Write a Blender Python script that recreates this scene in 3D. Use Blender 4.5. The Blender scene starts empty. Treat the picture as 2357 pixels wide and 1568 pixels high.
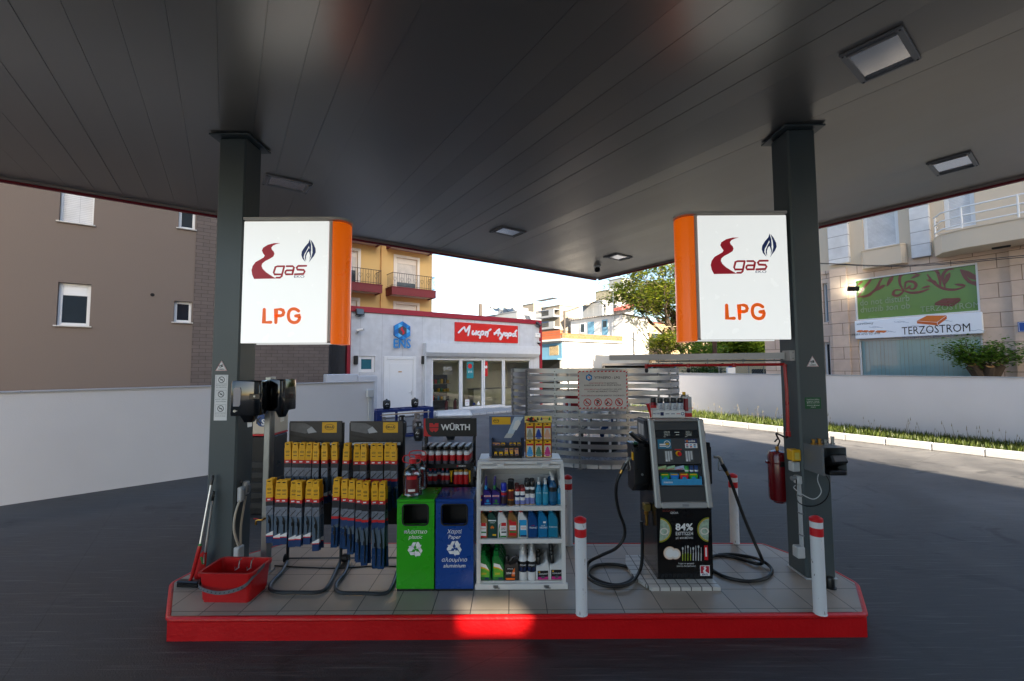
import bpy, math, random
from mathutils import Vector, Matrix
random.seed(7)
R = math.radians
SC = bpy.context.scene
COL = SC.collection

# ---------------------------------------------------------------- camera, sky, sun, exposure
FPX, PITCH, ROLL, EYE = 1000.0, math.atan(.06), .005, 2.35      # focal length in px of a 2357 px wide picture
CX, CY = 1178.5, 784.0
sP, cP = math.sin(PITCH), math.cos(PITCH)
cam = bpy.data.objects.new('camera', bpy.data.cameras.new('camera'))
COL.objects.link(cam)
fw, up0, rt0 = Vector((0, cP, sP)), Vector((0, -sP, cP)), Vector((1, 0, 0))
rt = rt0*math.cos(ROLL) - up0*math.sin(ROLL)
up = rt0*math.sin(ROLL) + up0*math.cos(ROLL)
cam.matrix_world = Matrix(((rt.x, up.x, -fw.x, 0), (rt.y, up.y, -fw.y, 0), (rt.z, up.z, -fw.z, EYE), (0, 0, 0, 1)))
cam.data.sensor_width = 36
cam.data.lens = FPX/2357*36
cam.data.clip_start, cam.data.clip_end = .05, 3000
SC.camera = cam

SUN_EL, SUN_AZ = R(22), Vector((.387, -.922))                     # from behind the viewer's right shoulder
w = bpy.data.worlds.new('World'); SC.world = w; w.use_nodes = True
nt = w.node_tree
sky = nt.nodes.new('ShaderNodeTexSky'); sky.sky_type = 'NISHITA'; sky.sun_disc = False
sky.sun_elevation = SUN_EL; sky.sun_rotation = math.atan2(SUN_AZ.x, SUN_AZ.y)
sky.air_density, sky.dust_density, sky.ozone_density = 1.0, 1.6, 1.0
bg = nt.nodes['Background']; bg.inputs[1].default_value = .085
hs = nt.nodes.new('ShaderNodeHueSaturation'); hs.inputs['Saturation'].default_value = 1.1
nt.links.new(sky.outputs[0], hs.inputs['Color']); nt.links.new(hs.outputs[0], bg.inputs[0])
sun = bpy.data.objects.new('sun', bpy.data.lights.new('sun', 'SUN')); COL.objects.link(sun)
sun.data.energy, sun.data.angle, sun.data.color = 5.0, R(.53), (1, .86, .68)
sun.rotation_euler = Vector((SUN_AZ.x*math.cos(SUN_EL), SUN_AZ.y*math.cos(SUN_EL), math.sin(SUN_EL))).to_track_quat('Z', 'Y').to_euler()
SC.view_settings.view_transform = 'Standard'; SC.view_settings.look = 'None'
SC.view_settings.gamma = 1; SC.view_settings.exposure = 2.42

# ---------------------------------------------------------------- surveying: pixel of the photo -> point of the place
def ray(x, y):
    u, v = (x-CX)/FPX, (CY-y)/FPX
    return rt*u + up*v + fw
def G(x, y, z=0.0):
    d = ray(x, y); t = (z-EYE)/d.z
    return Vector((d.x*t, d.y*t, z))
def AY(x, y, Y):
    d = ray(x, y); t = Y/d.y
    return Vector((d.x*t, Y, EYE+d.z*t))
class Fac:                                                      # an upright wall plane: local x along it, local y into it
    def __init__(s, o, a): s.o = Vector((o[0], o[1], 0)); s.a = a; s.d = Vector((math.cos(a), math.sin(a), 0)); s.n = Vector((math.sin(a), -math.cos(a), 0))
    def px(s, x, y, off=0.0):                                   # off: metres in front of the wall
        d = ray(x, y); p0 = Vector((0, 0, EYE)); t = (s.o+s.n*off-p0).dot(s.n)/d.dot(s.n); p = p0+d*t
        return (p-s.o).dot(s.d), p.z
    def box(s, x0, y0, x1, y1, off=0.0):                        # pixel rectangle (mean of its corners) -> x0,x1,z0,z1
        a, b, c, d = s.px(x0, y0, off), s.px(x1, y0, off), s.px(x0, y1, off), s.px(x1, y1, off)
        m = s.px((x0+x1)/2, y0, off)[1], s.px((x0+x1)/2, y1, off)[1]
        return (a[0]+c[0])/2, (b[0]+d[0])/2, m[1], m[0]

# ---------------------------------------------------------------- materials
def lin(c):
    return tuple((x/255/12.92 if x/255 <= .04045 else ((x/255+.055)/1.055)**2.4) for x in c)
MATS = {}
def M(name, col, rough=.5, metal=0, var=.1, scale=6, bump=0, bscale=80, emit=0, coat=0, trans=0, detail=4, spec=.5, streak=0, chips=None):
    if name in MATS: return MATS[name]
    m = bpy.data.materials.new(name); m.use_nodes = True; MATS[name] = m
    n, l = m.node_tree.nodes, m.node_tree.links; p = n['Principled BSDF']
    c = lin(col)
    tc = n.new('ShaderNodeTexCoord'); nz = n.new('ShaderNodeTexNoise')
    nz.inputs['Scale'].default_value = scale; nz.inputs['Detail'].default_value = detail
    l.new(tc.outputs['Object'], nz.inputs['Vector'])
    mx = n.new('ShaderNodeMix'); mx.data_type = 'RGBA'
    mx.inputs['A'].default_value = tuple(x*(1-var) for x in c)+(1,)
    mx.inputs['B'].default_value = tuple(min(x*(1+var), 1) for x in c)+(1,)
    l.new(nz.outputs['Fac'], mx.inputs['Factor']); l.new(mx.outputs['Result'], p.inputs['Base Color'])
    def layer(prev, sc, lo, hi, fac, colr, det=4):                # a worn layer: own noise, own shape
        mp = n.new('ShaderNodeMapping'); mp.inputs['Scale'].default_value = sc; l.new(tc.outputs['Object'], mp.inputs[0]); q = n.new('ShaderNodeTexNoise'); q.inputs['Scale'].default_value = 1; q.inputs['Detail'].default_value = det; l.new(mp.outputs[0], q.inputs['Vector'])
        r = n.new('ShaderNodeMapRange'); r.inputs['From Min'].default_value = lo; r.inputs['From Max'].default_value = hi; r.inputs['To Max'].default_value = fac; l.new(q.outputs['Fac'], r.inputs['Value'])
        k = n.new('ShaderNodeMix'); k.data_type = 'RGBA'; l.new(r.outputs['Result'], k.inputs['Factor']); l.new(prev.outputs['Result'], k.inputs['A']); k.inputs['B'].default_value = lin(colr)+(1,); return k
    if streak:
        mx = layer(mx, (2.6, 2.6, .22), .46, .75, streak, tuple(x*.45 for x in col), 6); mx = layer(mx, (.7, .7, .9), .45, .8, streak*.8, tuple(x*.6 for x in col), 8)
    if chips: mx = layer(mx, (chips[1],)*3, chips[2], chips[2]+.03, .8, chips[0], 3); mx = layer(mx, (chips[1]*.3, chips[1]*.3, chips[1]*2), chips[2]+.02, chips[2]+.06, .5, tuple(x*.4 for x in col), 3)
    mr = n.new('ShaderNodeMapRange'); mr.inputs['To Min'].default_value = max(rough-.08, .02); mr.inputs['To Max'].default_value = min(rough+.08, 1)
    l.new(nz.outputs['Fac'], mr.inputs['Value']); l.new(mr.outputs['Result'], p.inputs['Roughness'])
    p.inputs['Metallic'].default_value = metal; p.inputs['Coat Weight'].default_value = coat
    p.inputs['Specular IOR Level'].default_value = spec
    if trans: p.inputs['Transmission Weight'].default_value = trans
    if emit:
        l.new(mx.outputs['Result'], p.inputs['Emission Color']); p.inputs['Emission Strength'].default_value = emit
    if bump:
        b = n.new('ShaderNodeBump'); b.inputs['Strength'].default_value = bump; b.inputs['Distance'].default_value = .02
        n2 = n.new('ShaderNodeTexNoise'); n2.inputs['Scale'].default_value = bscale; n2.inputs['Detail'].default_value = 5
        l.new(tc.outputs['Object'], n2.inputs['Vector']); l.new(n2.outputs['Fac'], b.inputs['Height']); l.new(b.outputs['Normal'], p.inputs['Normal'])
    return m
def brick(name, c1, c2, cm, bw, rh, ms, axes='xz', offset=.5, rough=.8, bump=.6, off=(0, 0)):
    m = M(name, c1, rough); n, l = m.node_tree.nodes, m.node_tree.links; p = n['Principled BSDF']
    tc = n.new('ShaderNodeTexCoord'); sx = n.new('ShaderNodeSeparateXYZ'); cb = n.new('ShaderNodeCombineXYZ')
    l.new(tc.outputs['Object'], sx.inputs[0])
    for i, a in enumerate(axes):
        ad = n.new('ShaderNodeMath'); ad.inputs[1].default_value = off[i]; l.new(sx.outputs['xyz'.index(a)], ad.inputs[0]); l.new(ad.outputs[0], cb.inputs[i])
    b = n.new('ShaderNodeTexBrick'); b.offset = offset; b.inputs['Scale'].default_value = 1
    b.inputs['Color1'].default_value = lin(c1)+(1,); b.inputs['Color2'].default_value = lin(c2)+(1,); b.inputs['Mortar'].default_value = lin(cm)+(1,)
    b.inputs['Brick Width'].default_value = bw; b.inputs['Row Height'].default_value = rh; b.inputs['Mortar Size'].default_value = ms; b.inputs['Mortar Smooth'].default_value = .2
    l.new(cb.outputs[0], b.inputs['Vector'])
    nz = n.new('ShaderNodeTexNoise'); nz.inputs['Scale'].default_value = 3; nz.inputs['Detail'].default_value = 6; l.new(tc.outputs['Object'], nz.inputs['Vector'])
    mr = n.new('ShaderNodeMapRange'); mr.inputs['To Min'].default_value = .75; mr.inputs['To Max'].default_value = 1.2; l.new(nz.outputs['Fac'], mr.inputs['Value'])
    mx = n.new('ShaderNodeMix'); mx.data_type = 'RGBA'; mx.blend_type = 'MULTIPLY'; mx.inputs['Factor'].default_value = 1
    l.new(b.outputs['Color'], mx.inputs['A']); l.new(mr.outputs['Result'], mx.inputs['B']); l.new(mx.outputs['Result'], p.inputs['Base Color'])
    bp = n.new('ShaderNodeBump'); bp.inputs['Strength'].default_value = bump; bp.inputs['Distance'].default_value = .01; bp.invert = True
    l.new(b.outputs['Fac'], bp.inputs['Height']); l.new(bp.outputs['Normal'], p.inputs['Normal'])
    return m
def glassm(name, tint, alpha=.35, rough=.03):                   # thin glazing: mostly see-through, mirror-like at grazing angles
    m = bpy.data.materials.new(name); m.use_nodes = True; MATS[name] = m
    n, l = m.node_tree.nodes, m.node_tree.links; n.remove(n['Principled BSDF'])
    t = n.new('ShaderNodeBsdfTransparent'); t.inputs[0].default_value = lin(tint)+(1,)
    g = n.new('ShaderNodeBsdfGlossy'); g.inputs['Roughness'].default_value = rough
    f = n.new('ShaderNodeFresnel'); f.inputs[0].default_value = 1.5
    ad = n.new('ShaderNodeMath'); ad.inputs[1].default_value = alpha; l.new(f.outputs[0], ad.inputs[0]); ad.use_clamp = True
    mx = n.new('ShaderNodeMixShader'); l.new(ad.outputs[0], mx.inputs[0]); l.new(t.outputs[0], mx.inputs[1]); l.new(g.outputs[0], mx.inputs[2])
    l.new(mx.outputs[0], n['Material Output'].inputs[0])
    return m

# ---------------------------------------------------------------- mesh builder
class B:
    def __init__(s): s.v, s.f, s.mi, s.mats, s.T = [], [], [], [], Matrix()
    def at(s, x=0, y=0, z=0, rz=0, rx=0, ry=0):
        s.T = Matrix.Translation((x, y, z)) @ Matrix.Rotation(rz, 4, 'Z') @ Matrix.Rotation(ry, 4, 'Y') @ Matrix.Rotation(rx, 4, 'X'); return s
    def add(s, vs, fs, m):
        if m not in s.mats: s.mats.append(m)
        k, b = s.mats.index(m), len(s.v)
        s.v += [s.T @ Vector(v) for v in vs]; s.f += [tuple(i+b for i in f) for f in fs]; s.mi += [k]*len(fs)
        return s
    def box(s, x0, x1, y0, y1, z0, z1, m, bv=0):
        if x0 > x1: x0, x1 = x1, x0
        if y0 > y1: y0, y1 = y1, y0
        if z0 > z1: z0, z1 = z1, z0
        if not bv:
            return s.add([(x, y, z) for z in (z0, z1) for y in (y0, y1) for x in (x0, x1)],
                         [(0, 2, 3, 1), (4, 5, 7, 6), (0, 1, 5, 4), (2, 6, 7, 3), (0, 4, 6, 2), (1, 3, 7, 5)], m)
        bv = min(bv, (x1-x0)/2.1, (y1-y0)/2.1, (z1-z0)/2.1)
        vs, ix = [], {}
        for i, (xo, sx) in enumerate(((x0, 1), (x1, -1))):
            for j, (yo, sy) in enumerate(((y0, 1), (y1, -1))):
                for k, (zo, sz) in enumerate(((z0, 1), (z1, -1))):
                    for a in range(3):
                        ix[i, j, k, a] = len(vs)
                        vs.append((xo+(0 if a == 0 else sx*bv), yo+(0 if a == 1 else sy*bv), zo+(0 if a == 2 else sz*bv)))
        fs = []
        for i in (0, 1):
            o = (lambda f: f) if i else (lambda f: f[::-1])
            fs.append(o([ix[i, 0, 0, 0], ix[i, 1, 0, 0], ix[i, 1, 1, 0], ix[i, 0, 1, 0]]))
            fs.append(o([ix[0, i, 0, 1], ix[0, i, 1, 1], ix[1, i, 1, 1], ix[1, i, 0, 1]]))
            fs.append(o([ix[0, 0, i, 2], ix[1, 0, i, 2], ix[1, 1, i, 2], ix[0, 1, i, 2]]))
        for i in (0, 1):
            for j in (0, 1):
                e = i == j
                q = [ix[i, j, 0, 0], ix[i, j, 1, 0], ix[i, j, 1, 1], ix[i, j, 0, 1]]; fs.append(q if e else q[::-1])
                q = [ix[i, 0, j, 0], ix[i, 1, j, 0], ix[i, 1, j, 2], ix[i, 0, j, 2]]; fs.append(q[::-1] if e else q)
                q = [ix[0, i, j, 1], ix[1, i, j, 1], ix[1, i, j, 2], ix[0, i, j, 2]]; fs.append(q if e else q[::-1])
                for k in (0, 1):
                    q = [ix[i, j, k, 0], ix[i, j, k, 1], ix[i, j, k, 2]]; fs.append(q if (i+j+k) % 2 else q[::-1])
        return s.add(vs, fs, m)
    def poly(s, pts, m): return s.add(pts, [tuple(range(len(pts)))], m)
    def prism(s, pts, a, b, m, plane='xz', ins=0, bv=.006):     # outline extruded a..b along the third axis; ins shrinks both end faces
        n = len(pts); f = {'xz': lambda p, t: (p[0], t, p[1]), 'xy': lambda p, t: (p[0], p[1], t), 'yz': lambda p, t: (t, p[0], p[1])}[plane]
        if ins:
            cx, cz = sum(p[0] for p in pts)/n, sum(p[1] for p in pts)/n
            wx, wz = max(p[0] for p in pts)-min(p[0] for p in pts), max(p[1] for p in pts)-min(p[1] for p in pts)
            sm = [(cx+(p[0]-cx)*(1-2*ins/wx), cz+(p[1]-cz)*(1-2*ins/wz)) for p in pts]; d = bv if b > a else -bv
            L = [(sm, a), (pts, a+d), (pts, b-d), (sm, b)]
        else: L = [(pts, a), (pts, b)]
        vs = [f(p, t) for P, t in L for p in P]
        fs = [tuple(range(n))[::-1], tuple(range(n*(len(L)-1), n*len(L)))]
        for k in range(len(L)-1):
            fs += [(k*n+i, k*n+(i+1) % n, (k+1)*n+(i+1) % n, (k+1)*n+i) for i in range(n)]
        return s.add(vs, fs, m)
    def tube(s, pts, r, m, n=8, closed=False, caps=True):
        P = [Vector(p) for p in pts]; N = len(P); vs, fs = [], []
        rr = r if isinstance(r, (list, tuple)) else [r]*N
        t0 = None; u = None
        for i in range(N):
            a, b = (P[(i-1) % N], P[(i+1) % N]) if closed else (P[max(i-1, 0)], P[min(i+1, N-1)])
            t = (b-a).normalized()
            if u is None:
                u = t.orthogonal().normalized()
            else:
                u = (u - t*u.dot(t)); u = u.normalized() if u.length > 1e-6 else t.orthogonal().normalized()
            w_ = t.cross(u)
            for k in range(n):
                q = 2*math.pi*k/n; vs.append(P[i]+(u*math.cos(q)+w_*math.sin(q))*rr[i])
        for i in range(N if closed else N-1):
            j = (i+1) % N
            fs += [(i*n+k, i*n+(k+1) % n, j*n+(k+1) % n, j*n+k) for k in range(n)]
        if caps and not closed: fs += [tuple(range(n))[::-1], tuple(range((N-1)*n, N*n))]
        return s.add(vs, fs, m)
    def cyl(s, p, q, r, m, n=14, r2=None): return s.tube([p, q], [r, r if r2 is None else r2], m, n)
    def lathe(s, prof, m, n=18, c=(0, 0, 0), sx=1, sy=1):
        vs = [(c[0]+r*sx*math.cos(2*math.pi*k/n), c[1]+r*sy*math.sin(2*math.pi*k/n), c[2]+z) for r, z in prof for k in range(n)]
        fs = [(i*n+k, i*n+(k+1) % n, (i+1)*n+(k+1) % n, (i+1)*n+k) for i in range(len(prof)-1) for k in range(n)]
        fs += [tuple(range(n))[::-1], tuple(range((len(prof)-1)*n, len(prof)*n))]
        return s.add(vs, fs, m)
    def disc(s, x, z, r, y, m, n=20, sz=1, a0=0, a1=2*math.pi):
        return s.poly([(x+r*math.cos(a0+(a1-a0)*k/n), y, z+r*sz*math.sin(a0+(a1-a0)*k/n)) for k in range(n)], m)
    def ring(s, x, z, r0, r1, y, m, n=24, sz=1):
        vs = [(x+r*math.cos(2*math.pi*k/n), y, z+r*sz*math.sin(2*math.pi*k/n)) for r in (r0, r1) for k in range(n)]
        return s.add(vs, [(k, (k+1) % n, n+(k+1) % n, n+k) for k in range(n)], m)
    def rect(s, x0, x1, z0, z1, y, m): return s.poly([(x0, y, z0), (x1, y, z0), (x1, y, z1), (x0, y, z1)], m)
    def stroke(s, pts, wd, y, m, depth=0, caps=True):           # flat ribbon with round ends in the xz plane
        P = [Vector(p) for p in pts]; N = len(P); Lf, Rt = [], []
        for i in range(N):
            a, b = P[max(i-1, 0)], P[min(i+1, N-1)]; t = (b-a).normalized(); nn = Vector((-t.y, t.x)); ww = (wd[i] if isinstance(wd, list) else wd)/2
            if 0 < i < N-1:
                e1, e2 = (P[i]-P[i-1]).normalized(), (P[i+1]-P[i]).normalized(); ww /= max(.55, math.sqrt(max((1+e1.dot(e2))/2, .05)))
            Lf.append(P[i]+nn*ww); Rt.append(P[i]-nn*ww)
        def cap(c, fr, to):
            v = fr-c; return [c+Matrix.Rotation(-math.pi*k/5, 2) @ v for k in range(1, 5)] if caps else []
        out = Lf+cap(P[-1], Lf[-1], Rt[-1])+Rt[::-1]+cap(P[0], Rt[0], Lf[0])
        out = [(p.x, p.y) for p in out]
        if depth: return s.prism(out, y, y+depth, m)
        k = 4 if caps else 0; idx = list(range(len(out)))
        fs = [(i, i+1, len(out)-k-2-i, len(out)-k-1-i) for i in range(N-1)]
        if caps: fs += [tuple([N-1]+list(range(N, N+4))+[N+4]), tuple([len(out)-5]+list(range(len(out)-4, len(out)))+[0])]
        return s.add([(x, y, z) for x, z in out], fs, m)
    def text(s, body, size, x, z, y, m, align='CENTER', ext=0, bold=0, shear=0, sx=1, rot=0, wid=None):
        key = (body, ext, bold, shear)
        if key not in TXT:
            cu = bpy.data.curves.new('t', 'FONT'); cu.body = body; cu.size = 1; cu.resolution_u = 2
            cu.offset = bold; cu.shear = shear; cu.extrude = ext
            o = bpy.data.objects.new('t', cu); COL.objects.link(o)
            me = bpy.data.meshes.new_from_object(o.evaluated_get(bpy.context.evaluated_depsgraph_get()))
            TXT[key] = ([tuple(v.co) for v in me.vertices], [tuple(p.vertices) for p in me.polygons])
            bpy.data.objects.remove(o); bpy.data.curves.remove(cu); bpy.data.meshes.remove(me)
        vs, fs = TXT[key]
        if not vs: return s
        x0, x1 = min(v[0] for v in vs), max(v[0] for v in vs)
        if wid: sx = wid/((x1-x0)*size)
        ox = {'CENTER': (x0+x1)/2, 'LEFT': x0, 'RIGHT': x1}[align]
        ca, sa = math.cos(rot), math.sin(rot); out = []
        for v in vs:
            a, b = (v[0]-ox)*size*sx, v[1]*size
            out.append((x+a*ca-b*sa, y-v[2]*size, z+a*sa+b*ca))
        return s.add(out, fs, m)
    def build(s, name, parent=None, loc=None, rz=0, sharp=.6):
        me = bpy.data.meshes.new(name)
        me.from_pydata([tuple(v) for v in s.v], [], s.f)
        for m in s.mats: me.materials.append(m)
        me.polygons.foreach_set('material_index', s.mi)
        me.polygons.foreach_set('use_smooth', [True]*len(s.f)); me.set_sharp_from_angle(angle=sharp)
        me.update()
        o = bpy.data.objects.new(name, me); COL.objects.link(o); o.parent = parent
        if loc is not None: o.location = loc
        o.rotation_euler.z = rz
        return o
TXT = {}
def tag(o, label=None, cat=None, group=None, kind=None):
    for k, v in (('label', label), ('category', cat), ('group', group), ('kind', kind)):
        if v: o[k] = v
    return o
def T(name, label, cat, loc=(0, 0, 0), rz=0, group=None):
    o = bpy.data.objects.new(name, None); COL.objects.link(o); o.location = loc; o.rotation_euler.z = rz; o.empty_display_size = .1
    return tag(o, label, cat, group)
KIDS = {}
def copytree(o, loc=None, rz=None, label=None, group=None, parent=None, scale=None):
    c = o.copy(); COL.objects.link(c); c.parent = parent
    for ch in list(o.children): copytree(ch, parent=c)
    if loc is not None: c.location = loc
    if rz is not None: c.rotation_euler.z = rz
    if scale is not None: c.scale = scale
    return tag(c, label, None, group)
def smooth(pts, n=6, closed=False):                             # Catmull-Rom through the points
    P = [Vector(p) for p in pts]; out = []; N = len(P)
    for i in range(N if closed else N-1):
        a, b, c, d = (P[(i-1) % N], P[i], P[(i+1) % N], P[(i+2) % N]) if closed else (P[max(i-1, 0)], P[i], P[i+1], P[min(i+2, N-1)])
        for k in range(n):
            t = k/n; out.append(.5*((2*b)+(c-a)*t+(2*a-5*b+4*c-d)*t*t+(3*b-a-3*c+d)*t**3))
    if not closed: out.append(P[-1])
    return out
def arc(cx, cz, r, a0, a1, n=8): return [(cx+r*math.cos(R(a0+(a1-a0)*k/n)), cz+r*math.sin(R(a0+(a1-a0)*k/n))) for k in range(n+1)]
# ---------------------------------------------------------------- ground
def ground_material():
    m = M('brushed_concrete', (98, 100, 104), .5); n, l = m.node_tree.nodes, m.node_tree.links; p = n['Principled BSDF']
    tc = n.new('ShaderNodeTexCoord')
    big = n.new('ShaderNodeTexNoise'); big.inputs['Scale'].default_value = .35; big.inputs['Detail'].default_value = 8; big.inputs['Distortion'].default_value = 1.2
    l.new(tc.outputs['Object'], big.inputs['Vector'])
    mp = n.new('ShaderNodeMapping'); mp.inputs['Rotation'].default_value = (0, 0, R(35)); mp.inputs['Scale'].default_value = (1.2, 14, 1); l.new(tc.outputs['Object'], mp.inputs[0])
    st = n.new('ShaderNodeTexNoise'); st.inputs['Scale'].default_value = 1.6; st.inputs['Detail'].default_value = 8; st.inputs['Distortion'].default_value = .8; l.new(mp.outputs[0], st.inputs['Vector'])
    fine = n.new('ShaderNodeTexNoise'); fine.inputs['Scale'].default_value = 70; fine.inputs['Detail'].default_value = 6; l.new(tc.outputs['Object'], fine.inputs['Vector'])
    def ma(op, a, b):
        q = n.new('ShaderNodeMath'); q.operation = op
        for i, x in enumerate((a, b)):
            if isinstance(x, float): q.inputs[i].default_value = x
            else: l.new(x, q.inputs[i])
        return q.outputs[0]
    s = ma('ADD', ma('MULTIPLY', big.outputs['Fac'], .4), ma('ADD', ma('MULTIPLY', st.outputs['Fac'], .36), ma('MULTIPLY', fine.outputs['Fac'], .34)))
    cr = n.new('ShaderNodeValToRGB'); e = cr.color_ramp.elements
    e[0].position, e[0].color = .38, lin((54, 55, 58))+(1,); e[1].position, e[1].color = .68, lin((128, 126, 122))+(1,)
    l.new(s, cr.inputs[0])
    m2 = n.new('ShaderNodeMapping'); m2.inputs['Rotation'].default_value = (0, 0, R(-35)); m2.inputs['Location'].default_value = (1.2, 2.1, 0); l.new(tc.outputs['Object'], m2.inputs[0]); bk = n.new('ShaderNodeTexBrick'); bk.offset = 0; bk.inputs['Scale'].default_value = 1; bk.inputs['Brick Width'].default_value = 5.2; bk.inputs['Row Height'].default_value = 5.2; bk.inputs['Mortar Size'].default_value = .003; l.new(m2.outputs[0], bk.inputs['Vector'])
    jm = n.new('ShaderNodeMix'); jm.data_type = 'RGBA'; l.new(bk.outputs['Fac'], jm.inputs['Factor']); l.new(cr.outputs[0], jm.inputs['A']); jm.inputs['B'].default_value = (.03, .03, .03, 1)
    sp = n.new('ShaderNodeTexNoise'); sp.inputs['Scale'].default_value = 1.1; sp.inputs['Detail'].default_value = 5; sp.inputs['Distortion'].default_value = 1.5; l.new(tc.outputs['Object'], sp.inputs['Vector']); sr = n.new('ShaderNodeMapRange'); sr.inputs['From Min'].default_value = .6; sr.inputs['From Max'].default_value = .68; sr.inputs['To Max'].default_value = .55; l.new(sp.outputs['Fac'], sr.inputs['Value'])
    om = n.new('ShaderNodeMix'); om.data_type = 'RGBA'; l.new(sr.outputs[0], om.inputs['Factor']); l.new(jm.outputs['Result'], om.inputs['A']); om.inputs['B'].default_value = (.014, .014, .016, 1)
    vd = n.new('ShaderNodeVectorMath'); vd.operation = 'DISTANCE'; vd.inputs[1].default_value = (-1.5, 2.5, 0); l.new(tc.outputs['Object'], vd.inputs[0]); wob = ma('ADD', vd.outputs['Value'], ma('MULTIPLY', big.outputs['Fac'], 7.0))   # forecourt shade painted in: darkest round the pumps, clear at the sunlit lane
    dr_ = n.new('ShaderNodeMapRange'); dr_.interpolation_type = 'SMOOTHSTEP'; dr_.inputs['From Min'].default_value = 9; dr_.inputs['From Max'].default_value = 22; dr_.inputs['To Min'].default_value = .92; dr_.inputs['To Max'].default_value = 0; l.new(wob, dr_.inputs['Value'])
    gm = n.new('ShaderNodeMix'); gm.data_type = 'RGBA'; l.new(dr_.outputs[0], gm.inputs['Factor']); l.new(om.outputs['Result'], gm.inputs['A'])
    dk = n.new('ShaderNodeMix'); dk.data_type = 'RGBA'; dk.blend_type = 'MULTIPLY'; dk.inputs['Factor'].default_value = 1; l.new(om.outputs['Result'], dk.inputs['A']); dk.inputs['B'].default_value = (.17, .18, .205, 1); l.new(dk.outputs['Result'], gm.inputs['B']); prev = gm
    for ang, sc, th in ((20, (1.3, 42, 1), .66), (-48, (1.1, 38, 1), .67), (75, (.9, 30, 1), .69)):   # brush marks and scuffs
        mq = n.new('ShaderNodeMapping'); mq.inputs['Rotation'].default_value = (0, 0, R(ang)); mq.inputs['Scale'].default_value = sc; l.new(tc.outputs['Object'], mq.inputs[0]); sn = n.new('ShaderNodeTexNoise'); sn.inputs['Scale'].default_value = 1; sn.inputs['Detail'].default_value = 4; sn.inputs['Distortion'].default_value = .6; l.new(mq.outputs[0], sn.inputs['Vector'])
        sm = n.new('ShaderNodeMapRange'); sm.inputs['From Min'].default_value = th-.05; sm.inputs['From Max'].default_value = th+.05; sm.inputs['To Max'].default_value = .5; l.new(sn.outputs['Fac'], sm.inputs['Value']); sx_ = n.new('ShaderNodeMix'); sx_.data_type = 'RGBA'; l.new(sm.outputs[0], sx_.inputs['Factor']); l.new(prev.outputs['Result'], sx_.inputs['A']); sx_.inputs['B'].default_value = lin((98, 97, 96))+(1,); prev = sx_
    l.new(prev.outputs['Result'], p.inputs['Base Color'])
    mr = n.new('ShaderNodeMapRange'); mr.inputs['From Min'].default_value = .3; mr.inputs['From Max'].default_value = .75; mr.inputs['To Min'].default_value = .45; mr.inputs['To Max'].default_value = .75
    l.new(s, mr.inputs['Value']); l.new(mr.outputs[0], p.inputs['Roughness'])
    b = n.new('ShaderNodeBump'); b.inputs['Strength'].default_value = .6; b.inputs['Distance'].default_value = .02; l.new(s, b.inputs['Height']); l.new(b.outputs[0], p.inputs['Normal'])
    return m
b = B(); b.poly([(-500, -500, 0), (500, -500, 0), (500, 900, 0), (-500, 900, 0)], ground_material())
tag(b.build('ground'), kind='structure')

# ---------------------------------------------------------------- common paints
white = M('white_paint', (216, 216, 218), .45, var=.04)
wallw = M('white_render', (208, 208, 211), .8, var=.06, scale=1.2, bump=.15, bscale=40, streak=.22)
red = M('red_paint', (168, 10, 18), .35, var=.12, scale=9)
black = M('black_plastic', (14, 14, 15), .3, var=.2)
blackm = M('black_metal', (22, 23, 25), .4, var=.2)
rubber = M('black_rubber', (16, 16, 17), .6, var=.2)
steel = M('brushed_steel', (165, 165, 162), .3, 1, var=.12, scale=3)
galv = M('galvanised_steel', (150, 152, 150), .38, .9, var=.15, scale=14)
greyp = M('grey_paint', (128, 130, 132), .4, var=.06)
lgrey = M('light_grey_plastic', (190, 192, 192), .45, var=.05)
yellow = M('yellow_card', (226, 172, 18), .5, var=.08)
bluep = M('blue_print', (18, 62, 120), .45, var=.1)
redp = M('red_print', (196, 22, 30), .45, var=.08)
whitep = M('white_print', (228, 228, 226), .5, var=.03)
blackp = M('black_print', (16, 16, 18), .5, var=.1)
navy = M('navy_print', (14, 38, 88), .45, var=.05)
orange = M('orange_print', (232, 104, 12), .45, var=.05)
greenp = M('green_print', (24, 122, 50), .45, var=.08)
cyanp = M('cyan_print', (30, 150, 205), .45, var=.08)
darkgrey = M('dark_grey_plastic', (54, 56, 58), .45, var=.08)
brass = M('brass', (176, 134, 66), .3, 1, var=.15)
cable_w = M('cream_conduit', (186, 178, 160), .5, var=.08)
colpaint = M('green_grey_steel_paint', (70, 79, 81), .38, var=.06, scale=2)

# ---------------------------------------------------------------- pump island
isl = T('pump_island', 'raised pump island with grey tiles and a red kerb', 'island', (0, 4.6, 0))
P = [(-3.0, 3.87), (3.07, 3.88), (3.42, 4.42), (3.38, 4.78), (3.03, 5.42), (-2.8, 5.5), (-3.4, 4.86), (-3.46, 4.5)]
P = [(x, y-4.6) for x, y in P]
def inset(P, d):
    out = []
    for i in range(len(P)):
        a, p, c = Vector(P[i-1]), Vector(P[i]), Vector(P[(i+1) % len(P)])
        e1, e2 = (p-a).normalized(), (c-p).normalized(); n1, n2 = Vector((-e1.y, e1.x)), Vector((-e2.y, e2.x)); k = (n1+n2).normalized()
        out.append(tuple(p+k*d/max(k.dot(n1), .4)))
    return out
redk = M('red_kerb_paint', (190, 6, 14), .38, var=.15, scale=5, bump=.2, bscale=30, chips=((150, 120, 115), 22, .63))
b = B(); b.prism(inset(P, .02), .001, .176, redk, 'xy'); b.build('kerb', isl)
b = B(); ring_ = smooth([(x, y, .178) for x, y in inset(P, .03)], 1, True)
pts = []
I = inset(P, .028)
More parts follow.
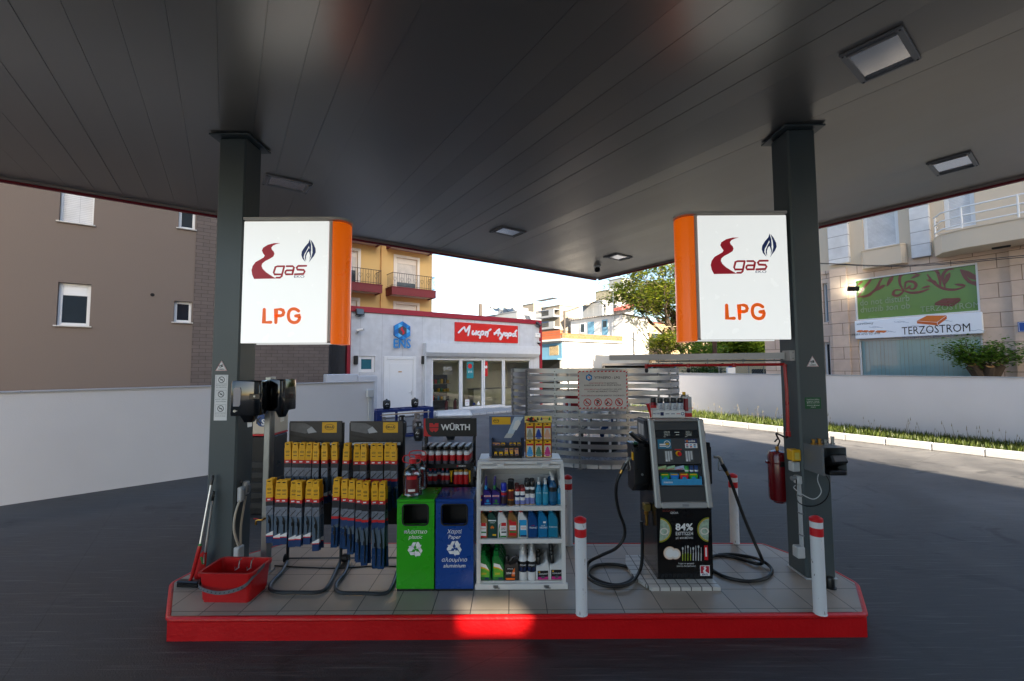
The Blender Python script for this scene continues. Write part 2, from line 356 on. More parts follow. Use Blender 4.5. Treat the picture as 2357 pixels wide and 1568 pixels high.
for i in range(len(I)):                                       # rounded corners of the nosing
    a, p, c = Vector(I[i-1]), Vector(I[i]), Vector(I[(i+1) % len(I)])
    u_, v_ = p+(a-p).normalized()*.05, p+(c-p).normalized()*.05
    for k in range(5):
        t = k/4; q = u_*(1-t)**2+p*2*t*(1-t)+v_*t*t; pts.append((q.x, q.y, .18))
b.tube(pts, .024, redk, 10, True); b.build('nosing', isl)
tile = brick('grey_floor_tiles', (158, 147, 134), (147, 137, 125), (48, 47, 46), .338, .338, .004, 'xy', 0, .42, .5, (.04, .28))
b = B(); b.poly([(x, y, .2) for x, y in inset(P, .045)], tile); b.build('tile_floor', isl)

# ---------------------------------------------------------------- canopy
CZ = 4.9
C0 = G(1375, 640, CZ); dL = (G(0, 405, CZ)-C0).normalized(); dR = (G(2357, 402, CZ)-C0).normalized()
can = T('station_canopy', 'wide flat canopy with dark metal ceiling panels over the pump island', 'canopy', (C0.x, C0.y, CZ))
A2 = math.atan2(dR.y, dR.x)
ceilm = M('canopy_ceiling_metal', (142, 139, 134), .31, .6, var=.05, scale=.6)
seam = M('dark_seam', (60, 60, 60), .7)
LL, LR = 12.4, 9.5
b = B(); k = 0.0
def cp(s, t, z): q = dL*s+dR*t; return (q.x, q.y, z)
while k < LL:
    w_ = .302; tl = random.uniform(-.003, .003); m0, m1 = .0011, .006
    b.add([cp(k+m0, 0, tl), cp(k+w_-m0, 0, -tl), cp(k+w_-m0, LR, -tl), cp(k+m0, LR, tl),
           cp(k, 0, .01), cp(k, LR, .01), cp(k+w_, 0, .01), cp(k+w_, LR, .01)], [(0, 1, 2, 3), (0, 3, 5, 4), (1, 6, 7, 2)], ceilm)
    k += w_
b.add([cp(0, 0, .0095), cp(k, 0, .0095), cp(k, LR, .0095), cp(0, LR, .0095)], [(0, 1, 2, 3)], seam)
b.build('ceiling_panels', can); LL = k
b = B(); trimb, trimr = M('beige_trim', (150, 140, 132), .5), M('canopy_red_fascia', (128, 18, 34), .45)
def edge(p, q, out, z0, z1, th, m):
    p, q, out = Vector(p), Vector(q), Vector(out)*th
    b.add([(p.x, p.y, z0), (q.x, q.y, z0), (q.x+out.x, q.y+out.y, z0), (p.x+out.x, p.y+out.y, z0), (p.x, p.y, z1), (q.x, q.y, z1), (q.x+out.x, q.y+out.y, z1), (p.x+out.x, p.y+out.y, z1)],
          [(3, 2, 1, 0), (4, 5, 6, 7), (0, 1, 5, 4), (1, 2, 6, 5), (2, 3, 7, 6), (3, 0, 4, 7)], m)
cs = [cp(-.02, -.02, 0), cp(LL, -.02, 0), cp(LL, LR, 0), cp(-.02, LR, 0)]
outs = [-dR, dL, dR, -dL]
for i in range(4):
    edge(cs[i], cs[(i+1) % 4], outs[i], -.028, .9, .03, trimb)
b.build('edge_trim', can); b = B()
for i in range(4):
    o = Vector(outs[i])*.031
    edge(Vector(cs[i])+o, Vector(cs[(i+1) % 4])+o, outs[i], -.06, .9, .05, trimr)
b.build('fascia', can)
b = B(); b.add([cp(0, 0, .8), cp(LL, 0, .8), cp(LL, LR, .8), cp(0, LR, .8)], [(0, 1, 2, 3)], greyp); b.build('roof_deck', can)

# recessed ceiling lights
lamp_f = M('lamp_frame_enamel', (122, 124, 127), .4, .3); lamp_g = glassm('lamp_glass', (170, 185, 188), .0, .12); lamp_r = M('lamp_reflector', (66, 74, 77), .5, .6)
def ceil_light(px, label, kind):
    q = [G(x, y, CZ) for x, y in px]; c = sum(q, Vector())/4
    t = T('ceiling_light', label, 'ceiling light', (c.x, c.y, CZ-.004), math.atan2(dL.y, dL.x)+math.pi, 'ceiling lights')
    a, d = .29, .2
    b = B()
    for x0, x1, y0, y1 in ((-a, a, -d, -d+.045), (-a, a, d-.045, d), (-a, -a+.075, -d+.045, d-.045), (a-.075, a, -d+.045, d-.045)):
        b.box(x0, x1, y0, y1, -.02, .002, lamp_f, .004)
    for x in (-a+.04, a-.04): b.box(x-.012, x+.012, -d+.04, d-.04, -.034, -.019, lamp_f, .004)
    for x in (-a+.02, a-.02):
        for y in (-d+.02, d-.02): b.cyl((x, y, -.026), (x, y, -.018), .008, darkgrey, 8)
    b.build('frame', t)
    b = B(); A, D = a-.075, d-.045
    b.add([(-A, -D, -.008), (A, -D, -.008), (A, D, -.008), (-A, D, -.008)], [(0, 1, 2, 3)], lamp_g); b.build('glass', t)
    b = B(); h = .015
    b.add([(-A, -D, .0), (A, -D, .0), (A, D, .0), (-A, D, .0), (-A*.6, -D*.5, .019), (A*.6, -D*.5, .019), (A*.6, D*.5, .019), (-A*.6, D*.5, .019)],
          [(0, 1, 5, 4), (1, 2, 6, 5), (2, 3, 7, 6), (3, 0, 4, 7), (4, 5, 6, 7)], lamp_r)
    if kind == 'led':
        for i in range(9):
            for j in range(6): b.box(-.11+i*.026, -.098+i*.026, -.07+j*.026, -.058+j*.026, .004, .0185, greyp)
    else: b.tube([(-.1, 0, .009), (.1, 0, .009)], .008, greyp, 10)
    b.build('reflector', t)
ceil_light(((1932, 140), (1969, 187), (2121, 119), (2095, 56)), 'large led ceiling light nearest the viewer at the upper right', 'led')
ceil_light(((2130, 385), (2150, 402), (2258, 365), (2240, 349)), 'ceiling light at the right edge of the canopy, right of the right column', 'tube')
ceil_light(((623, 400), (619, 428), (697, 440), (704, 418)), 'ceiling light just right of the top of the left column', 'tube')
ceil_light(((1162, 522), (1137, 538), (1177, 543), (1202, 527)), 'small far ceiling light in the middle, left of the canopy corner', 'tube')
ceil_light(((1402, 585), (1400, 596), (1440, 597), (1447, 586)), 'farthest ceiling light, close to the canopy corner', 'tube')
b = B(); q = G(1375, 612, CZ); b.lathe([(.09, 0), (.09, -.03), (.06, -.04)][::-1], lgrey, 16); o = T('ceiling_camera', 'small dark dome camera hanging under the canopy corner', 'camera', (q.x, q.y, CZ-.004))
b.build('mount', o); b = B(); b.lathe([(.01, -.17), (.05, -.16), (.075, -.12), (.07, -.07), (.05, -.04)], black, 16); b.build('dome', o)

# ---------------------------------------------------------------- columns
def column(x0, x1, y0, label):
    t = T('canopy_column', label, 'column', ((x0+x1)/2, y0+.15, .2), 0, 'canopy columns'); h = (x1-x0)/2
    b = B(); b.box(-h, h, -.15, .15, .001, CZ-.2-.03, colpaint, .018)
    b.build('shaft', t)
    b = B(); b.box(-h-.065, h+.065, -.22, .22, CZ-.2-.03, CZ-.2-.012, colpaint, .003); b.box(-h-.03, h+.03, -.18, .18, CZ-.212, CZ-.203, blackm); b.build('cap_plate', t)
    b = B(); b.box(-h-.008, h+.008, -.158, .158, .001, .012, lgrey, .002); b.build('base_joint', t)
    return t
column(-3.2, -2.9, 4.62, 'left dark green grey column under the canopy, beside the bucket')
column(2.95, 3.25, 4.5, 'right dark green grey column under the canopy, with the card terminal on it')

# ---------------------------------------------------------------- illuminated price signs on the columns
signw = M('lit_white_acrylic', (236, 238, 236), .25, var=.01, emit=.14); signo = M('lit_orange_acrylic', (255, 110, 0), .3, var=.05, emit=.07)
redlogo, bluelogo, orglogo = M('red_vinyl', (170, 18, 40), .4, emit=.06), M('blue_vinyl', (10, 40, 100), .4, emit=.04), M('orange_vinyl', (235, 96, 0), .4, emit=.1)
case = M('sign_case_enamel', (176, 170, 164), .45)
def sl(x, z): return ((x-(450-40*(z-225)/1245))/897, (1472-z)/1258)
ROAD = [(830, 443), (765, 443), (700, 460), (650, 490), (637, 520), (650, 550), (666, 572), (655, 592), (620, 612), (570, 640), (540, 680), (528, 722), (535, 770), (555, 814), (785, 811), (740, 785), (680, 745), (645, 710), (633, 680), (640, 655), (670, 630), (720, 605), (757, 582), (768, 555), (760, 530), (742, 512), (736, 490), (752, 470), (790, 453)]
GAS = [[(870, 684), (800, 684), (778, 692), (760, 748), (768, 768), (838, 768)], [(870, 684), (842, 788), (824, 802), (788, 802)],
       [(895, 684), (958, 684), (972, 697), (954, 768), (888, 768), (880, 752), (886, 735), (897, 727), (962, 727)], [(1100, 681), (1016, 682), (1000, 700), (1008, 720), (1074, 724), (1083, 740), (1070, 765), (980, 768)]]
FLA = [[(1138, 403), (1125, 440), (1085, 485), (1055, 530), (1049, 568), (1060, 605), (1092, 642), (1073, 592), (1080, 560), (1105, 520), (1129, 474), (1141, 520), (1143, 560), (1152, 520), (1152, 460)],
       [(1147, 408), (1175, 445), (1198, 500), (1200, 540), (1180, 580), (1150, 615), (1125, 648), (1150, 597), (1166, 545), (1164, 480)],
       [(1130, 492), (1105, 535), (1089, 570), (1086, 600), (1097, 632), (1099, 580), (1112, 548), (1129, 530), (1141, 575), (1134, 622), (1151, 575), (1148, 530)]]
LPG = [[(660, 1128), (656, 1259), (727, 1259)], [(780, 1262), (783, 1129), (832, 1129), (853, 1137), (862, 1161), (853, 1184), (832, 1193), (785, 1193)],
       smooth([(1016, 1146), (990, 1128), (955, 1124), (922, 1145), (910, 1192), (922, 1240), (958, 1262), (998, 1258), (1022, 1230), (1026, 1196)], 3) + [(986, 1196)]]
def egas(b, f, sc, y, mr, mb):
    b.poly([(f(x, z)[0], y, f(x, z)[1]) for x, z in ROAD], mr)
    for k, s in enumerate(GAS): b.stroke([f(*p) for p in s], 19*sc, y-.0006*k, mr)
    for k, s in enumerate(FLA): b.poly([(f(x, z)[0], y-.0005*k, f(x, z)[1]) for x, z in s], mb)
    a, c = f(1025, 804), f(1025, 778); b.text('EKO', (c[1]-a[1])*1.4, a[0], a[1], y, mb, wid=108*sc)
def lpg_sign(x0, x1, z0, z1, yf, side, label):                   # side = +1: orange end on the right
    t = T('illuminated_sign', label, 'sign', (x0, yf, z0), 0, 'lit gas signs on the columns')
    W, H = x1-x0, z1-z0; D = .3
    def mx(x): return x if side > 0 else W-x
    fw_ = W*.835                                                  # face width, then rail, then the orange end
    b = B(); a, c = sorted((mx(.0), mx(fw_+.035))); b.box(a, c, .015, D-.015, .012, H-.03, case, .006); b.build('case', t)
    b = B(); a, c = sorted((mx(.005), mx(fw_))); b.box(a, c, 0, .0145, .0, H-.045, signw, .005); b.build('face_panel', t)
    b = B(); b.box(a, c, D-.0145, D, .0, H-.045, signw, .005); b.build('face_panel', t)
    xe = fw_+.04; r = W-xe; n = 12
    prof = [(xe, .0)]+[(xe+r*math.sin(math.pi*k/n)**.8 if 0 < k < n else xe, D/2-D/2*math.cos(math.pi*k/n)) for k in range(n+1)]+[(xe, D)]
    b = B(); b.prism([(mx(x), y) for x, y in prof[1:-1]], -.012, H-.05, signo, 'xy'); b.build('end_cover', t)
    cap = [(0, -.008)]+[(xe+(r+.008)*math.sin(math.pi*k/n)**.8 if 0 < k < n else xe, D/2-(D/2+.008)*math.cos(math.pi*k/n)) for k in range(n+1)]+[(0, D+.008)]
    b = B(); b.prism([(mx(x), y) for x, y in cap], H-.029, H, case, 'xy'); b.build('top_cap', t)
    o0, fw2 = (a+.0, fw_) ; sh = 0 if side > 0 else .02*W
    f = lambda x, z: (o0+sh+sl(x, z)[0]*fw2, sl(x, z)[1]*(H-.045))
    b = B(); egas(b, f, fw2/897, -.002, redlogo, bluelogo); b.build('emblem', t)
    b = B()
    for k, s in enumerate(LPG): b.stroke([f(*p) for p in s], 33*fw2/897, -.002-.0005*k, orglogo)
    b.build('lettering', t)
ya = 4.6; a, c = AY(562, 500, ya), AY(551, 790, ya); e = AY(794, 640, ya)
lpg_sign((a.x+c.x)/2, e.x, AY(660, 790, ya).z, AY(660, 500, ya).z, ya, 1, 'white illuminated gas sign with its orange end on the right, on the left column')
ya = 4.48; a, c = AY(1569, 640, ya), AY(1817, 640, ya)
lpg_sign(a.x, c.x, AY(1700, 782, ya).z, AY(1700, 486, ya).z, ya, -1, 'white illuminated gas sign with its orange end on the left, on the right column')
# ---------------------------------------------------------------- buildings: shared helpers
A1 = math.atan2(-dL.y, -dL.x)                                    # walls parallel to the canopy's left edge (facing right and towards us)
A2 = math.atan2(dR.y, dR.x)                                      # walls parallel to its right edge (facing left and towards us)
wglass = M('window_glass', (34, 42, 50), .05, var=.3, scale=1.5)
pvc = M('white_window_frame', (214, 216, 218), .4, var=.03)
slat = brick('roller_shutter_slats', (206, 207, 208), (200, 201, 203), (150, 152, 156), 4, .055, .004, 'xz', 0, .5, .5)
def wall(b, x0, x1, z0, z1, holes, dep, m, y=0):                 # a front skin with openings and their reveals
    xs = sorted({x0, x1, *[min(max(v, x0), x1) for h in holes for v in h[:2]]}); zs = sorted({z0, z1, *[min(max(v, z0), z1) for h in holes for v in h[2:]]})
    for i in range(len(xs)-1):
        for j in range(len(zs)-1):
            cx, cz = (xs[i]+xs[i+1])/2, (zs[j]+zs[j+1])/2
            if not any(h[0] < cx < h[1] and h[2] < cz < h[3] for h in holes): b.rect(xs[i], xs[i+1], zs[j], zs[j+1], y, m)
    for a, c, d, e in holes:
        Y = y+dep
        b.poly([(a, y, d), (a, Y, d), (a, Y, e), (a, y, e)], m); b.poly([(c, y, d), (c, y, e), (c, Y, e), (c, Y, d)], m)
        b.poly([(a, y, e), (a, Y, e), (c, Y, e), (c, y, e)], m); b.poly([(a, y, d), (c, y, d), (c, Y, d), (a, Y, d)], m)
def window(t, h, y, fr=.07, box=0, shut=0, sill=None, leaves=1, glass=None, name='window', frm=None, sm=None):
    x0, x1, z0, z1 = h; frm = frm or pvc; b = B()
    b.box(x0+.002, x0+fr, y-.05, y, z0+.002, z1-.002, frm, .008); b.box(x1-fr, x1-.002, y-.05, y, z0+.002, z1-.002, frm, .008)
    b.box(x0+fr, x1-fr, y-.048, y, z0+.002, z0+fr, frm, .008); b.box(x0+fr, x1-fr, y-.048, y, z1-fr, z1-.002, frm, .008)
    if box: b.box(x0+fr, x1-fr, y-.046, y, z1-fr-box, z1-fr+.001, frm, .01)
    for k in range(1, leaves): xx = x0+(x1-x0)*k/leaves; b.box(xx-fr*.6, xx+fr*.6, y-.044, y, z0+fr, z1-fr-box, frm, .006)
    w_ = b.build(name, t); zt = z1-fr-box
    if shut > 0:
        zs = zt-(zt-z0-fr)*shut; b = B(); b.box(x0+fr, x1-fr, y-.028, y-.018, zs, zt, sm or slat); b.build('roller_shutter', w_)
    if shut < 1:
        b = B(); b.rect(x0+fr, x1-fr, z0+fr, zt, y-.012, glass or wglass); b.build('pane', w_)
    if sill: b = B(); b.box(x0-.05, x1+.05, y-.24, y-.02, z0-.035, z0-.001, sill, .006); b.build('sill', w_)
    return w_

# ---------------------------------------------------------------- brown apartment building on the left
brown = M('brown_render', (108, 96, 88), .85, var=.07, scale=.5, bump=.12, bscale=30, streak=.16)
bbrick = brick('brown_brick_cladding', (98, 87, 82), (91, 81, 76), (62, 54, 50), .36, .125, .007)
F_ = Fac(AY(170, 700, 12.8), A1)
t = T('brown_building', 'brown rendered apartment building with a brick strip, left behind the white wall', 'building', F_.o, A1)
H4 = [F_.box(138, 400, 218, 514), F_.box(131, 652, 208, 750), F_.box(411, 480, 450, 527), F_.box(400, 694, 441, 742)]
xb0, xb1 = F_.px(445, 700)[0], F_.px(756, 830)[0]
b = B(); wall(b, -14, xb0, 0, 13, H4, .16, brown); b.box(-14, xb0+.02, .3, 10, 0, 13, brown); b.build('wall', t)
b = B(); b.box(xb0+.0, xb1, -.02, 9.9, 0, 13, bbrick); b.build('brick_wall', t)
dimw = M('room_behind_window', (30, 27, 25), .8)
sillm = M('marble_sill', (190, 188, 184), .4)
window(t, H4[0], .17, .05, 0, 1, sillm); window(t, H4[1], .17, .09, .27, .0, sillm); window(t, H4[2], .17, .08, 0, 0, sillm); window(t, H4[3], .17, .08, 0, 0, sillm)
b = B(); x, z = F_.px(351, 679); b.ring(x, z, .055, .075, -.012, brown, 20); b.disc(x, z, .056, -.006, M('dark_hole', (8, 8, 8), .9)); b.build('vent_hole', t)
# grey side of the next house, seen between the bricks and the shop
F_ = Fac(AY(785, 820, 22), A1)
t = T('grey_house', 'narrow grey house wall with a dark drainpipe, between brick building and shop', 'building', F_.o, A1)
g_ = M('grey_blue_render', (122, 126, 134), .85, var=.08, scale=1); b = B(); b.box(-2.2, 1.2, 0, 6, 0, 5.0, g_); b.build('wall', t)
b = B(); b.cyl((-.25, -.06, .2), (-.25, -.06, 4.9), .05, darkgrey, 10); b.build('drainpipe', t)

# ---------------------------------------------------------------- white boundary walls
coping = M('metal_coping', (176, 178, 182), .45, .3, var=.05)
def bwall(p, q, h, th, label, group=None, cop=.03):
    p, q = Vector((p[0], p[1], 0)), Vector((q[0], q[1], 0)); d = q-p; a = math.atan2(d.y, d.x); L = d.length
    t = T('boundary_wall', label, 'wall', p, a, group)
    b = B(); b.box(0, L, 0, th, 0, h, wallw); b.build('wall', t)
    b = B(); k = 0
    while k < L: e = min(k+2.4, L+.03); b.box(k-.03 if k == 0 else k+.002, e-.002, -.025, th+.025, h+.001, h+cop, coping, .004); k += 2.4
    b.build('coping', t); return t, L
wl = Vector((-8.85, 7.6)); we = Vector((-3.93, 12.45)); dw = (we-wl).normalized()
t, L = bwall(wl-dw*7, we, 1.93, .22, 'white boundary wall left of the pump island, in front of the brown building')
b = B(); b.box(L-.2, L-.1, -.06, -.002, 0, 1.5, lgrey, .01); b.box(L-.26, L-.06, -.11, -.001, 1.5, 1.72, lgrey, .012); b.build('cable_box', t)
b = B(); b.box(-.001, .001, 0, .001, 0, .001, wallw)
p = AY(752, 862, 16.2); q = AY(866, 860, 17.4); conc = M('pale_concrete', (168, 172, 180), .8, var=.1, bump=.2)
o = T('concrete_parapet', 'low pale concrete parapet behind the end of the left boundary wall', 'wall', (p.x, p.y, 0), A1)
L2 = (Vector((q.x, q.y))-Vector((p.x, p.y))).length
b = B(); b.box(0, L2*.6, 0, .5, 0, p.z, conc, .02); b.box(L2*.6+.002, L2, -.05, .4, 0, p.z-.08, conc, .02); b.build('wall', o)
q0, q1 = G(1563, 952), G(2357, 1041); dr = (q1-q0).normalized(); n0 = Vector((dr.y, -dr.x, 0))
bwall(q0-dr*4.5, q1+dr*8, 1.97, .22, 'long white boundary wall on the right, behind the grass strip')
# its kerb and the grass between
k0, k1 = G(1560, 969), G(2357, 1062); dk = (k1-k0).normalized()
t = T('white_kerb', 'white painted kerb along the grass strip on the right', 'kerb', (k0-dk*4), math.atan2(dk.y, dk.x))
b = B(); LK = (k1-k0).length+12; x = 0
kerbw = M('white_kerb_paint', (206, 205, 202), .7, var=.12, scale=3, bump=.3)
while x < LK: b.box(x+.004, min(x+1.0, LK)-.004, 0, .2, 0, .2, kerbw, .018); x += 1.0
b.build('kerb_stones', t)
soil = M('strip_soil', (70, 62, 44), .95, var=.3, scale=8)
b = B(); kk = [k0-dk*4, k1+dk*8]; ww = [q0-dr*4.5, q1+dr*8]; nk = Vector((-dk.y, dk.x, 0))*.19
b.poly([(kk[0].x+nk.x, kk[0].y+nk.y, .15), (kk[1].x+nk.x, kk[1].y+nk.y, .15), (ww[1].x, ww[1].y, .15), (ww[0].x, ww[0].y, .15)], soil); tag(b.build('planting_soil'), kind='structure')
def leafmat(name, c1, c2, tr=.35):
    m = M(name, c1, .5, var=.0); n, l = m.node_tree.nodes, m.node_tree.links; p = n['Principled BSDF']
    g = n.new('ShaderNodeNewGeometry'); mx = n.new('ShaderNodeMix'); mx.data_type = 'RGBA'
    mx.inputs['A'].default_value = lin(c1)+(1,); mx.inputs['B'].default_value = lin(c2)+(1,)
    l.new(g.outputs['Random Per Island'], mx.inputs['Factor']); l.new(mx.outputs['Result'], p.inputs['Base Color'])
    tl = n.new('ShaderNodeBsdfTranslucent'); l.new(mx.outputs['Result'], tl.inputs[0])
    ms = n.new('ShaderNodeMixShader'); ms.inputs[0].default_value = tr; l.new(p.outputs[0], ms.inputs[1]); l.new(tl.outputs[0], ms.inputs[2]); l.new(ms.outputs[0], n['Material Output'].inputs[0])
    return m
grassm = leafmat('grass_blades', (40, 60, 16), (92, 104, 36)); strawm = leafmat('dry_grass', (112, 98, 60), (130, 116, 76))
rg = random.Random(3); b = B(); vs, fs = [], []; vs2, fs2 = [], []
Lw = (ww[1]-ww[0]).length
for i in range(15000):
    u = rg.random()**.8; base = kk[0].lerp(kk[1], u)+nk*1.15; wb = ww[0].lerp(ww[1], u)-n0*-.03; v = rg.random(); p = base.lerp(wb, v); tall = rg.random() < .02 and v > .55
    h = rg.uniform(.25, .6) if tall else rg.uniform(.05, .19)*(1.2 if v > .6 else 1)
    a = rg.uniform(0, 6.28); wd = .007 if tall else .013; dx, dy = math.cos(a)*wd, math.sin(a)*wd; lx, ly = rg.uniform(-.25, .25)*h, rg.uniform(-.25, .25)*h
    V, Fq = (vs2, fs2) if tall else (vs, fs); k = len(V)
    V += [(p.x-dx, p.y-dy, .14), (p.x+dx, p.y+dy, .14), (p.x+lx*.5+dx*.6, p.y+ly*.5+dy*.6, .15+h*.6), (p.x+lx+.004, p.y+ly, .15+h), (p.x+lx*.5-dx*.6, p.y+ly*.5-dy*.6, .15+h*.6)]
    Fq.append((k, k+1, k+2, k+3, k+4))
    if tall:
        k = len(V); s = .012; V += [(p.x+lx-s, p.y+ly, .15+h*.8), (p.x+lx+s, p.y+ly, .15+h*.85), (p.x+lx, p.y+ly, .17+h)]; Fq.append((k, k+1, k+2))
b.add(vs, fs, grassm); b.add(vs2, fs2, strawm); tag(b.build('grass'), 'green grass and dry weeds along the right boundary wall', 'grass', None, 'stuff')

# ---------------------------------------------------------------- the shop
F_ = S_ = Fac(G(1075, 947), A1)
panel = brick('white_sandwich_panels', (196, 199, 204), (193, 196, 202), (140, 143, 150), 1.02, 9, .006, 'xz', 0, .55, .25, (.55, 0))
shopred = M('shop_red_trim', (150, 18, 40), .4, var=.06)
x0, x1 = S_.px(803, 800)[0], S_.px(1243, 800)[0]; zt = S_.px(1020, 732)[1]
t = T('station_shop', 'low white panelled station shop with red trim and a glazed front', 'shop', S_.o, A1)
dr_, gl_, wn_ = S_.box(885, 823, 955, 960), S_.box(993, 826, 1222, 947), S_.box(825, 820, 863, 857)
dr_ = (dr_[0], dr_[1], .02, dr_[3]); gl_ = (gl_[0], gl_[1], .03, gl_[3])
b = B(); wall(b, x0, x1, 0, zt, [dr_, gl_, wn_], .14, panel)
b.box(x0+.02, gl_[0]-.1, .16, 6.5, 0, zt-.05, panel); b.box(gl_[1]+.1, x1-.02, .16, 6.5, 0, zt-.05, panel); b.box(gl_[0]-.1, gl_[1]+.1, .16, 6.5, gl_[3]+.05, zt-.06, panel)
b.poly([(x1, 0, 0), (x1, 6.6, 0), (x1, 6.6, zt), (x1, 0, zt)], panel); b.poly([(x0, 0, 0), (x0, 0, zt), (x0, 6.6, zt), (x0, 6.6, 0)], panel); b.build('wall', t)
b = B(); b.box(x0-.09, x1+.09, -.07, 6.6, zt+.002, zt+.26, shopred, .01); b.build('roof_trim', t)
b = B(); b.box(x0-.1, x0+.06, -.08, .2, 0, zt, shopred, .01); b.build('corner_trim', t)
b = B(); b.box(x1-.06, x1+.1, -.08, .2, 0, zt, shopred, .01); b.build('corner_trim', t)
window(t, wn_, .1, .14, 0, 0, None, 1, M('blue_tinted_glass', (38, 96, 112), .08))
# service door
x_0, x_1, z_0, z_1 = dr_; b = B()
b.box(x_0-.05, x_0+.11, -.03, .1, z_0, z_1+.05, pvc, .01); b.box(x_1-.11, x_1+.05, -.03, .1, z_0, z_1+.05, pvc, .01); b.box(x_0+.11, x_1-.11, -.028, .1, z_1-.11, z_1+.05, pvc, .01)
b.box(x_0+.112, x_1-.112, .0, .08, z_0, z_1-.112, pvc, .01); b.box(x_0+.24, x_1-.26, -.006, .01, z_0+.25, z_1-.3, pvc, .004); d = b.build('service_door', t)
b = B(); b.box(x_1-.2, x_1-.15, -.02, .0, .98, 1.2, lgrey, .01); b.tube([(x_1-.175, -.02, 1.12), (x_1-.175, -.06, 1.12), (x_1-.33, -.06, 1.12)], .012, lgrey, 8); b.build('handle', d)
b = B(); b.box((x_0+x_1)/2-.1, (x_0+x_1)/2+.08, -.012, -.0075, z_1-.72, z_1-.66, M('door_plate', (190, 150, 110), .4)); b.text('WC', .05, (x_0+x_1)/2-.01, z_1-.71, -.0125, blackp); b.build('door_plate', d)
# roller box above the glazed front
bx = S_.box(972, 793, 1240, 820, .35)
b = B(); b.prism([(-.36, bx[2]+.16), (-.36, bx[3]), (-.001, bx[3]), (-.001, bx[2]-.02), (-.2, bx[2]-.02)], bx[0]+.2, bx[1]+.1, M('roller_box_enamel', (205, 209, 215), .35), 'yz'); b.box(bx[0]+.2, bx[0]+.24, -.3, -.002, .02, bx[2]-.03, pvc); b.build('roller_box', t)
# glazed front: four fields, two of them doors
gx = [S_.px(p, 890)[0] for p in (993, 1061, 1113, 1160, 1222)]; sg = glassm('shop_glass', (214, 220, 214), .03)
for i in range(4):
    dz = i in (1, 2); fr = .1 if dz else .085
    b = B(); a, c, zb, ze = gx[i]+.008, gx[i+1]-.008, .04, gl_[3]-.002; y = .06
    b.box(a, a+fr, y-.05, y+.03, zb, ze, pvc, .008); b.box(c-fr, c, y-.05, y+.03, zb, ze, pvc, .008); b.box(a+fr, c-fr, y-.048, y+.028, zb, zb+(.2 if dz else .1), pvc, .008); b.box(a+fr, c-fr, y-.048, y+.028, ze-fr, ze, pvc, .008)
    o = b.build('glass_door' if dz else 'shop_window', t)
    b = B(); b.rect(a+fr, c-fr, zb+.09, ze-fr, y, sg); b.build('pane', o)
    if dz:
        b = B(); hx = c-fr/2 if i == 1 else a+fr/2; s = -1 if i == 1 else 1
        if i == 2: b.tube([(hx, y-.05, 1.1), (hx, y-.1, 1.1), (hx+.16*s, y-.1, 1.1)], .014, lgrey, 8); b.box(hx-.02, hx+.02, y-.056, y-.05, .95, 1.2, lgrey, .004); b.build('handle', o)
    b = B(); cx = (a+c)/2
    if i == 1:
        b.rect(cx-.32, cx+.1, ze-1.05, ze-.16, y-.004, M('teal_poster', (30, 128, 140), .4)); b.disc(cx-.12, ze-.4, .13, y-.005, redp); b.text('ENS', .15, cx-.1, ze-.75, y-.005, whitep)
        b.build('door_poster', o)
        b = B(); b.rect(cx-.42, cx-.16, .28, .62, y-.004, whitep); b.text('ΣΥΡΑΤΕ', .06, cx-.29, .5, y-.005, redp); b.text('PULL', .06, cx-.29, .36, y-.005, bluep); b.build('door_sticker', o)
        b = B(); b.poly([(cx+.3, y-.004, .3), (cx+.54, y-.004, .3), (cx+.42, y-.004, .52)], whitep); b.build('door_sticker', o); b = B(); b.rect(cx+.05, cx+.22, .3, .42, y-.004, navy); b.build('door_sticker', o)
    if i == 0:
        b.text('84%', .3, cx+.1, ze-.62, y-.004, M('faded_white_print', (150, 150, 145), .5), bold=.02); b.text('ΕΚΠΤΩΣΗ', .12, cx+.1, ze-.8, y-.004, MATS['faded_white_print']); b.build('window_lettering', o)
    if i == 2: b.rect(a+fr+.02, a+fr+.2, ze-.95, ze-.14, y-.004, redp); b.disc(a+fr+.1, ze-.45, .08, y-.005, whitep); b.build('door_poster', o)
# inside
inw = M('shop_inside_wall', (226, 220, 202), .7); b = B(); gx0, gx1 = gx[0]-.2, gx[-1]+.25
b.rect(gx0, gx[1]-.3, 0, 2.6, 4.2, inw); b.rect(gx[1]-.3, gx1, 0, 2.6, 2.5, inw); b.poly([(gx[1]-.3, 2.5, 0), (gx[1]-.3, 4.2, 0), (gx[1]-.3, 4.2, 2.6), (gx[1]-.3, 2.5, 2.6)], inw); b.poly([(gx0, .3, 0), (gx0, 4.2, 0), (gx0, 4.2, 2.6), (gx0, .3, 2.6)], inw); b.poly([(gx1, .3, 0), (gx1, 4.2, 0), (gx1, 4.2, 2.6), (gx1, .3, 2.6)], inw); b.box(gx0, gx1, .16, 4.2, 2.6, 2.7, inw); b.box(gx0, gx1, .16, 4.2, .004, .02, M('shop_floor', (168, 162, 150), .3)); b.build('interior', t)
def shopthing(name, label, cat, fn):
    o = T(name, label, cat, S_.o, A1); fn(o); return o
wood = M('shop_shelf_board', (150, 146, 138), .5); shelfd = M('shelf_dark', (34, 32, 32), .6)
def counter(o):
    b = B(); b.box(gx[2]+.1, gx[4], 1.2, 1.8, .021, 1.05, inw, .03); b.build('body', o); b = B(); b.box(gx[2]+.05, gx[4]+.04, 1.14, 1.86, 1.052, 1.09, wood, .01); b.build('top', o)
shopthing('shop_counter', 'pale shop counter behind the right glass door', 'counter', counter)
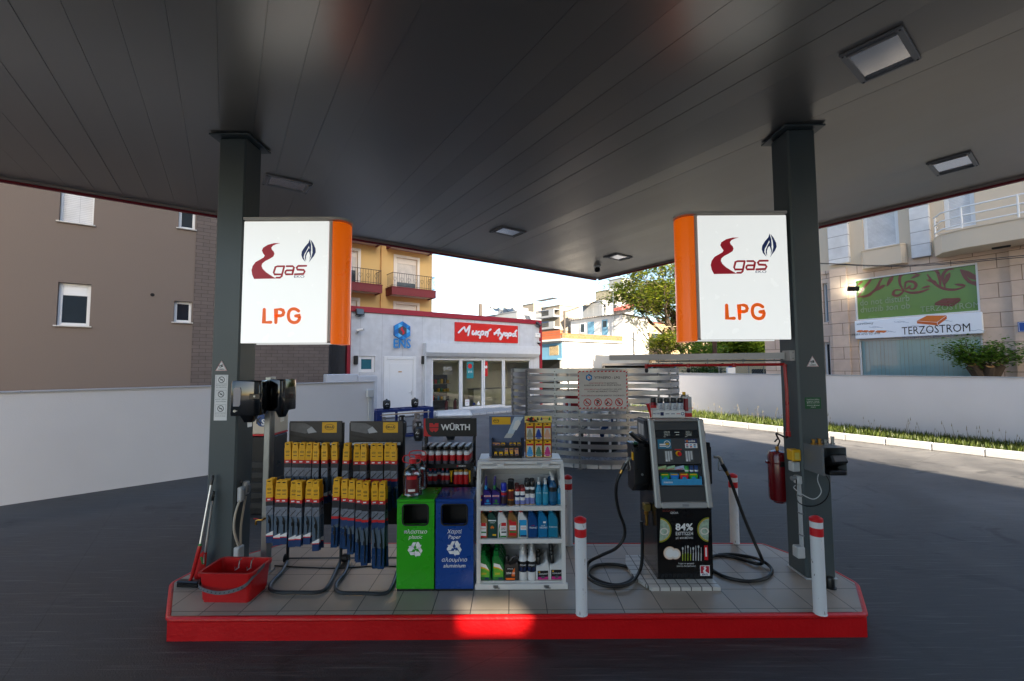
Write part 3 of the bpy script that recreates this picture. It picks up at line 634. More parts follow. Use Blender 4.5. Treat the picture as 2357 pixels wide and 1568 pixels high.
def shelf(o):
    b = B(); b.box(gx[0]+.1, gx[0]+1.9, 1.9, 2.5, .021, 1.9, shelfd); b.build('case', o)
    for z in (.5, .95, 1.4):
        b = B(); b.box(gx[0]+.05, gx[0]+1.95, 1.6, 1.898, z, z+.03, wood); b.build('shelf', o)
        b = B()
        for k in range(10): x = gx[0]+.15+k*.18; b.box(x, x+random.uniform(.08, .14), 1.68, 1.85, z+.031, z+random.uniform(.15, .34), random.choice([whitep, redp, cyanp, yellow, greenp, darkgrey]))
        tag(b.build('goods', o))
shopthing('shop_shelf', 'dark shelf unit with goods behind the left shop window', 'shelf', shelf)
exm = M('extinguisher_red', (140, 18, 26), .3, coat=.3)
for k, px in enumerate((1037, 1057)):
    o = T('fire_extinguisher', ('left' if k == 0 else 'right')+' one of two red fire extinguishers behind the left shop window', 'fire extinguisher', S_.o+S_.d*S_.px(px, 930)[0]-S_.n*.45, A1, 'extinguishers in the shop')
    b = B(); b.lathe([(.0, .03), (.085, .03), (.09, .06), (.09, .5), (.05, .58), (.03, .6)], exm, 14); b.build('cylinder', o); b = B(); b.box(-.03, .08, -.02, .02, .6, .68, black, .01); b.tube(smooth([(.03, 0, .63), (.14, -.02, .58), (.13, -.03, .25)]), .014, black); b.build('valve', o)
# things on the shop's face
def onshop(name, label, cat, px, py, off=.0, group=None): x, z = S_.px(px, py, off); p = S_.o+S_.d*x; return T(name, label, cat, (p.x, p.y, z), A1, group)
hexc = M('hex_blue', (20, 132, 205), .35); hexd = M('hex_dark_blue', (14, 96, 168), .35); hexl = M('hex_light_blue', (96, 178, 226), .35)
def hexlogo(b, x, z, r, y, dep=0, inner=blackp):
    P = [(x+r*math.cos(R(90+60*k)), z+r*math.sin(R(90+60*k))) for k in range(6)]; Q = [(x+r*.52*math.cos(R(90+60*k)), z+r*.52*math.sin(R(90+60*k))) for k in range(6)]
    for k in range(6):
        j = (k+1) % 6; mm = ((P[k][0]+P[j][0])/2, (P[k][1]+P[j][1])/2)
        for tri, m in (((P[k], mm, Q[k]), hexc), ((mm, Q[j], Q[k]), hexd if k % 2 else hexl), ((mm, P[j], Q[j]), hexd if k % 3 else hexc)): b.poly([(p[0], y, p[1]) for p in tri], m)
        if dep: b.add([(P[k][0], y, P[k][1]), (P[j][0], y, P[j][1]), (P[j][0], y+dep, P[j][1]), (P[k][0], y+dep, P[k][1])], [(0, 1, 2, 3)], hexd)
    if inner: b.poly([(p[0], y+.001, p[1]) for p in Q], inner)
    b.poly([(x+r*a, y-.002, z+r*c) for a, c in ((0, -.42), (.2, -.26), (.22, -.05), (.02, .16), (-.02, .4), (-.18, .26), (-.2, .08), (.02, -.14))], redlogo)
o = onshop('shop_emblem', 'blue hexagon emblem with blue letters below it on the white shop wall', 'sign', 924, 762)
b = B(); s = .46; hexlogo(b, 0, 0, s, -.14, .139, M('emblem_back', (60, 70, 82), .5)); b.build('hexagon', o)
b = B(); z2 = S_.px(924, 802)[1]-S_.px(924, 762)[1]; b.text('ENS', .62, 0, z2+.02, -.12, hexc, ext=.035, bold=.008, wid=.86); b.build('letters', o)
x0s, x1s, z0s, z1s = S_.box(1046, 746, 1191, 788); o = T('shop_sign', 'red shop sign with raised white script lettering above the glass doors', 'sign', S_.o, A1)
signred = M('shop_sign_red', (205, 30, 22), .35, var=.03)
b = B(); b.box(x0s, x1s, -.06, -.001, z0s, z1s, signred, .008); b.build('board', o)
Wd, Hd = x1s-x0s, z1s-z0s; q = lambda pts: [(x0s+Wd*(x/626), z0s+Hd*(1-z/190)) for x, z in pts]
SCR = [[(30, 105), (62, 65), (82, 48)], [(82, 48), (90, 80), (96, 92)], [(96, 92), (118, 55), (132, 32)], [(132, 32), (128, 70), (116, 128)],
       smooth([(162, 82), (155, 112), (170, 116), (182, 100)], 3), [(196, 80), (190, 118)], [(222, 84), (194, 102)], [(196, 100), (214, 118), (222, 118)], smooth([(228, 150), (240, 92), (256, 80), (266, 94), (256, 114), (238, 112)], 3),
       smooth([(282, 84), (284, 94), (280, 118)], 2), smooth([(282, 98), (300, 82), (308, 92), (300, 132)], 3), [(318, 70), (336, 54)],
       [(372, 106), (404, 62), (424, 48)], [(424, 48), (418, 84), (410, 116)], [(372, 92), (430, 88)], smooth([(432, 84), (444, 104), (450, 120)], 3), smooth([(472, 82), (452, 122), (436, 156), (428, 146), (444, 126)], 3),
       smooth([(494, 84), (478, 100), (486, 116), (502, 108), (504, 90), (494, 84)], 3), smooth([(508, 140), (520, 96), (536, 82), (546, 94), (538, 112), (518, 112)], 3), smooth([(590, 84), (566, 92), (562, 112), (578, 114), (592, 92)], 3), [(594, 82), (590, 108), (602, 116)], [(592, 68), (606, 50)]]
b = B(); wb_ = M('raised_white_letters', (226, 228, 232), .4)
for k, s in enumerate(SCR): b.stroke(q(s), .085, -.11-.0015*(k % 5), wb_, .05+.0015*(k % 5))
b.build('lettering', o)
def flood(o, tilt=25, yaw=0, s=1):
    b = B().at(0, -.16*s, 0, R(yaw), R(tilt)); b.box(-.19*s, .19*s, -.05*s, .05*s, -.15*s, .15*s, darkgrey, .02*s)
    for k in range(5): b.box(-.16*s, .16*s, .051*s, .07*s, -.12*s+k*.055*s, -.11*s+k*.055*s, darkgrey)
    b.build('lamp_body', o)
    b = B().at(0, -.16*s, 0, R(yaw), R(tilt)); b.rect(-.16*s, .16*s, -.11*s, .11*s, -.0515*s, M('flood_glass', (90, 98, 104), .12)); b.build('glass', o)
    b = B(); b.box(-.02*s, .02*s, -.2*s, -.001, -.2*s, -.17*s, darkgrey); b.tube([(-.2*s, -.16*s, 0), (-.2*s, -.16*s, -.19*s), (.2*s, -.16*s, -.19*s), (.2*s, -.16*s, 0)], .012*s, darkgrey, 6); b.build('bracket', o)
flood(onshop('floodlight', 'dark floodlight at the left end of the shop roof edge', 'floodlight', 826, 719, 0, 'floodlights on the shop'), -12, 12)
flood(onshop('floodlight', 'dark tilted floodlight at the right end of the shop roof edge', 'floodlight', 1236, 746, 0, 'floodlights on the shop'), -40, 35)
for px, py, lb in ((818, 829, 'small black wall lamp left of the small shop window'), (973, 829, 'small black wall lamp right of the white service door')):
    o = onshop('wall_lamp', lb, 'wall lamp', px, py, 0, 'black wall lamps on the shop'); b = B(); b.box(-.085, .085, -.14, -.001, -.2, .2, blackm, .02); b.build('housing', o); b = B(); b.box(-.05, .05, -.11, -.03, -.206, -.2, lamp_r); b.build('lens', o)
o = onshop('security_camera', 'white bullet security camera at the left end of the shop wall', 'camera', 822, 767); b = B(); b.cyl((0, -.001, 0), (0, -.04, 0), .07, lgrey); b.tube([(0, -.04, 0), (0, -.12, .02), (.03, -.16, .08)], .025, lgrey); b.build('bracket', o)
b = B().at(.03, -.2, .12, R(60), R(-10)); b.box(-.06, .06, -.2, .12, -.055, .06, whitep, .03); b.box(-.045, .045, -.21, -.199, -.04, .045, black, .01); b.build('body', o)
o = onshop('alarm_box', 'small white alarm box at the right end of the shop wall', 'alarm box', 1236, 772); b = B(); b.box(-.2, .2, -.1, -.001, -.13, .13, whitep, .02); b.build('case', o); b = B(); b.box(-.1, .1, -.103, -.1005, .0, .07, lgrey); b.build('label_plate', o)
o = onshop('dome_camera', 'small dome camera below the alarm box on the shop wall', 'camera', 1237, 790); b = B(); b.lathe([(.0, .1), (.1, .1), (.1, .02)][::-1], lgrey, 14, (0, -.13, 0)); b.box(-.06, .06, -.13, -.001, .0, .09, lgrey, .01); b.build('mount', o); b = B(); b.lathe([(.01, -.09), (.06, -.07), (.09, 0), (.09, .02)], black, 14, (0, -.13, 0)); b.build('dome', o)
# tiled step before the shop
p = G(1020, 962); tilew = brick('pale_step_tiles', (176, 178, 180), (168, 170, 173), (96, 98, 100), .4, .4, .012, 'xy', 0, .5, .3)
o = T('shop_step', 'pale tiled step in front of the shop windows', 'step', S_.o, A1); b = B(); b.box(gx[0]-.4, gx[3]-.2, -1.9, -.01, .001, .11, tilew, .01); b.build('slab', o)
p, q = G(1003, 964), G(1088, 962); o = T('kerb_block', 'rounded white concrete block on the ground before the shop', 'kerb', (p.x, p.y, 0), math.atan2(q.y-p.y, q.x-p.x)); b = B(); b.box(0, (q-p).length, 0, 1.5, .001, .24, kerbw, .1); b.build('block', o)
# ---------------------------------------------------------------- yellow building behind the shop
yel = M('yellow_render', (206, 172, 112), .85, var=.08, scale=.4, bump=.1, bscale=20); maroon = M('maroon_balcony_paint', (112, 24, 30), .6, var=.08)
soff = M('white_soffit', (200, 196, 192), .8, var=.04); iron = M('black_wrought_iron', (24, 24, 26), .5)
Y_ = Fac(AY(950, 700, 31), A1)
t = T('yellow_building', 'yellow apartment building with maroon balconies behind the shop', 'building', Y_.o, A1)
xr = Y_.px(994.5, 650)[0]
def lift(h, k): return (h[0], h[1], h[2]+k*FH, h[3]+k*FH)
dU, dLw = Y_.box(912, 596, 960, 668), Y_.box(910, 702, 959, 768); FH = dU[3]-dLw[3]
lU = Y_.box(776, 583, 823, 652); lU = (lU[0], lU[1], dU[2], dU[3])
holes = [lift(h, k) for h in (dU, lU) for k in (-1, 0, 1)]
b = B(); wall(b, -26, xr, 0, dU[3]+FH+1.4, holes, .12, yel); b.box(-26, xr-.01, .2, 12, 0, dU[3]+FH+1.4, yel); b.poly([(xr, 0, 0), (xr, 12, 0), (xr, 12, 14), (xr, 0, 14)], yel); b.build('wall', t)
cream = M('cream_frame', (216, 208, 196), .5, var=.03); cslat = brick('cream_shutter_slats', (206, 200, 190), (203, 197, 187), (165, 158, 150), 4, .06, .005, 'xz', 0, .5, .4)
for h in holes:
    w_ = window(t, h, .13, .09, .3, .75 if h[0] > -3 else .5, None, 1, None, 'balcony_door', cream, cslat)
    b = B(); x0, x1, z0, z1 = h
    for q in ((x0-.2, x0, z0, z1+.2), (x1, x1+.2, z0, z1+.2), (x0, x1, z1, z1+.2)): b.box(q[0], q[1], -.03, .01, q[2], q[3], cream, .006)
    b.build('surround', w_)
zb = Y_.px(1003, 671, 1.15)[1]; zb0 = Y_.px(1003, 687, 1.15)[1]; xe1 = Y_.px(1003.5, 680, 1.15)[0]; xe0 = Y_.px(902, 670, 1.15)[0]; xl1 = Y_.px(880, 668, 1.15)[0]
def balcony(x0, x1, k):
    z1, z0 = zb+k*FH, zb0+k*FH; b = B(); b.box(x0, x1, -1.15, .0, z0+.1, z1, maroon); b.box(x0, x1, -1.15, -1.02, z0, z0+.098, maroon); b.box(x0, x0+.12, -1.018, -.002, z0, z0+.098, maroon); b.box(x1-.12, x1, -1.018, -.002, z0, z0+.098, maroon)
    b.box(x0-.03, x1+.03, -1.18, .0, z1+.002, z1+.05, maroon); o = b.build('balcony', t)
    b = B(); b.box(x0+.122, x1-.122, -1.016, -.003, z0+.06, z0+.097, soff); b.disc((x0+x1)/2, 0, .01, 0, soff) if 0 else None; b.build('soffit', o)
    b = B(); zr = z1+.05; y = -1.08; h = .95
    b.tube([(x0+.06, -.02, zr+h), (x0+.06, y, zr+h), (x1-.06, y, zr+h), (x1-.06, -.02, zr+h)], .022, iron, 6); b.tube([(x0+.06, -.02, zr+.1), (x0+.06, y, zr+.1), (x1-.06, y, zr+.1), (x1-.06, -.02, zr+.1)], .014, iron, 6)
    n = int((x1-x0)/.17)
    for i in range(n+1):
        x = x0+.06+(x1-x0-.12)*i/n; b.tube([(x, y, zr), (x, y, zr+h)], .011, iron, 4, caps=False)
        if i % 3 == 1:
            for s in (-1, 1): b.tube([(x+s*a, y-.012, zr+c) for a, c in ((0, .35), (.1, .5), (.12, .6), (.06, .66), (.02, .6))], .009, iron, 4, caps=False)
    for xx in (x0+.06, x1-.06):
        for i in range(1, 6): yy = -.02+(y+.02)*i/6; b.tube([(xx, yy, zr), (xx, yy, zr+h)], .011, iron, 4, caps=False)
    b.build('railing', o)
for k in (-1, 0, 1): balcony(xe0, xe1, k); balcony(-12, xl1, k)
b = B(); xp = Y_.px(875.5, 700)[0]; b.cyl((xp, -.05, 0), (xp, -.05, 16), .05, M('yellow_pipe', (190, 140, 80), .5), 8); b.build('drainpipe', t)

# ---------------------------------------------------------------- blocks that stand at an angle to us: corner, left flank, right flank
def Fl(o): return Fac(o, A1-math.pi/2)
def block(name, label, cpx, lpx, rpx, tpy, Y, m, wins=(), lw=(), roof=None, hole=.1, cat='building', body=True, glass=None):
    c = AY(cpx, tpy, Y); F1, F2 = Fac(c, A1), Fl(c); t = T(name, label, cat, F1.o, A1)
    W, D, H = F1.px(rpx, tpy)[0], -F2.px(lpx, tpy)[0], c.z
    hs = [F1.box(*q) for q in wins]; b = B(); wall(b, 0, W, 0, H, hs, hole, m); b.box(.01, W, hole+.05, max(D, 3), 0, H-.02, m); b.box(-.08, W+.08, -.08, max(D, 3)+.05, H+.001, H+.12, roof or m)
    hl = [F2.box(*q) for q in lw]; b.at(0, 0, 0, -math.pi/2); wall(b, -D, 0, 0, H, hl, hole, m); b.build('wall', t)
    for h in hs: window(t, h, hole+.01, .08, glass=glass)
    for h in hl:
        w_ = window(t, h, hole+.01, .08); w_.rotation_euler.z = -math.pi/2
    return t, F1, F2, W, D, H
# white house with the roof terrace
wh = M('sunlit_white_house_render', (194, 193, 190), .85, var=.08, scale=.7, bump=.2, bscale=15)
HY = 34
c = AY(1294, 785, HY); F1, F2 = Fac(c, A1), Fl(c)
t = T('white_house', 'old white house with a brick edged roof terrace, right of the shop', 'house', F1.o, A1)
blued = M('faded_blue_paint', (96, 140, 164), .7, var=.15, scale=3); blackmarble = M('black_marble', (30, 32, 36), .15, var=.6, scale=2.5)
xr = F1.px(1493.6, 800)[0]; xc = F1.px(1433, 750)[0]; zt = c.z; zu = F1.px(1433, 724)[1]; zu2 = F1.px(1493.6, 735)[1]
b = B(); b.box(0, xr, 0, 9, 0, zt, wh); b.box(-.3, xc, -.25, 9, zt+.002, zt+.16, wh, .01); b.build('lower_storey', t)
b = B(); b.prism([(xc, zt+.001), (xr, zt+.001), (xr, zu2), (xc, zu)], .0, 6.5, wh); b.build('upper_storey', t)
roofc = M('corrugated_roof_sheet', (128, 122, 116), .7); b = B()
for k in range(22): yy = -.15+k*.31; b.prism([(xc-.25, zu+.03), (xr+.2, zu2+.0), (xr+.2, zu2+.08), (xc-.25, zu+.11)], yy, yy+.2, roofc)
b.build('roof', t)
tb = brick('orange_hollow_brick', (178, 92, 52), (160, 78, 44), (120, 98, 80), .34, .2, .02, bump=.8)
b = B(); b.box(.0, xc-.02, -.02, .18, zt+.162, zt+.62, tb); b.box(-.02, .18, .19, 5.5, zt+.162, zt+.9, tb); b.build('parapet', t)
F3 = Fac(F1.o+F1.d*xc, A1-math.pi/2)
for nm, q in (('terrace_door', (1353, 741, 1368, 775)), ('terrace_door', (1386, 736, 1399, 774))):
    h = F3.box(*q); b = B().at(xc, 0, 0, -math.pi/2); b.box(h[0], h[1], -.03, .0, zt+.2, h[3], blued, .01); b.box(h[0]+.1, h[1]-.1, -.04, -.029, zt+.4, (h[2]+h[3])/2, blued, .01)
    if q[0] > 1380: b.rect(h[0]+.1, h[1]-.1, h[3]-.7, h[3]-.1, -.035, wglass)
    b.build(nm, t)
h = F3.box(1336, 744, 1347, 767); b = B().at(xc, 0, 0, -math.pi/2); b.box(h[0], h[1], -.04, .0, h[2], h[3], pvc); b.rect(h[0]+.08, h[1]-.08, h[2]+.08, h[3]-.08, -.042, wglass); b.build('window', t)
h = F2.box(1246, 791, 1293, 826); b = B().at(0, 0, 0, -math.pi/2); b.box(-6, -.01, -.03, -.001, h[2], h[3], blued); b.box(-6, .0, -.5, -.031, h[2]-.08, h[2], blued); b.build('porch_front', t)
h = F2.box(1266, 796, 1286, 818); b = B().at(0, 0, 0, -math.pi/2); b.rect(h[0], h[1], h[2], h[3], -.034, blackp)
for k in range(9): x = h[0]+(h[1]-h[0])*k/8; b.tube([(x, -.05, h[2]), (x+.04, -.05, (h[2]+h[3])/2), (x, -.05, h[3])], .011, M('cream_grille', (200, 180, 140), .6), 4)
b.build('porch_grille', t); h = F2.box(1262, 828, 1289, 880); b = B().at(0, 0, 0, -math.pi/2); b.box(-4.4, -.3, -.02, -.001, 0, h[3], blackmarble); b.build('marble_wall', t)
b = B(); x, z = F1.px(1382, 810); b.tube([(x-.35, -.02, z+.1), (x-.2, -.3, z), (x+.1, -.45, z-.02), (x+.2, -.3, z-.08), (x-.1, -.1, z-.02)], .025, M('rusty_wire', (120, 90, 60), .7), 5); b.build('wire_ring', t)
b = B(); x, z = F1.px(1440, 742); b.tube([(x, -.02, z), (x-.05, -.02, z-1.2), (x, -.02, z-2.6)], .03, M('weathered_cable', (150, 140, 122), .7), 5, caps=False); b.build('wall_cable', t)
# flue and aerial on its roof
p = F1.o+F1.d*(xc+.2)-F1.n*2.2; o = T('flue_pipe', 'thin metal flue pipe with a cowl above the white house roof', 'flue', (p.x, p.y, zu-.4)); b = B(); b.cyl((0, 0, 0), (0, 0, 1.3), .1, galv); b.build('pipe', o); b = B(); b.lathe([(.0, 1.62), (.16, 1.52), (.1, 1.5), (.1, 1.36), (.17, 1.32), (.1, 1.3)][::-1], darkgrey, 12); b.build('cowl', o)
p = F3.o+F3.d*F3.px(1415, 760)[0]-F3.n*-.12; o = T('roof_aerial', 'tall thin aerial mast on the white house terrace', 'aerial', (p.x, p.y, zt+.1))
zz = AY(1415, 650, p.y).z-zt; b = B(); b.cyl((0, 0, .2), (0, 0, zz), .035, galv, 6); b.build('mast', o); b = B(); b.tube([(-.9, .3, zz*.86), (.9, -.3, zz*.86)], .02, galv, 5); b.box(-.3, .3, -.1, .1, zz*.84, zz*.87, lgrey)
for k in range(7): b.tube([(-.8+k*.26, .27-k*.09-.35, zz*.865), (-.8+k*.26, .27-k*.09+.35, zz*.865)], .015, galv, 4)
b.build('elements', o)
# far blocks
pw, pc, pg = M('pale_white_render', (140, 143, 146), .85, var=.06, scale=.2), M('pale_cream_render', (126, 119, 108), .85, var=.08, scale=.2), M('pale_grey_render', (124, 127, 128), .85, var=.06, scale=.2)
t, f1, f2, W, D, H = block('far_building', 'low white far building with roof solar tanks, just right of the shop roof', 1190, 1120, 1246, 717, 72, pw, ((1222, 742, 1232, 760), (1196, 744, 1212, 760)), ((1150, 722, 1154, 727), (1165, 735, 1180, 752)))
b = B(); b.box(-1, W*.55, -1.2, 0, H-3.4, H-3.1, pw); b.box(W*.3, W*.9, 3, 8, H+.1, H+1.2, pw); b.build('roof_slab', t)
for k in range(2):
    p = f1.o+f1.d*(-1.5+k*2.2)-f1.n*(5-k); o = T('solar_tank', ('left' if k == 0 else 'right')+' one of two white solar water tanks on the low white far building', 'water tank', (p.x, p.y, H+.12), A1, 'solar tanks'); b = B(); b.cyl((-.9, 0, 1.3), (.9, 0, 1.3), .5, whitep, 14); b.build('tank', o); b = B(); b.poly([(-.9, -.2, 1.2), (.9, -.2, 1.2), (.9, -2, .1), (-.9, -2, .1)], wglass)
    for x in (-.8, .8): b.tube([(x, 0, 0), (x, 0, 1)], .05, galv, 5)
    b.build('collector', o)
block('far_building', 'small cream penthouse block on the skyline left of the balcony building', 1228, 1203, 1250, 699, 80, pc, (), ((1206, 705, 1208, 709),))
t, f1, f2, W, D, H = block('far_building', 'cream far building with white balconies on its left flank', 1288, 1246, 1333, 703, 66, pc, ((1310, 722, 1313, 727), (1310, 748, 1313, 753)), ((1252, 716, 1262, 727), (1266, 716, 1270, 727), (1276, 714, 1282, 727), (1252, 740, 1260, 752), (1266, 738, 1271, 752), (1276, 737, 1282, 748)))
for py in (729, 756):
    z = f2.px(1275, py, 1.2)[1]; b = B().at(0, 0, 0, -math.pi/2); b.box(-D, 0, -1.2, -.01, z, z+.3, pw); b.box(-D*.28, 0, -1.2, -1.1, z+.3, z+1.1, pw); b.box(-D, 0, -1.2, -.01, z+2.9, z+3.0, pw); o = b.build('balcony', t)
    b = B().at(0, 0, 0, -math.pi/2); b.tube([(-D, -1.15, z+1.1), (-D*.28, -1.15, z+1.1)], .04, bluep, 5)
    for k in range(24): x = -D+D*.72*k/23; b.tube([(x, -1.15, z+.3), (x, -1.15, z+1.1)], .025, darkgrey, 4, caps=False)
    b.build('railing', o)
t, f1, f2, W, D, H = block('far_building', 'white far house with a striped awning, below the tall grey tower', 1386, 1341, 1456, 693, 60, pw, ((1410, 702, 1420, 716),), ((1352, 706, 1360, 722), (1366, 706, 1378, 724)))
b = B().at(0, 0, 0, -math.pi/2); z = f2.px(1360, 703, 1)[1]; b.poly([(-D, -.02, z+.9), (-1, -.02, z+.9), (-1, -1.6, z), (-D, -1.6, z)], M('striped_awning', (206, 196, 176), .8)); b.build('awning', t)
b = B(); tilr = M('red_roof_tiles', (142, 74, 66), .8, var=.2, scale=2); b.prism([(2.2, H-1.3), (W+1, H+.2), (W+1, H+.6), (2.2, H-.9)], -1.6, -.02, tilr); b.build('tiled_roof', t)
block('far_building', 'tall plain grey tower block behind the white far house', 1432, 1406, 1457, 640, 76, pg, ((1438, 650, 1440, 653),), ((1412, 652, 1415, 656),))
block('far_building', 'cream far block left of the tall grey tower', 1420, 1371, 1440, 664, 74, M('pale_yellow_render', (136, 130, 112), .85, var=.05, scale=.2), (), ((1380, 672, 1384, 678), (1392, 672, 1397, 682)))
t, f1, f2, W, D, H = block('warehouse', 'old beige building with dark windows behind the trees', 1480, 1470, 1775, 742, 50, M('beige_old_render', (150, 128, 98), .9, var=.15, scale=.4, bump=.2), ((1500, 766, 1530, 785), (1540, 766, 1552, 788), (1600, 770, 1630, 790), (1660, 770, 1690, 790)), (), tilr)
t, f1, f2, W, D, H = block('brick_house', 'unfinished grey block house with a dark red tile band beside the white house', 1300, 1236, 1340, 762, 44, M('raw_block_wall', (146, 128, 108), .9, var=.2, scale=1), (), ())
b = B().at(0, 0, 0, -math.pi/2); b.box(-D, 0, -.2, -.01, H-2.6, H-1.2, brick('dark_red_tiles', (118, 56, 40), (104, 48, 36), (70, 36, 28), .3, .3, .03, bump=1)); b.build('tile_band', t)
# shed with light blue posts
c = AY(1560, 838, 29); o = T('open_shed', 'open shed with a corrugated roof on light blue posts, behind the enclosure', 'shed', (c.x, c.y, 0), A1)
b = B(); W = 5.2; b.box(-3.4, W, -.2, 3.6, c.z-.08, c.z+.02, roofc)
for k in range(26): b.box(-3.4+k*.34, -3.2+k*.34, -.25, 3.6, c.z+.021, c.z+.06, roofc)
b.build('roof', o)
bp_ = M('light_blue_post', (110, 160, 186), .6)
for x in (-2.8, -.3, 2.2, 4.7): b = B(); b.cyl((x, 0, 0), (x, 0, c.z-.081), .05, bp_, 8); b.build('post', o)
b = B(); b.box(-3.4, W, 3.4, 3.6, 0, c.z-.09, M('shed_back', (62, 60, 60), .9, var=.3, scale=1.5)); b.build('back_wall', o)

# ---------------------------------------------------------------- mattress shop building on the right
stone = brick('pink_travertine_blocks', (208, 186, 168), (198, 175, 158), (130, 108, 94), 1.15, .52, .012, 'xz', .5, .8, .4)
ren = M('beige_pink_render', (206, 190, 168), .85, var=.05, scale=.5, bump=.1); quo = brick('white_quoin_blocks', (214, 214, 214), (208, 208, 210), (150, 148, 150), 9, .5, .014, 'xz', 0, .8, .5)
K_ = Fac(AY(2100, 700, 17), A2)
t = T('corner_building', 'pink stone shop building with a green window and a curved balcony on the right', 'building', K_.o, A2)
f = lambda x, y: (1841.6+x/3.0056, 399+y/3.0056)
def kb(x0, y0, x1, y1, off=0): a, c = f(x0, y0), f(x1, y1); return K_.box(a[0], a[1], c[0], c[1], off)
gz = kb(375, 675, 1240, 975); bn = kb(378, 990, 1265, 1128, .15); lw_ = kb(405, 1142, 1262, 1410); zs = K_.px(*f(800, 575))[1]
gz = (gz[0], gz[1], bn[3]+.02, gz[3]); lw_ = (lw_[0], gz[1], .5, bn[2]-.02)
uw = kb(430, 262, 680, 470); uw2 = kb(985, 60, 1205, 300); uw2 = (uw2[0], uw2[1], zs+.8, uw2[3]+.3)
fw1 = kb(160, 760, 192, 1030); fd = kb(165, 1170, 212, 1400)
x0, x1 = K_.px(1762, 830)[0], 12
b = B(); wall(b, x0, x1, 0, zs, [gz, lw_, fw1, (fd[0], fd[1], .02, fd[3])], .2, stone); b.build('stone_wall', t)
uw = (uw[0], uw[1], zs+.55, uw[3]); b = B(); wall(b, x0, x1, zs+.002, 9.6, [uw, uw2], .14, ren, .01); b.build('rendered_wall', t)
b = B(); b.box(x0, x1, .27, 11, 0, 9.6, ren); b.build('core', t)
pil = kb(228, 700, 345, 1400); b = B(); b.box(pil[0], pil[1], -.14, -.002, 0, zs, stone, .01); b.build('pilaster', t)
pil2 = kb(1480, 600, 1560, 1400); b = B(); b.box(pil2[0], pil2[0]+1.3, -.12, -.002, 0, zs-.3, stone, .01); b.build('pilaster', t)
for q in (kb(205, 340, 345, 630), kb(770, 190, 905, 580)): b = B(); b.box(q[0], q[1], -.2, .008, q[2] if q[0] < uw[0] else zs-.1, 9.6, quo, .01); b.build('quoins', t)
b = B(); b.box(x0, pil[0]-.002, -.06, -.002, zs-.15, zs, stone, .01); b.build('cornice', t)
window(t, uw, .15, .13, 0, 1, None); window(t, uw2, .15, .13, 0, 1, None); window(t, fw1, .2, .06, glass=M('pale_blue_glass', (86, 120, 140), .08)); window(t, (fd[0], fd[1], .02, fd[3]), .2, .08, glass=wglass, name='door')
# curved bay below the upper window, balcony with rails
def bay(xa, xb, z0, z1, dep, m, name, cham=.5):
    b = B(); P = [(xa, .0), (xa, -.15), (xa+.12, -dep), (xb-.12, -dep), (xb, -.15), (xb, 0)] if cham < .3 else [(xa, 0), (xa, -dep*.35), (xa+cham*.35, -dep*.8), (xa+cham, -dep), (xb-cham, -dep), (xb-cham*.35, -dep*.8), (xb, -dep*.35), (xb, 0)]
    b.prism(P, z0, z1, m, 'xy'); b.prism([(x*1.0, y-.03 if y < 0 else y) for x, y in P], z1+.001, z1+.05, m, 'xy'); return b.build(name, t)
q = kb(410, 480, 725, 640, .35); bay(q[0], q[1], q[2], zs+.5, .35, ren, 'window_apron', .25)
q = kb(885, 415, 1120, 540, 1.2); bx0 = q[0]; bz0, bz1 = q[2], q[3]
ob = bay(bx0, 12, bz0, bz1, 1.25, ren, 'balcony', .9); b = B()
for k in range(3): b.tube([(bx0+.03, -.1, bz1+.2+k*.3), (bx0+.03, -.45, bz1+.2+k*.3), (bx0+.33, -1.0, bz1+.2+k*.3), (bx0+.9, -1.22, bz1+.2+k*.3), (12, -1.22, bz1+.2+k*.3)], .028, whitep, 6)
for x, y in [(bx0+.05, -.42), (bx0+.9, -1.22)]+[(bx0+.9+1.3*k, -1.22) for k in range(1, 7)]: b.tube([(x, y, bz1+.05), (x, y, bz1+.83)], .03, whitep, 6)
b.build('railing', ob)
# green shop window film with maroon scrolls
filmg = M('green_window_film', (90, 128, 56), .25, var=.08, scale=1); scro = M('maroon_scroll_print', (104, 42, 34), .3); palep = M('faded_film_lettering', (134, 152, 118), .35)
b = B(); x0, x1, z0, z1 = gz; W, H = x1-x0, z1-z0
for q in ((x0+.002, x0+.06, z0+.002, z1-.002), (x1-.06, x1-.002, z0+.002, z1-.002), (x0+.06, x1-.06, z1-.06, z1-.002), (x0+.06, x1-.06, z0+.002, z0+.05)): b.box(q[0], q[1], .02, .12, q[2], q[3], pvc, .006)
w_ = b.build('display_window', t); b = B(); b.rect(x0+.06, x1-.06, z0+.05, z1-.06, .1, filmg)
fx = lambda p: [(x0+W*(x-375)/865, z0+H*(1-(y-(735-.139*(x-375)))/300)) for x, y in p]
for k, s in enumerate(([(385, 860), (470, 845), (540, 800), (580, 740), (600, 715)], [(395, 860), (450, 790), (500, 740), (505, 720)], [(745, 800), (725, 750), (735, 700), (790, 680), (860, 690)], [(745, 800), (690, 800), (672, 830), (705, 838), (740, 815), (750, 790)],
                       [(750, 800), (800, 815), (870, 805), (925, 785)], [(920, 690), (960, 745), (1020, 780), (1090, 785), (1150, 765)], [(1000, 770), (1000, 720), (985, 670), (950, 660)], [(1030, 770), (1020, 700), (1050, 660), (1090, 655)], [(1135, 660), (1170, 720), (1235, 760)], [(760, 790), (770, 745), (820, 740), (840, 765), (815, 790), (785, 780)])):
    P = fx(smooth(s, 4)); n = len(P); b.stroke(P, [.04+.06*math.sin(math.pi*i/(n-1)) for i in range(n)], .0985-.0006*k, scro)
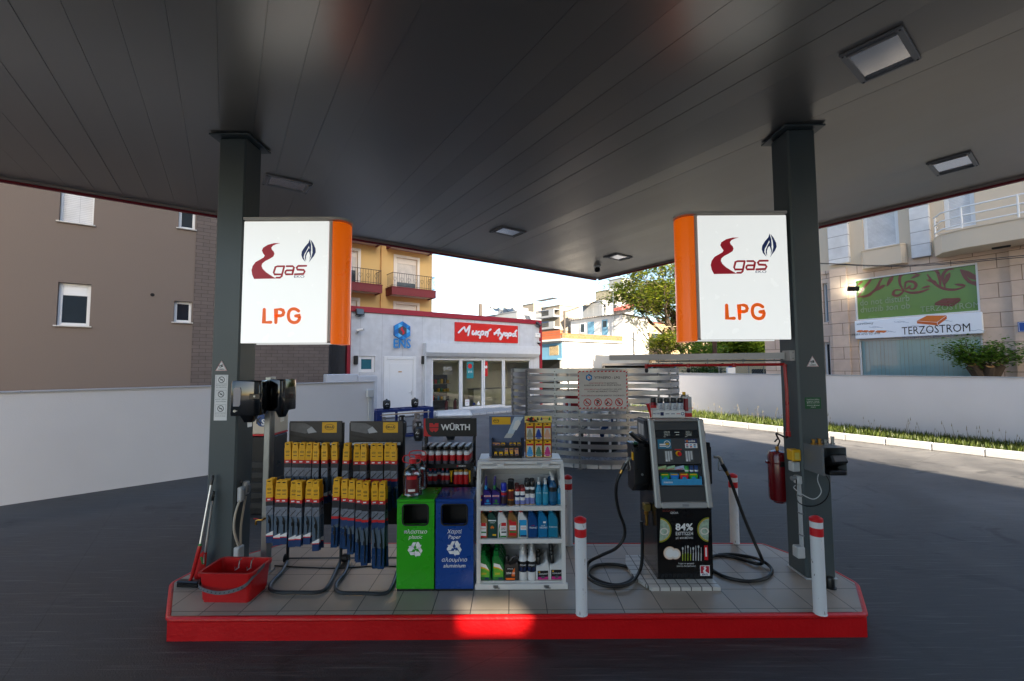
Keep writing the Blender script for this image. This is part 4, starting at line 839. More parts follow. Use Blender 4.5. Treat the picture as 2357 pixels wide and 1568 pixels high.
for k, (x, y, a, s) in enumerate(((655, 740, 60, 1.3), (575, 790, 30, 1.2), (470, 850, 15, 1), (905, 775, 10, .8), (785, 780, 40, .7), (945, 735, -30, 1), (1050, 715, 70, 1.3), (1180, 690, -50, 1.7), (1220, 745, -25, 1.4), (1125, 755, -20, .9), (840, 705, 20, .9), (420, 760, 40, .8))):
    c = fx([(x, y)])[0]; ca, sa = math.cos(R(a)), math.sin(R(a)); P = [(u*.19*s, v*.19*s) for u, v in ((-1, 0), (-.3, .3), (.5, .34), (1, 0), (.4, -.22), (-.3, -.2))]; b.poly([(c[0]+u*ca-v*sa, .0915-.0005*k, c[1]+u*sa+v*ca) for u, v in P], scro)
def put(bb, s, px0, px1, py, size, y, m, bold=0, mir=0):
    p, q = fx([(px0, py)])[0], fx([(px1, py)])[0]; bb.text(s, size, (p[0]+q[0])/2, p[1], y, m, bold=bold, wid=abs(q[0]-p[0])*(-1 if mir else 1))
put(b, 'do not disturb', 412, 790, 922, .36, .08, palep, .01); put(b, 'do not disturb', 412, 790, 972, .36, .079, palep, .01, 1)
p, q = fx([(860, 940)])[0], fx([(1235, 930)])[0]; b.text('TERZOSTROM', .3, (p[0]+q[0])/2, p[1], .08, palep, wid=q[0]-p[0])
c = fx([(1040, 870)])[0]; mato = M('mattress_orange', (206, 110, 30), .4); matd = M('mattress_brown', (140, 66, 34), .5)
def mattress(b, cx, cz, s, y, m1, m2): b.poly([(cx+s*u, y, cz+s*v) for u, v in ((-1, .1), (-.3, .5), (1, .4), (.35, -.15))], m1); b.poly([(cx+s*u, y, cz+s*v) for u, v in ((-1, .07), (.35, -.18), (.35, -.45), (-1, -.15))], m2); b.poly([(cx+s*u, y, cz+s*v) for u, v in ((.38, -.18), (1, .36), (1, .1), (.38, -.45))], m2)
mattress(b, c[0], c[1], .35, .08, scro, scro); b.build('window_film', w_)
b = B(); x0, x1, z0, z1 = bn; ban = M('white_banner', (228, 234, 242), .4, var=.03); ban2 = M('banner_wave_print', (184, 194, 208), .4)
b.box(x0, x1, -.15, -.002, z0, z1, ban, .02); W, H = x1-x0, z1-z0; o = T('shop_banner', 'white mattress shop banner with dark lettering above the blinds window', 'sign', K_.o, A2); b.build('board', o)
b = B(); q = lambda x, y: (x0+W*(x-375)/890, z0+H*(1-(y-(1020-.067*(x-375)))/138))
for k in range(16):
    xx = 420+(k*97) % 800; yy = 1020-.067*(xx-375)+18+(k*37) % 100; b.stroke([q(xx+i*10, yy+4*math.sin(i*1.1)) for i in range(9)], .022, -.152, ban2)
b.build('wave_print', o); b = B(); c = q(965, 1105); e = q(1190, 1090); b.text('TERZOSTROM', .43, (c[0]+e[0]+q(740, 0)[0]-c[0])/2, c[1]+.02, -.154, navy if 0 else blackp, wid=q(1190, 0)[0]-q(740, 0)[0])
c = q(965, 1118); b.text('ΟΡΘΟΠΕΔΙΚΑ ΣΤΡΩΜΑΤΑ - ΚΡΕΒΑΤΟΣΤΡΩΜΑΤΑ - ΕΠΙΠΛΑ', .12, c[0], c[1]-.08, -.154, M('grey_blue_print', (120, 130, 150), .5), wid=q(1190, 0)[0]-q(740, 0)[0])
b.build('lettering', o); b = B(); c = q(460, 1045); b.text('www.terzostrom.gr', .12, c[0], c[1], -.154, blackp, wid=q(530, 0)[0]-q(395, 0)[0]); c = q(440, 1122); b.text('ΠΕΙΡΑ ΑΠΟ ΤΟ 1979!', .1, c[0]+.1, c[1]-.02, -.154, blackp, bold=.01)
b.build('lettering', o); b = B(); c = q(950, 1015); mattress(b, c[0], c[1]-.02, .42, -.154, mato, matd if 0 else M('mattress_side', (190, 90, 20), .4))
b.build('mattress_picture', o); b = B()
for k, xx in enumerate((415, 460, 510, 565, 600)): c = q(xx, 1098); mattress(b, c[0], c[1], .11, -.154, mato, MATS['mattress_side'])
b.build('mattress_row_print', o)
# lower display window with vertical blinds
bl = M('pale_blue_blinds', (206, 226, 228), .6, var=.08, scale=2); x0, x1, z0, z1 = lw_; w_ = window(t, lw_, .16, .07, leaves=1, glass=glassm('showroom_glass', (226, 238, 240), .02), name='display_window'); b = B(); x = x0+.08
rb = random.Random(5)
while x < x1-.1:
    a = rb.uniform(-.012, .012); b.add([(x, .175+a, z0+.05), (x+.118, .175-a+rb.uniform(0, .02), z0+.05), (x+.118, .175-a, z1-.05), (x, .175+a, z1-.05)], [(0, 1, 2, 3)], bl); x += .125
b.build('vertical_blinds', w_)
for px, py, lb, lit in (((375, 800), None, 'lit black floodlight at the left edge of the green shop window', 1), ((1395, 502), None, 'black floodlight under the balcony of the pink building', 0)):
    x, z = K_.px(*f(*px), .3); p = K_.o+K_.d*x+K_.n*.12; o = T('floodlight', lb, 'floodlight', (p.x, p.y, z), A2, 'floodlights on the pink building')
    b = B().at(0, -.3, 0, R(50 if lit else 0), R(20)); b.box(-.22, .22, -.06, .06, -.1, .1, blackm, .02); b.build('lamp_body', o); b = B(); b.tube([(0, -.001+.119, 0), (0, -.3, 0)], .02, blackm, 6); b.tube([(-.15, -.3, .1), (-.15, -.3, .24), (.15, -.3, .24), (.15, -.3, .1)], .012, blackm, 5); b.build('bracket', o)
    b = B().at(0, -.3, 0, R(50 if lit else 0), R(20)); b.box(-.19, .19, .061, .064, -.08, .08, M('lit_flood_glass', (255, 246, 220), .3, emit=14) if lit else lgrey); b.build('lamp_glass', o)
x, z = K_.px(*f(1545, 1062), .14); p = K_.o+K_.d*(x+.2)+K_.n*.14; o = T('street_name_plate', 'small blue street plate at the right edge of the picture', 'sign', (p.x, p.y, z), A2); b = B(); b.box(-.32, .45, -.02, -.001, -.17, .17, M('plate_blue', (20, 70, 150), .4), .004); b.build('plate', o); b = B()
for q in ((-.3, .43, .14, .15), (-.3, .43, -.15, -.14), (-.3, -.29, -.14, .14), (.42, .43, -.14, .14)): b.rect(*q, -.021, whitep)
b.build('border', o)
# ---------------------------------------------------------------- trees, poles, wires
bark = M('grey_bark', (70, 58, 46), .9, var=.25, scale=10, bump=.6, bscale=25)
def foliage(b, pts, n, size, rng, m, spread, flat=.5, asp=.45):
    vs, fs = [], []
    for i in range(n):
        c = pts[rng.randrange(len(pts))]; p = Vector(c[:3])+Vector((rng.gauss(0, 1), rng.gauss(0, 1), rng.gauss(0, flat)))*spread*(c[3] if len(c) > 3 else 1)
        a, tlt = rng.uniform(0, 6.28), rng.uniform(-.9, .9); s = size*rng.uniform(.6, 1.4)
        u = Vector((math.cos(a), math.sin(a), math.sin(tlt)*.6)); v = u.cross(Vector((rng.uniform(-.7, .7), rng.uniform(-.7, .7), 1))).normalized()*asp
        k = len(vs); vs += [p-u*s, p+v*s-u*s*.2, p+u*s, p-v*s-u*s*.2]; fs.append((k, k+1, k+2, k+3))
    b.add(vs, fs, m)
def grow(b, tips, rng, p, d, L, r, depth, m, droop=.0):
    q = p+d*L; mid = p+d*L*.5+Vector((rng.gauss(0, 1), rng.gauss(0, 1), 0))*L*.06
    b.tube([p, mid, q], [r, r*.85, r*.68], m, 6 if r > .05 else 4, caps=False)
    if depth == 0: tips += [(q.x, q.y, q.z), (mid.x, mid.y, mid.z)]; return
    for k in range(rng.choice((2, 3, 3))):
        nd = (d+Vector((rng.gauss(0, .5), rng.gauss(0, .5), rng.gauss(.08-droop, .25)))).normalized(); grow(b, tips, rng, q if k else mid.lerp(q, .8), nd, L*rng.uniform(.62, .85), r*.62, depth-1, m, droop)
    if depth <= 2: tips.append((mid.x, mid.y, mid.z))
def tree(name, label, px, Y, h, trunks, lm, seed, nleaf, leaf, spread, depth=4, group=None, flat=.45, asp=.4, lean=.25, droop=0, base=.0):
    p = AY(px, 800, Y); t = T(name, label, 'tree', (p.x, p.y, base), 0, group); rng = random.Random(seed); b = B(); tips = []
    for k in range(trunks):
        a = rng.uniform(0, 6.28); d = Vector((math.cos(a)*lean, math.sin(a)*lean, 1)).normalized(); s = Vector((math.cos(a), math.sin(a), 0))*.25*(trunks > 1)
        grow(b, tips, rng, s, d, h*.3, h*.016, depth, bark, droop)
    b.build('trunk', t); b = B(); foliage(b, tips, nleaf, leaf, rng, lm, spread, flat, asp); b.build('crown', t); return t
lf1 = leafmat('acacia_leaves', (62, 90, 22), (146, 150, 48), .5); lf2 = leafmat('bush_leaves', (70, 104, 28), (138, 158, 50), .45); lf3 = leafmat('dark_leaves', (40, 66, 22), (84, 110, 40), .4)
tree('tall_tree', 'tall loose yellow green tree right of the white house', 1588, 40, 12.8, 4, lf1, 11, 15000, .2, .5, 5, None, .3, .34, .1, 0)
tree('tall_tree', 'slimmer green tree partly behind the orange end of the right sign', 1592, 41, 10.5, 2, lf1, 23, 9000, .21, .6, 5, None, .3, .34, .25)
tree('leafy_bush', 'small bright green sapling below the right sign', 1605, 33, 4.4, 1, lf2, 5, 1500, .15, .35, 4, 'green bushes below the right sign')
tree('leafy_bush', 'broad green bush below the right sign, near the column', 1685, 38, 6.2, 3, lf2, 8, 5500, .19, .6, 4, 'green bushes below the right sign')
tree('leafy_bush', 'bright green bush right beside the right column', 1740, 36, 5.6, 3, lf2, 14, 4500, .19, .55, 4, 'green bushes below the right sign')
tree('leafy_bush', 'dark green bush at the wall end behind the grey beam', 1630, 28, 2.9, 3, lf3, 17, 1800, .12, .35, 3)
tree('leafy_bush', 'bushy yellow green tree at the foot of the tall tree, right of the white house', 1536, 40, 6.2, 3, lf1, 31, 3600, .18, .5, 4, None, .45, .34, .12)
# pollarded tree by the pink building
p = AY(2268, 860, 14.6); t = T('pollarded_tree', 'pollarded tree with thick stubs and fresh leaves in front of the shop blinds', 'tree', (p.x, p.y, 0)); rng = random.Random(4); b = B(); tips = []
zt = 1.9; b.tube([(0, 0, 0), (.02, 0, 1), (0, 0, zt-.1)], [.22, .19, .26], bark, 12)
stubs = [((-.42, 0, zt+.42), .14), ((.45, -.05, zt+.4), .15), ((-.1, -.25, zt+.38), .13), ((.18, .2, zt+.45), .13), ((-.25, .25, zt+.4), .12)]
cutm = M('cut_wood', (190, 150, 100), .8, var=.2, scale=20)
for (x, y, z), r in stubs:
    b.tube([(0, 0, zt-.3), (x*.6, y*.6, zt+.12), (x, y, z)], [.2, r*1.15, r], bark, 10); b.cyl((x, y, z), (x*1.02, y*1.02, z+.01), r*.8, cutm, 12)
    for k in range(9):
        d = Vector((x*1.2+rng.gauss(0, .5), y*1.2+rng.gauss(0, .5), rng.uniform(.3, 1.3))).normalized(); q = Vector((x, y, z)); L = rng.uniform(.35, 1.0); e = q+d*L; b.tube([q-d*.05, q+d*L*.5+Vector((0, 0, .04)), e], [.018, .012, .006], bark, 4)
        for s in (.45, .6, .75, .9, 1): tips.append(tuple(q+d*L*s))
b.build('trunk', t); b = B(); foliage(b, tips, 3200, .058, rng, leafmat('fresh_leaves', (52, 92, 22), (112, 146, 44), .4), .15, .8, .5); b.build('crown', t)
# small things along the far end: sign pole, hydrant-like bollard sign, mesh fence
p = AY(1645, 800, 31); o = T('utility_pole', 'brown wooden utility pole under the right sign', 'pole', (p.x, p.y, 0)); b = B(); b.cyl((0, 0, 0), (0, 0, 9), .17, M('pole_wood', (96, 66, 52), .9, var=.2, scale=6), 12, .13); b.build('pole', o); b = B(); b.box(-.6, .6, -.05, .05, 8.3, 8.4, MATS['pole_wood']); b.build('crossarm', o)
p = AY(1106, 730, 40); o = T('utility_pole', 'dark wooden pole standing behind the shop roof', 'pole', (p.x, p.y, 0)); zz = AY(1106, 700, 40).z; b = B(); b.cyl((0, 0, 0), (0, 0, zz), .19, M('dark_pole_wood', (70, 64, 60), .9, var=.2), 10, .17); b.build('pole', o); b = B(); b.cyl((0, 0, zz), (0, 0, zz+.05), .09, darkgrey, 8); b.build('cap', o)
p = AY(1299, 720, 40); zz = AY(1299, 716, 40).z; o = T('utility_pole', 'slim wooden pole by the brick parapet of the white house', 'pole', (p.x, p.y, 0)); b = B(); b.cyl((0, 0, 0), (0, 0, zz), .1, MATS['dark_pole_wood'], 8); b.build('pole', o); b = B(); b.box(-.3, .3, -.04, .04, zz-.5, zz-.44, darkgrey); b.build('crossarm', o)
p = AY(1329.5, 700, 150); o = T('lattice_mast', 'faint lattice radio mast on the skyline', 'mast', (p.x, p.y, 0)); b = B(); zz = AY(1329.5, 660, 150).z; mm = M('mast_grey', (170, 190, 196), .6)
for x, y in ((-.4, -.3), (.4, -.3), (0, .4)): b.tube([(x, y, 0), (x, y, zz)], .09, mm, 4)
k = 10
while k < zz: b.tube([(-.4, -.3, k), (.4, -.3, k+1), (0, .4, k+2), (-.4, -.3, k+3)], .06, mm, 4); k += 3
b.build('lattice', o)
def wire(pts, r, label, m=None): b = B(); b.tube(smooth(pts, 6), r, m or blackm, 5); o = b.build('overhead_wire'); return tag(o, label, 'wire')
wire([AY(1299, 719, 40), AY(1370, 694, 42), AY(1456, 660, 44), AY(1560, 610, 46)], .03, 'black overhead wire rising from the slim pole to the tall tree')
a, c = f(120, 615), f(2000, 505); wire([AY(1800, 604, 15.5), AY(1890, 606, 15), AY(2085, 611, 14), AY(2357, 588, 12.5), AY(2500, 570, 12)], .012, 'upper of two black wires in front of the pink building')
wire([AY(1800, 604, 15.6), AY(1890, 607, 15.1), AY(2085, 613.5, 14.1), AY(2357, 592, 12.6), AY(2500, 576, 12.1)], .012, 'lower of two black wires in front of the pink building')
wire([AY(1492, 750, 34), AY(1560, 752, 35), AY(1640, 748, 36)], .018, 'pale cable between the white house and the right sign', M('pale_cable', (170, 160, 130), .6))
# mesh fence and a red sprinkler post behind the right wall
p, q = AY(1655, 850, 25), AY(1792, 850, 25); o = T('mesh_fence', 'wire mesh fence with thin posts behind the right boundary wall', 'fence', (p.x, p.y, 0)); L = q.x-p.x
for k in range(5): b = B(); x = L*k/4; b.cyl((x, 0, 0), (x, 0, 2.4), .03, galv, 6); b.build('post', o)
b = B(); k = 0
while k < L+2:
    for s in (1, -1):
        x = k if s > 0 else k; xa, xb = x, x-s*-2*.0
        a0, b0 = (k-2, 0) if s > 0 else (k, 0); za, zb_ = 0.4, 2.3
        xs0, xs1 = (k-1.9, k) if s > 0 else (k, k-1.9)
        u0, u1 = 0, 1; lo, hi = min(xs0, xs1), max(xs0, xs1)
        P = [(xs0+(xs1-xs0)*u, .4+1.9*u) for u in (0, 1)]
        P = [(min(max(x_, 0), L), z_) for x_, z_ in P]; b.tube([(P[0][0], .01*s, P[0][1]), (P[1][0], .01*s, P[1][1])], .004, galv, 3, caps=False)
    k += .14
b.build('mesh', o)
p = AY(1682, 846, 22); o = T('meter_post', 'small white meter box on a post behind the right wall', 'meter box', (p.x, p.y, 0)); b = B(); b.cyl((0, 0, 0), (0, 0, 1.75), .03, galv, 8); b.build('post', o); b = B(); b.box(-.2, .2, -.08, .08, 1.75, 2.25, whitep, .02); b.cyl((0, 0, 2.25), (0, 0, 2.4), .1, bluep, 10); b.build('box', o)
p = AY(1730, 850, 29); o = T('garden_house', 'low sunlit cream house behind the mesh fence', 'house', (p.x-5, p.y, 0)); b = B(); b.box(0, 9, 0, 5, 0, 2.75, M('cream_garden_wall', (206, 186, 150), .85, var=.1)); b.build('wall', o); b = B(); b.box(2, 3, -.03, -.001, 0, 2.1, shelfd); b.box(5, 6.2, -.03, -.001, .9, 2.1, shelfd); b.build('opening', o)

# ---------------------------------------------------------------- unseen houses added behind the viewer, sized to keep the forecourt in shade
for nm, xa, xb, y0, hh in (('four storey rendered house across the street behind the viewer', -4, 6, -14, 21), ('tall rendered tower house across the street that shades the forecourt', 6.01, 14.5, -14.4, 31), ('middle sized house across the street at the side street corner', 14.51, 19.1, -14, 24), ('apartment house across the street, right of the side street', 26.9, 60, -12.5, 23)):
    t = T('shade_house', nm, 'building', (xa, y0, 0)); b = B(); sr = M('shade_house_render', (196, 186, 172), .85); hf, hb = [], []
    if hh == 31:                                                 # slots added in both walls let a sun patch fall on the kerb
        for yy, H_, wd, hg in ((y0, hf, .27, .075), (y0-10, hb, .31, .1)):
            tt = (3.9-yy)/.922; X0, Z0 = -.17+.387*tt-xa, .17+math.tan(SUN_EL)*tt; H_.append((X0-wd, X0+wd, Z0-hg, Z0+hg))
    wall(b, 0, xb-xa, 0, hh, hf, .01, sr); wall(b, 0, xb-xa, 0, hh, hb, .01, sr, -10)
    for xx in (0, xb-xa): b.poly([(xx, -10, 0), (xx, 0, 0), (xx, 0, hh), (xx, -10, hh)], sr)
    b.poly([(0, -10, hh), (xb-xa, -10, hh), (xb-xa, 0, hh), (0, 0, hh)], sr); b.build('wall', t)
    for i in range(1):
        for k in range(4): b = B(); b.box(2.6+i*5.2, 3.9+i*5.2, .001, .04, 2+k*3.6, 3.8+k*3.6, wglass, .01); b.build('window', t)
# ---------------------------------------------------------------- things on the island: left half
IZ = .2
ORD = ['front', 'second', 'third', 'fourth', 'fifth', 'sixth', 'seventh']
NTH = ['first', 'second', 'third', 'fourth', 'fifth', 'sixth', 'seventh']
# bollards
bolw = M('bollard_white_paint', (212, 214, 216), .4, var=.04, scale=3)
n, l = bolw.node_tree.nodes, bolw.node_tree.links; p = n['Principled BSDF']
tc = n.new('ShaderNodeTexCoord'); mp = n.new('ShaderNodeMapping'); mp.inputs['Scale'].default_value = (1, 1, .35); l.new(tc.outputs['Object'], mp.inputs[0]); nz = n.new('ShaderNodeTexNoise'); nz.inputs['Scale'].default_value = 55; nz.inputs['Detail'].default_value = 3; l.new(mp.outputs[0], nz.inputs['Vector'])
cr = n.new('ShaderNodeValToRGB'); cr.color_ramp.elements[0].position, cr.color_ramp.elements[1].position = .68, .72; cr.color_ramp.elements[0].color = lin((214, 216, 218))+(1,); cr.color_ramp.elements[1].color = lin((120, 112, 108))+(1,); l.new(nz.outputs['Fac'], cr.inputs[0]); l.new(cr.outputs[0], p.inputs['Base Color'])
for px, py, dx, lb in ((1341, 1421, 0, 'white bollard with red top at the front edge, between cabinet and dispenser'), (1898, 1420, 0, 'white bollard with red top at the front edge, before the right column'),
                   (1697, 1253, 0, 'white bollard with red top at the rear edge, right of the dispenser'), (1310, 1258, 0, 'white bollard at the rear edge, half hidden behind the white cabinet')):
    g = G(px, py, IZ); t = T('bollard', lb, 'bollard', (g.x, g.y+.052, IZ+.001), random.uniform(0, 6), 'bollards around the pump island'); r = .051
    b = B(); b.lathe([(r+.004, 0), (r, .004), (r, .66)], bolw, 24); b.lathe([(r, .7301), (r, .782)], bolw, 24); b.build('post', t)
    b = B(); b.lathe([(r+.0008, .66), (r+.0008, .73)], redp, 24); b.build('red_band', t)
    b = B(); b.lathe([(r+.002, .783), (r+.002, .808), (r*.5, .825), (.002, .83)], redp, 24); b.build('cap', t)
# recycling bins
def recycle(b, x, z, s, y, m):
    for k in range(3):
        a = R(120*k); ca, sa = math.cos(a), math.sin(a)
        for P in ([(-.5, .36), (-.28, .78), (.1, .78), (-.22, .2)], [(.16, .8), (.36, .82), (.58, .46), (.72, .54), (.5, .05), (.0, .1), (.16, .2), (.02, .46)]):
            b.poly([(x+s*(u*ca-v*sa), y, z+s*(u*sa+v*ca)) for u, v in P], m)
def bin_(px0, px1, col, name, lab, texts, sy):
    p, q = G(px0, 1361, IZ), G(px1, 1361, IZ); W = q.x-p.x-.006; D, H = .42, .865
    t = T('recycling_bin', lab, 'recycling bin', (p.x, p.y, IZ+.001), 0, 'recycling bins')
    m = M(name, col, .28, var=.08, scale=2.5, coat=.3, chips=(tuple(x*.35 for x in col), 22, .72)); ox0, ox1, oz0, oz1 = W*.165, W*.82, H-.24, H-.055
    b = B(); b.box(.004, W-.004, .004, D, 0, .02, black); b.build('base', t)
    b = B(); wall(b, 0, W, .02, H-.03, [(ox0, ox1, oz0, oz1)], .03, m); b.box(0, .012, .001, D, .02, H-.03, m); b.box(W-.012, W, .001, D, .02, H-.03, m); b.box(.012, W-.012, D-.01, D, .02, H-.03, m); b.build('body', t)
    b = B(); b.box(.013, W-.013, .2, D-.012, .02, H-.04, M('bin_inside', (6, 6, 7), .6)); b.build('liner', t)
    b = B(); b.box(-.003, W+.003, -.004, D+.003, H-.029, H, m, .006); b.build('lid', t)
    P = []
    for cx, cz, a0 in ((ox1-.03, oz1-.03, 0), (ox0+.03, oz1-.03, 90), (ox0+.03, oz0+.03, 180), (ox1-.03, oz0+.03, 270)): P += [(x, -.003, z) for x, z in arc(cx, cz, .036, a0, a0+90, 5)]
    b = B(); b.tube(P, .007, rubber, 8, True); b.build('opening_rim', t)
    b = B()
    for s, z, sz in texts: b.text(s, sz, W/2, H-z, -.0015, whitep, shear=.22, bold=.003)
    b.build('lettering', t); b = B(); recycle(b, W/2, H-sy, .085, -.0015, whitep); b.build('recycling_symbol', t)
    return t, p, W, D, H
gt, gp, gW, gD, gH = bin_(912, 1000, (40, 160, 12), 'bin_green', 'green metal recycling bin for plastic', (('πλαστικο', .325, .052), ('plastic', .375, .052)), .475)
bt, bp2, bW, bD, bH = bin_(1002, 1091, (8, 62, 136), 'bin_blue', 'blue metal recycling bin for paper and aluminium', (('Χαρτί', .325, .052), ('Paper', .375, .052), ('αλουμίνιο', .59, .052), ('aluminium', .645, .052)), .465)
# water jugs on the green bin
pet = glassm('clear_plastic', (226, 236, 240), .12); petlab = M('dark_red_label', (92, 14, 20), .4, var=.15, scale=20)
def jug5(px, py, Y0, lab):
    g = G(px, py, IZ+gH+.002); t = T('water_jug', lab, 'jug', (g.x, g.y+.095, IZ+gH+.002), R(-8), 'clear jugs on the green bin')
    pr = [(.0, .0), (.06, .0), (.074, .01)]
    for k in range(9): pr += [(.074, .02+k*.016), (.070, .028+k*.016)]
    pr += [(.075, .17), (.075, .185), (.06, .225), (.03, .255), (.022, .262), (.022, .28)]
    b = B(); b.lathe(pr, pet, 24); b.build('bottle', t); b = B(); b.lathe([(.0, .005), (.066, .005), (.066, .15)], glassm('clear_liquid', (232, 240, 244), .05) if 'clear_liquid' not in MATS else MATS['clear_liquid'], 20); b.build('liquid', t)
    b = B(); b.lathe([(.028, .272), (.028, .305), (.02, .31)], redp, 16); b.build('cap', t)
    b = B(); b.tube(smooth([(-.028, 0, .27), (-.075, -.005, .285), (-.07, -.005, .33), (0, -.01, .345), (.06, -.005, .33), (.062, 0, .285), (.028, 0, .27)], 3), .0045, redp, 6); b.build('handle', t)
    b = B(); vs = []
    P = [(.077*math.sin(a), -.077*math.cos(a)) for a in [R(-20+8*k) for k in range(10)]]
    b.add([(x, y, z) for z in (.035, .19) for x, y in P], [(i, i+1, 11+i, 10+i) for i in range(9)], petlab); b.add([(x*1.01, y*1.01, z) for z in (.15, .178) for x, y in P[1:-1]], [(i, i+1, 9+i, 8+i) for i in range(7)], redp); b.add([(x*1.01, y*1.01, z) for z in (.05, .07) for x, y in P[2:-2]], [(i, i+1, 7+i, 6+i) for i in range(5)], whitep); b.build('label_print', t); t.scale = (1.28, 1.28, 1.16)
jug5(944, 1146, 0, 'clear five litre jug with red cap at the front of the green bin top'); jug5(958, 1131, 0, 'clear five litre jug with red cap behind the other one on the green bin')
# generic bottles and cans: a thing with body, cap and printed label
def can(name, lab, cat, r, h, bm, cm, ch, bands, group=None, n=16):
    t = T(name, lab, cat, (0, 0, 0), 0, group)
    b = B(); b.lathe([(r*.9, 0), (r, .004), (r, h-ch-.012), (r*.86, h-ch)], bm, n); b.build('can', t)
    b = B(); b.lathe([(r*.93, h-ch), (r*.95, h-ch+.003), (r*.95, h-.006), (r*.82, h)], cm, n); b.build('cap', t)
    if bands:
        b = B()
        for z0, z1, m in bands: b.lathe([(r+.0008, z0), (r+.0008, z1)], m, n)
        b.build('label_print', t)
    return t
def rbottle(name, lab, cat, r, h, bm, cm, labs, neck=.4, nh=.72, capr=.45, sy=1, txt=(), group=None):
    t = T(name, lab, cat, (0, 0, 0), 0, group)
    b = B(); b.lathe([(r*.9, 0), (r, .006), (r, h*nh*.93), (r*.9, h*nh), (r*.5, h*(nh+.1)), (r*neck, h*(nh+.12)), (r*neck, h*.9)], bm, 18, sy=sy); b.build('bottle', t)
    b = B(); b.lathe([(r*capr, h*.86), (r*capr, h*.985), (r*capr*.85, h)], cm, 14); b.build('cap', t)
    b = B()
    for z0, z1, m in labs: b.lathe([(r+.0008, z0*h), (r+.0008, z1*h)], m, 18, sy=sy)
    for s, z, sz, m in txt: b.text(s, sz, 0, z*h, -r*sy-.0022, m, bold=.01, wid=min(1.5*r, len(s)*sz*.6))
    if labs or txt: b.build('label_print', t)
    return t
def ojug(name, lab, w, d, h, bm, cm, rects, txt=(), group=None, style=0):
    t = T(name, lab, 'oil bottle', (0, 0, 0), 0, group); S = lambda P: [((x-.5)*w, z*h) for x, z in P]
    if style == 0: P = [(.04, 0), (.96, 0), (1, .03), (1, .62), (.93, .7), (.62, .86), (.52, .9), (.5, .93), (.1, .93), (.1, .88), (.03, .78), (0, .7), (0, .03)]
    elif style == 1: P = [(.06, 0), (.92, 0), (.98, .04), (1, .48), (.9, .62), (.72, .72), (.62, .8), (.56, .84), (.54, .93), (.12, .93), (.12, .86), (.02, .78), (0, .68), (0, .05)]
    else: P = [(.03, 0), (.97, 0), (1, .03), (1, .6), (.94, .72), (.86, .78), (.3, .7), (.28, .76), (.04, .76), (.02, .68), (0, .6), (0, .03)]
    b = B(); b.prism(S(P), -d/2, d/2, bm, 'xz', .012, .014); b.build('bottle', t)
    b = B(); cx, cw, z0 = ((-.2*w), .2*w, .9*h) if style == 0 else ((-.17*w), .19*w, .9*h) if style == 1 else ((-.34*w), .13*w, .74*h)
    z1 = h if style < 2 else h*.97
    b.lathe([(cw, z0), (cw, z1-.004), (cw*.85, z1)], cm, 14, (cx, 0, 0)); b.build('cap', t)
    b = B(); k = 0
    for r in rects:
        if isinstance(r[0], tuple): b.poly([((x-.5)*w, -d/2-.0008-k*.0004, z*h) for x, z in r[:-1]], r[-1])
        else: b.rect((r[0]-.5)*w, (r[1]-.5)*w, r[2]*h, r[3]*h, -d/2-.0008-k*.0004, r[4])
        k += 1
    for s, x, z, sz, m in txt: b.text(s, sz, (x-.5)*w, z*h, -d/2-.0008-k*.0004, m, bold=.015); k += 1
    b.build('label_print', t)
    return t
def files(proto, x, y, z, n, dy, lab, group, first=None, dx=0, jit=.003):     # a file of equal things one behind the other
    for k in range(n):
        L = (first if k == 0 and first else '%s %s' % (ORD[k], lab)) if n > 1 else (first or lab)
        loc = (x+random.uniform(-jit, jit)*(k > 0)+dx*k, y+k*dy, z+.0015); rz = R(random.uniform(-5, 5))
        if k == 0 and not proto.get('used'):
            proto['used'] = 1; proto.location = loc; proto.rotation_euler.z = rz; tag(proto, L, None, group)
        else: c = copytree(proto, loc, rz, L, group)
def clean_used():
    for o in bpy.data.objects:
        if 'used' in o: del o['used']
# ---------------------------------------------------------------- black display rack behind the bins
RY = 4.86
a, c = AY(968, 1070, RY), AY(1088, 1070, RY); rx0, rx1 = a.x, c.x
zs1 = a.z; zs2 = AY(1000, 1117, RY).z; hz0, hz1 = AY(1030, 1005, RY+.22).z, AY(1030, 963, RY+.22).z; hx0, hx1 = AY(975, 980, RY+.22).x, AY(1097, 980, RY+.22).x
t = T('display_rack', 'black wire display rack with a lettered header behind the bins', 'display rack', (rx0, RY, IZ)); W = rx1-rx0
b = B(); b.box(hx0-rx0, hx1-rx0, .22, .235, hz0-IZ, hz1-IZ, blackp, .004); b.build('header', t)
b = B(); H = hz1-hz0; HW = hx1-hx0; x0 = hx0-rx0; zz = hz0-IZ
b.poly([(x0+.002, .219, zz+.002), (x0+HW*.16, .219, zz+.002), (x0+HW*.09, .219, zz+H*.12), (x0+HW*.05, .219, zz+H*.35), (x0+HW*.035, .219, zz+H*.6), (x0+HW*.035, .219, zz+H-.002), (x0+.002, .219, zz+H-.002)], redp)
ex, ez, es = x0+HW*.195, zz+H*.5, H*.25
b.poly([(ex-es, .2185, ez+.04*es), (ex-es, .2185, ez+es*.95), (ex-es*.25, .2185, ez+es*.95), (ex-es*.15, .2185, ez+es*.65), (ex+es*.15, .2185, ez+es*.65), (ex+es*.25, .2185, ez+es*.95), (ex+es, .2185, ez+es*.95), (ex+es, .2185, ez+.04*es)], redp)
b.poly([(ex+es*u, .2185, ez-.12*es+es*v) for u, v in ((-1, 0), (1, 0), (.98, -.25), (.75, -.65), (.3, -.92), (.1, -.6), (-.1, -.6), (-.3, -.92), (-.75, -.65), (-.98, -.25))], redp)
b.text('WÜRTH', H*.44, x0+HW*.60, zz+H*.36, .2185, whitep, bold=.03, wid=HW*.55); b.build('header_lettering', t)
b = B()
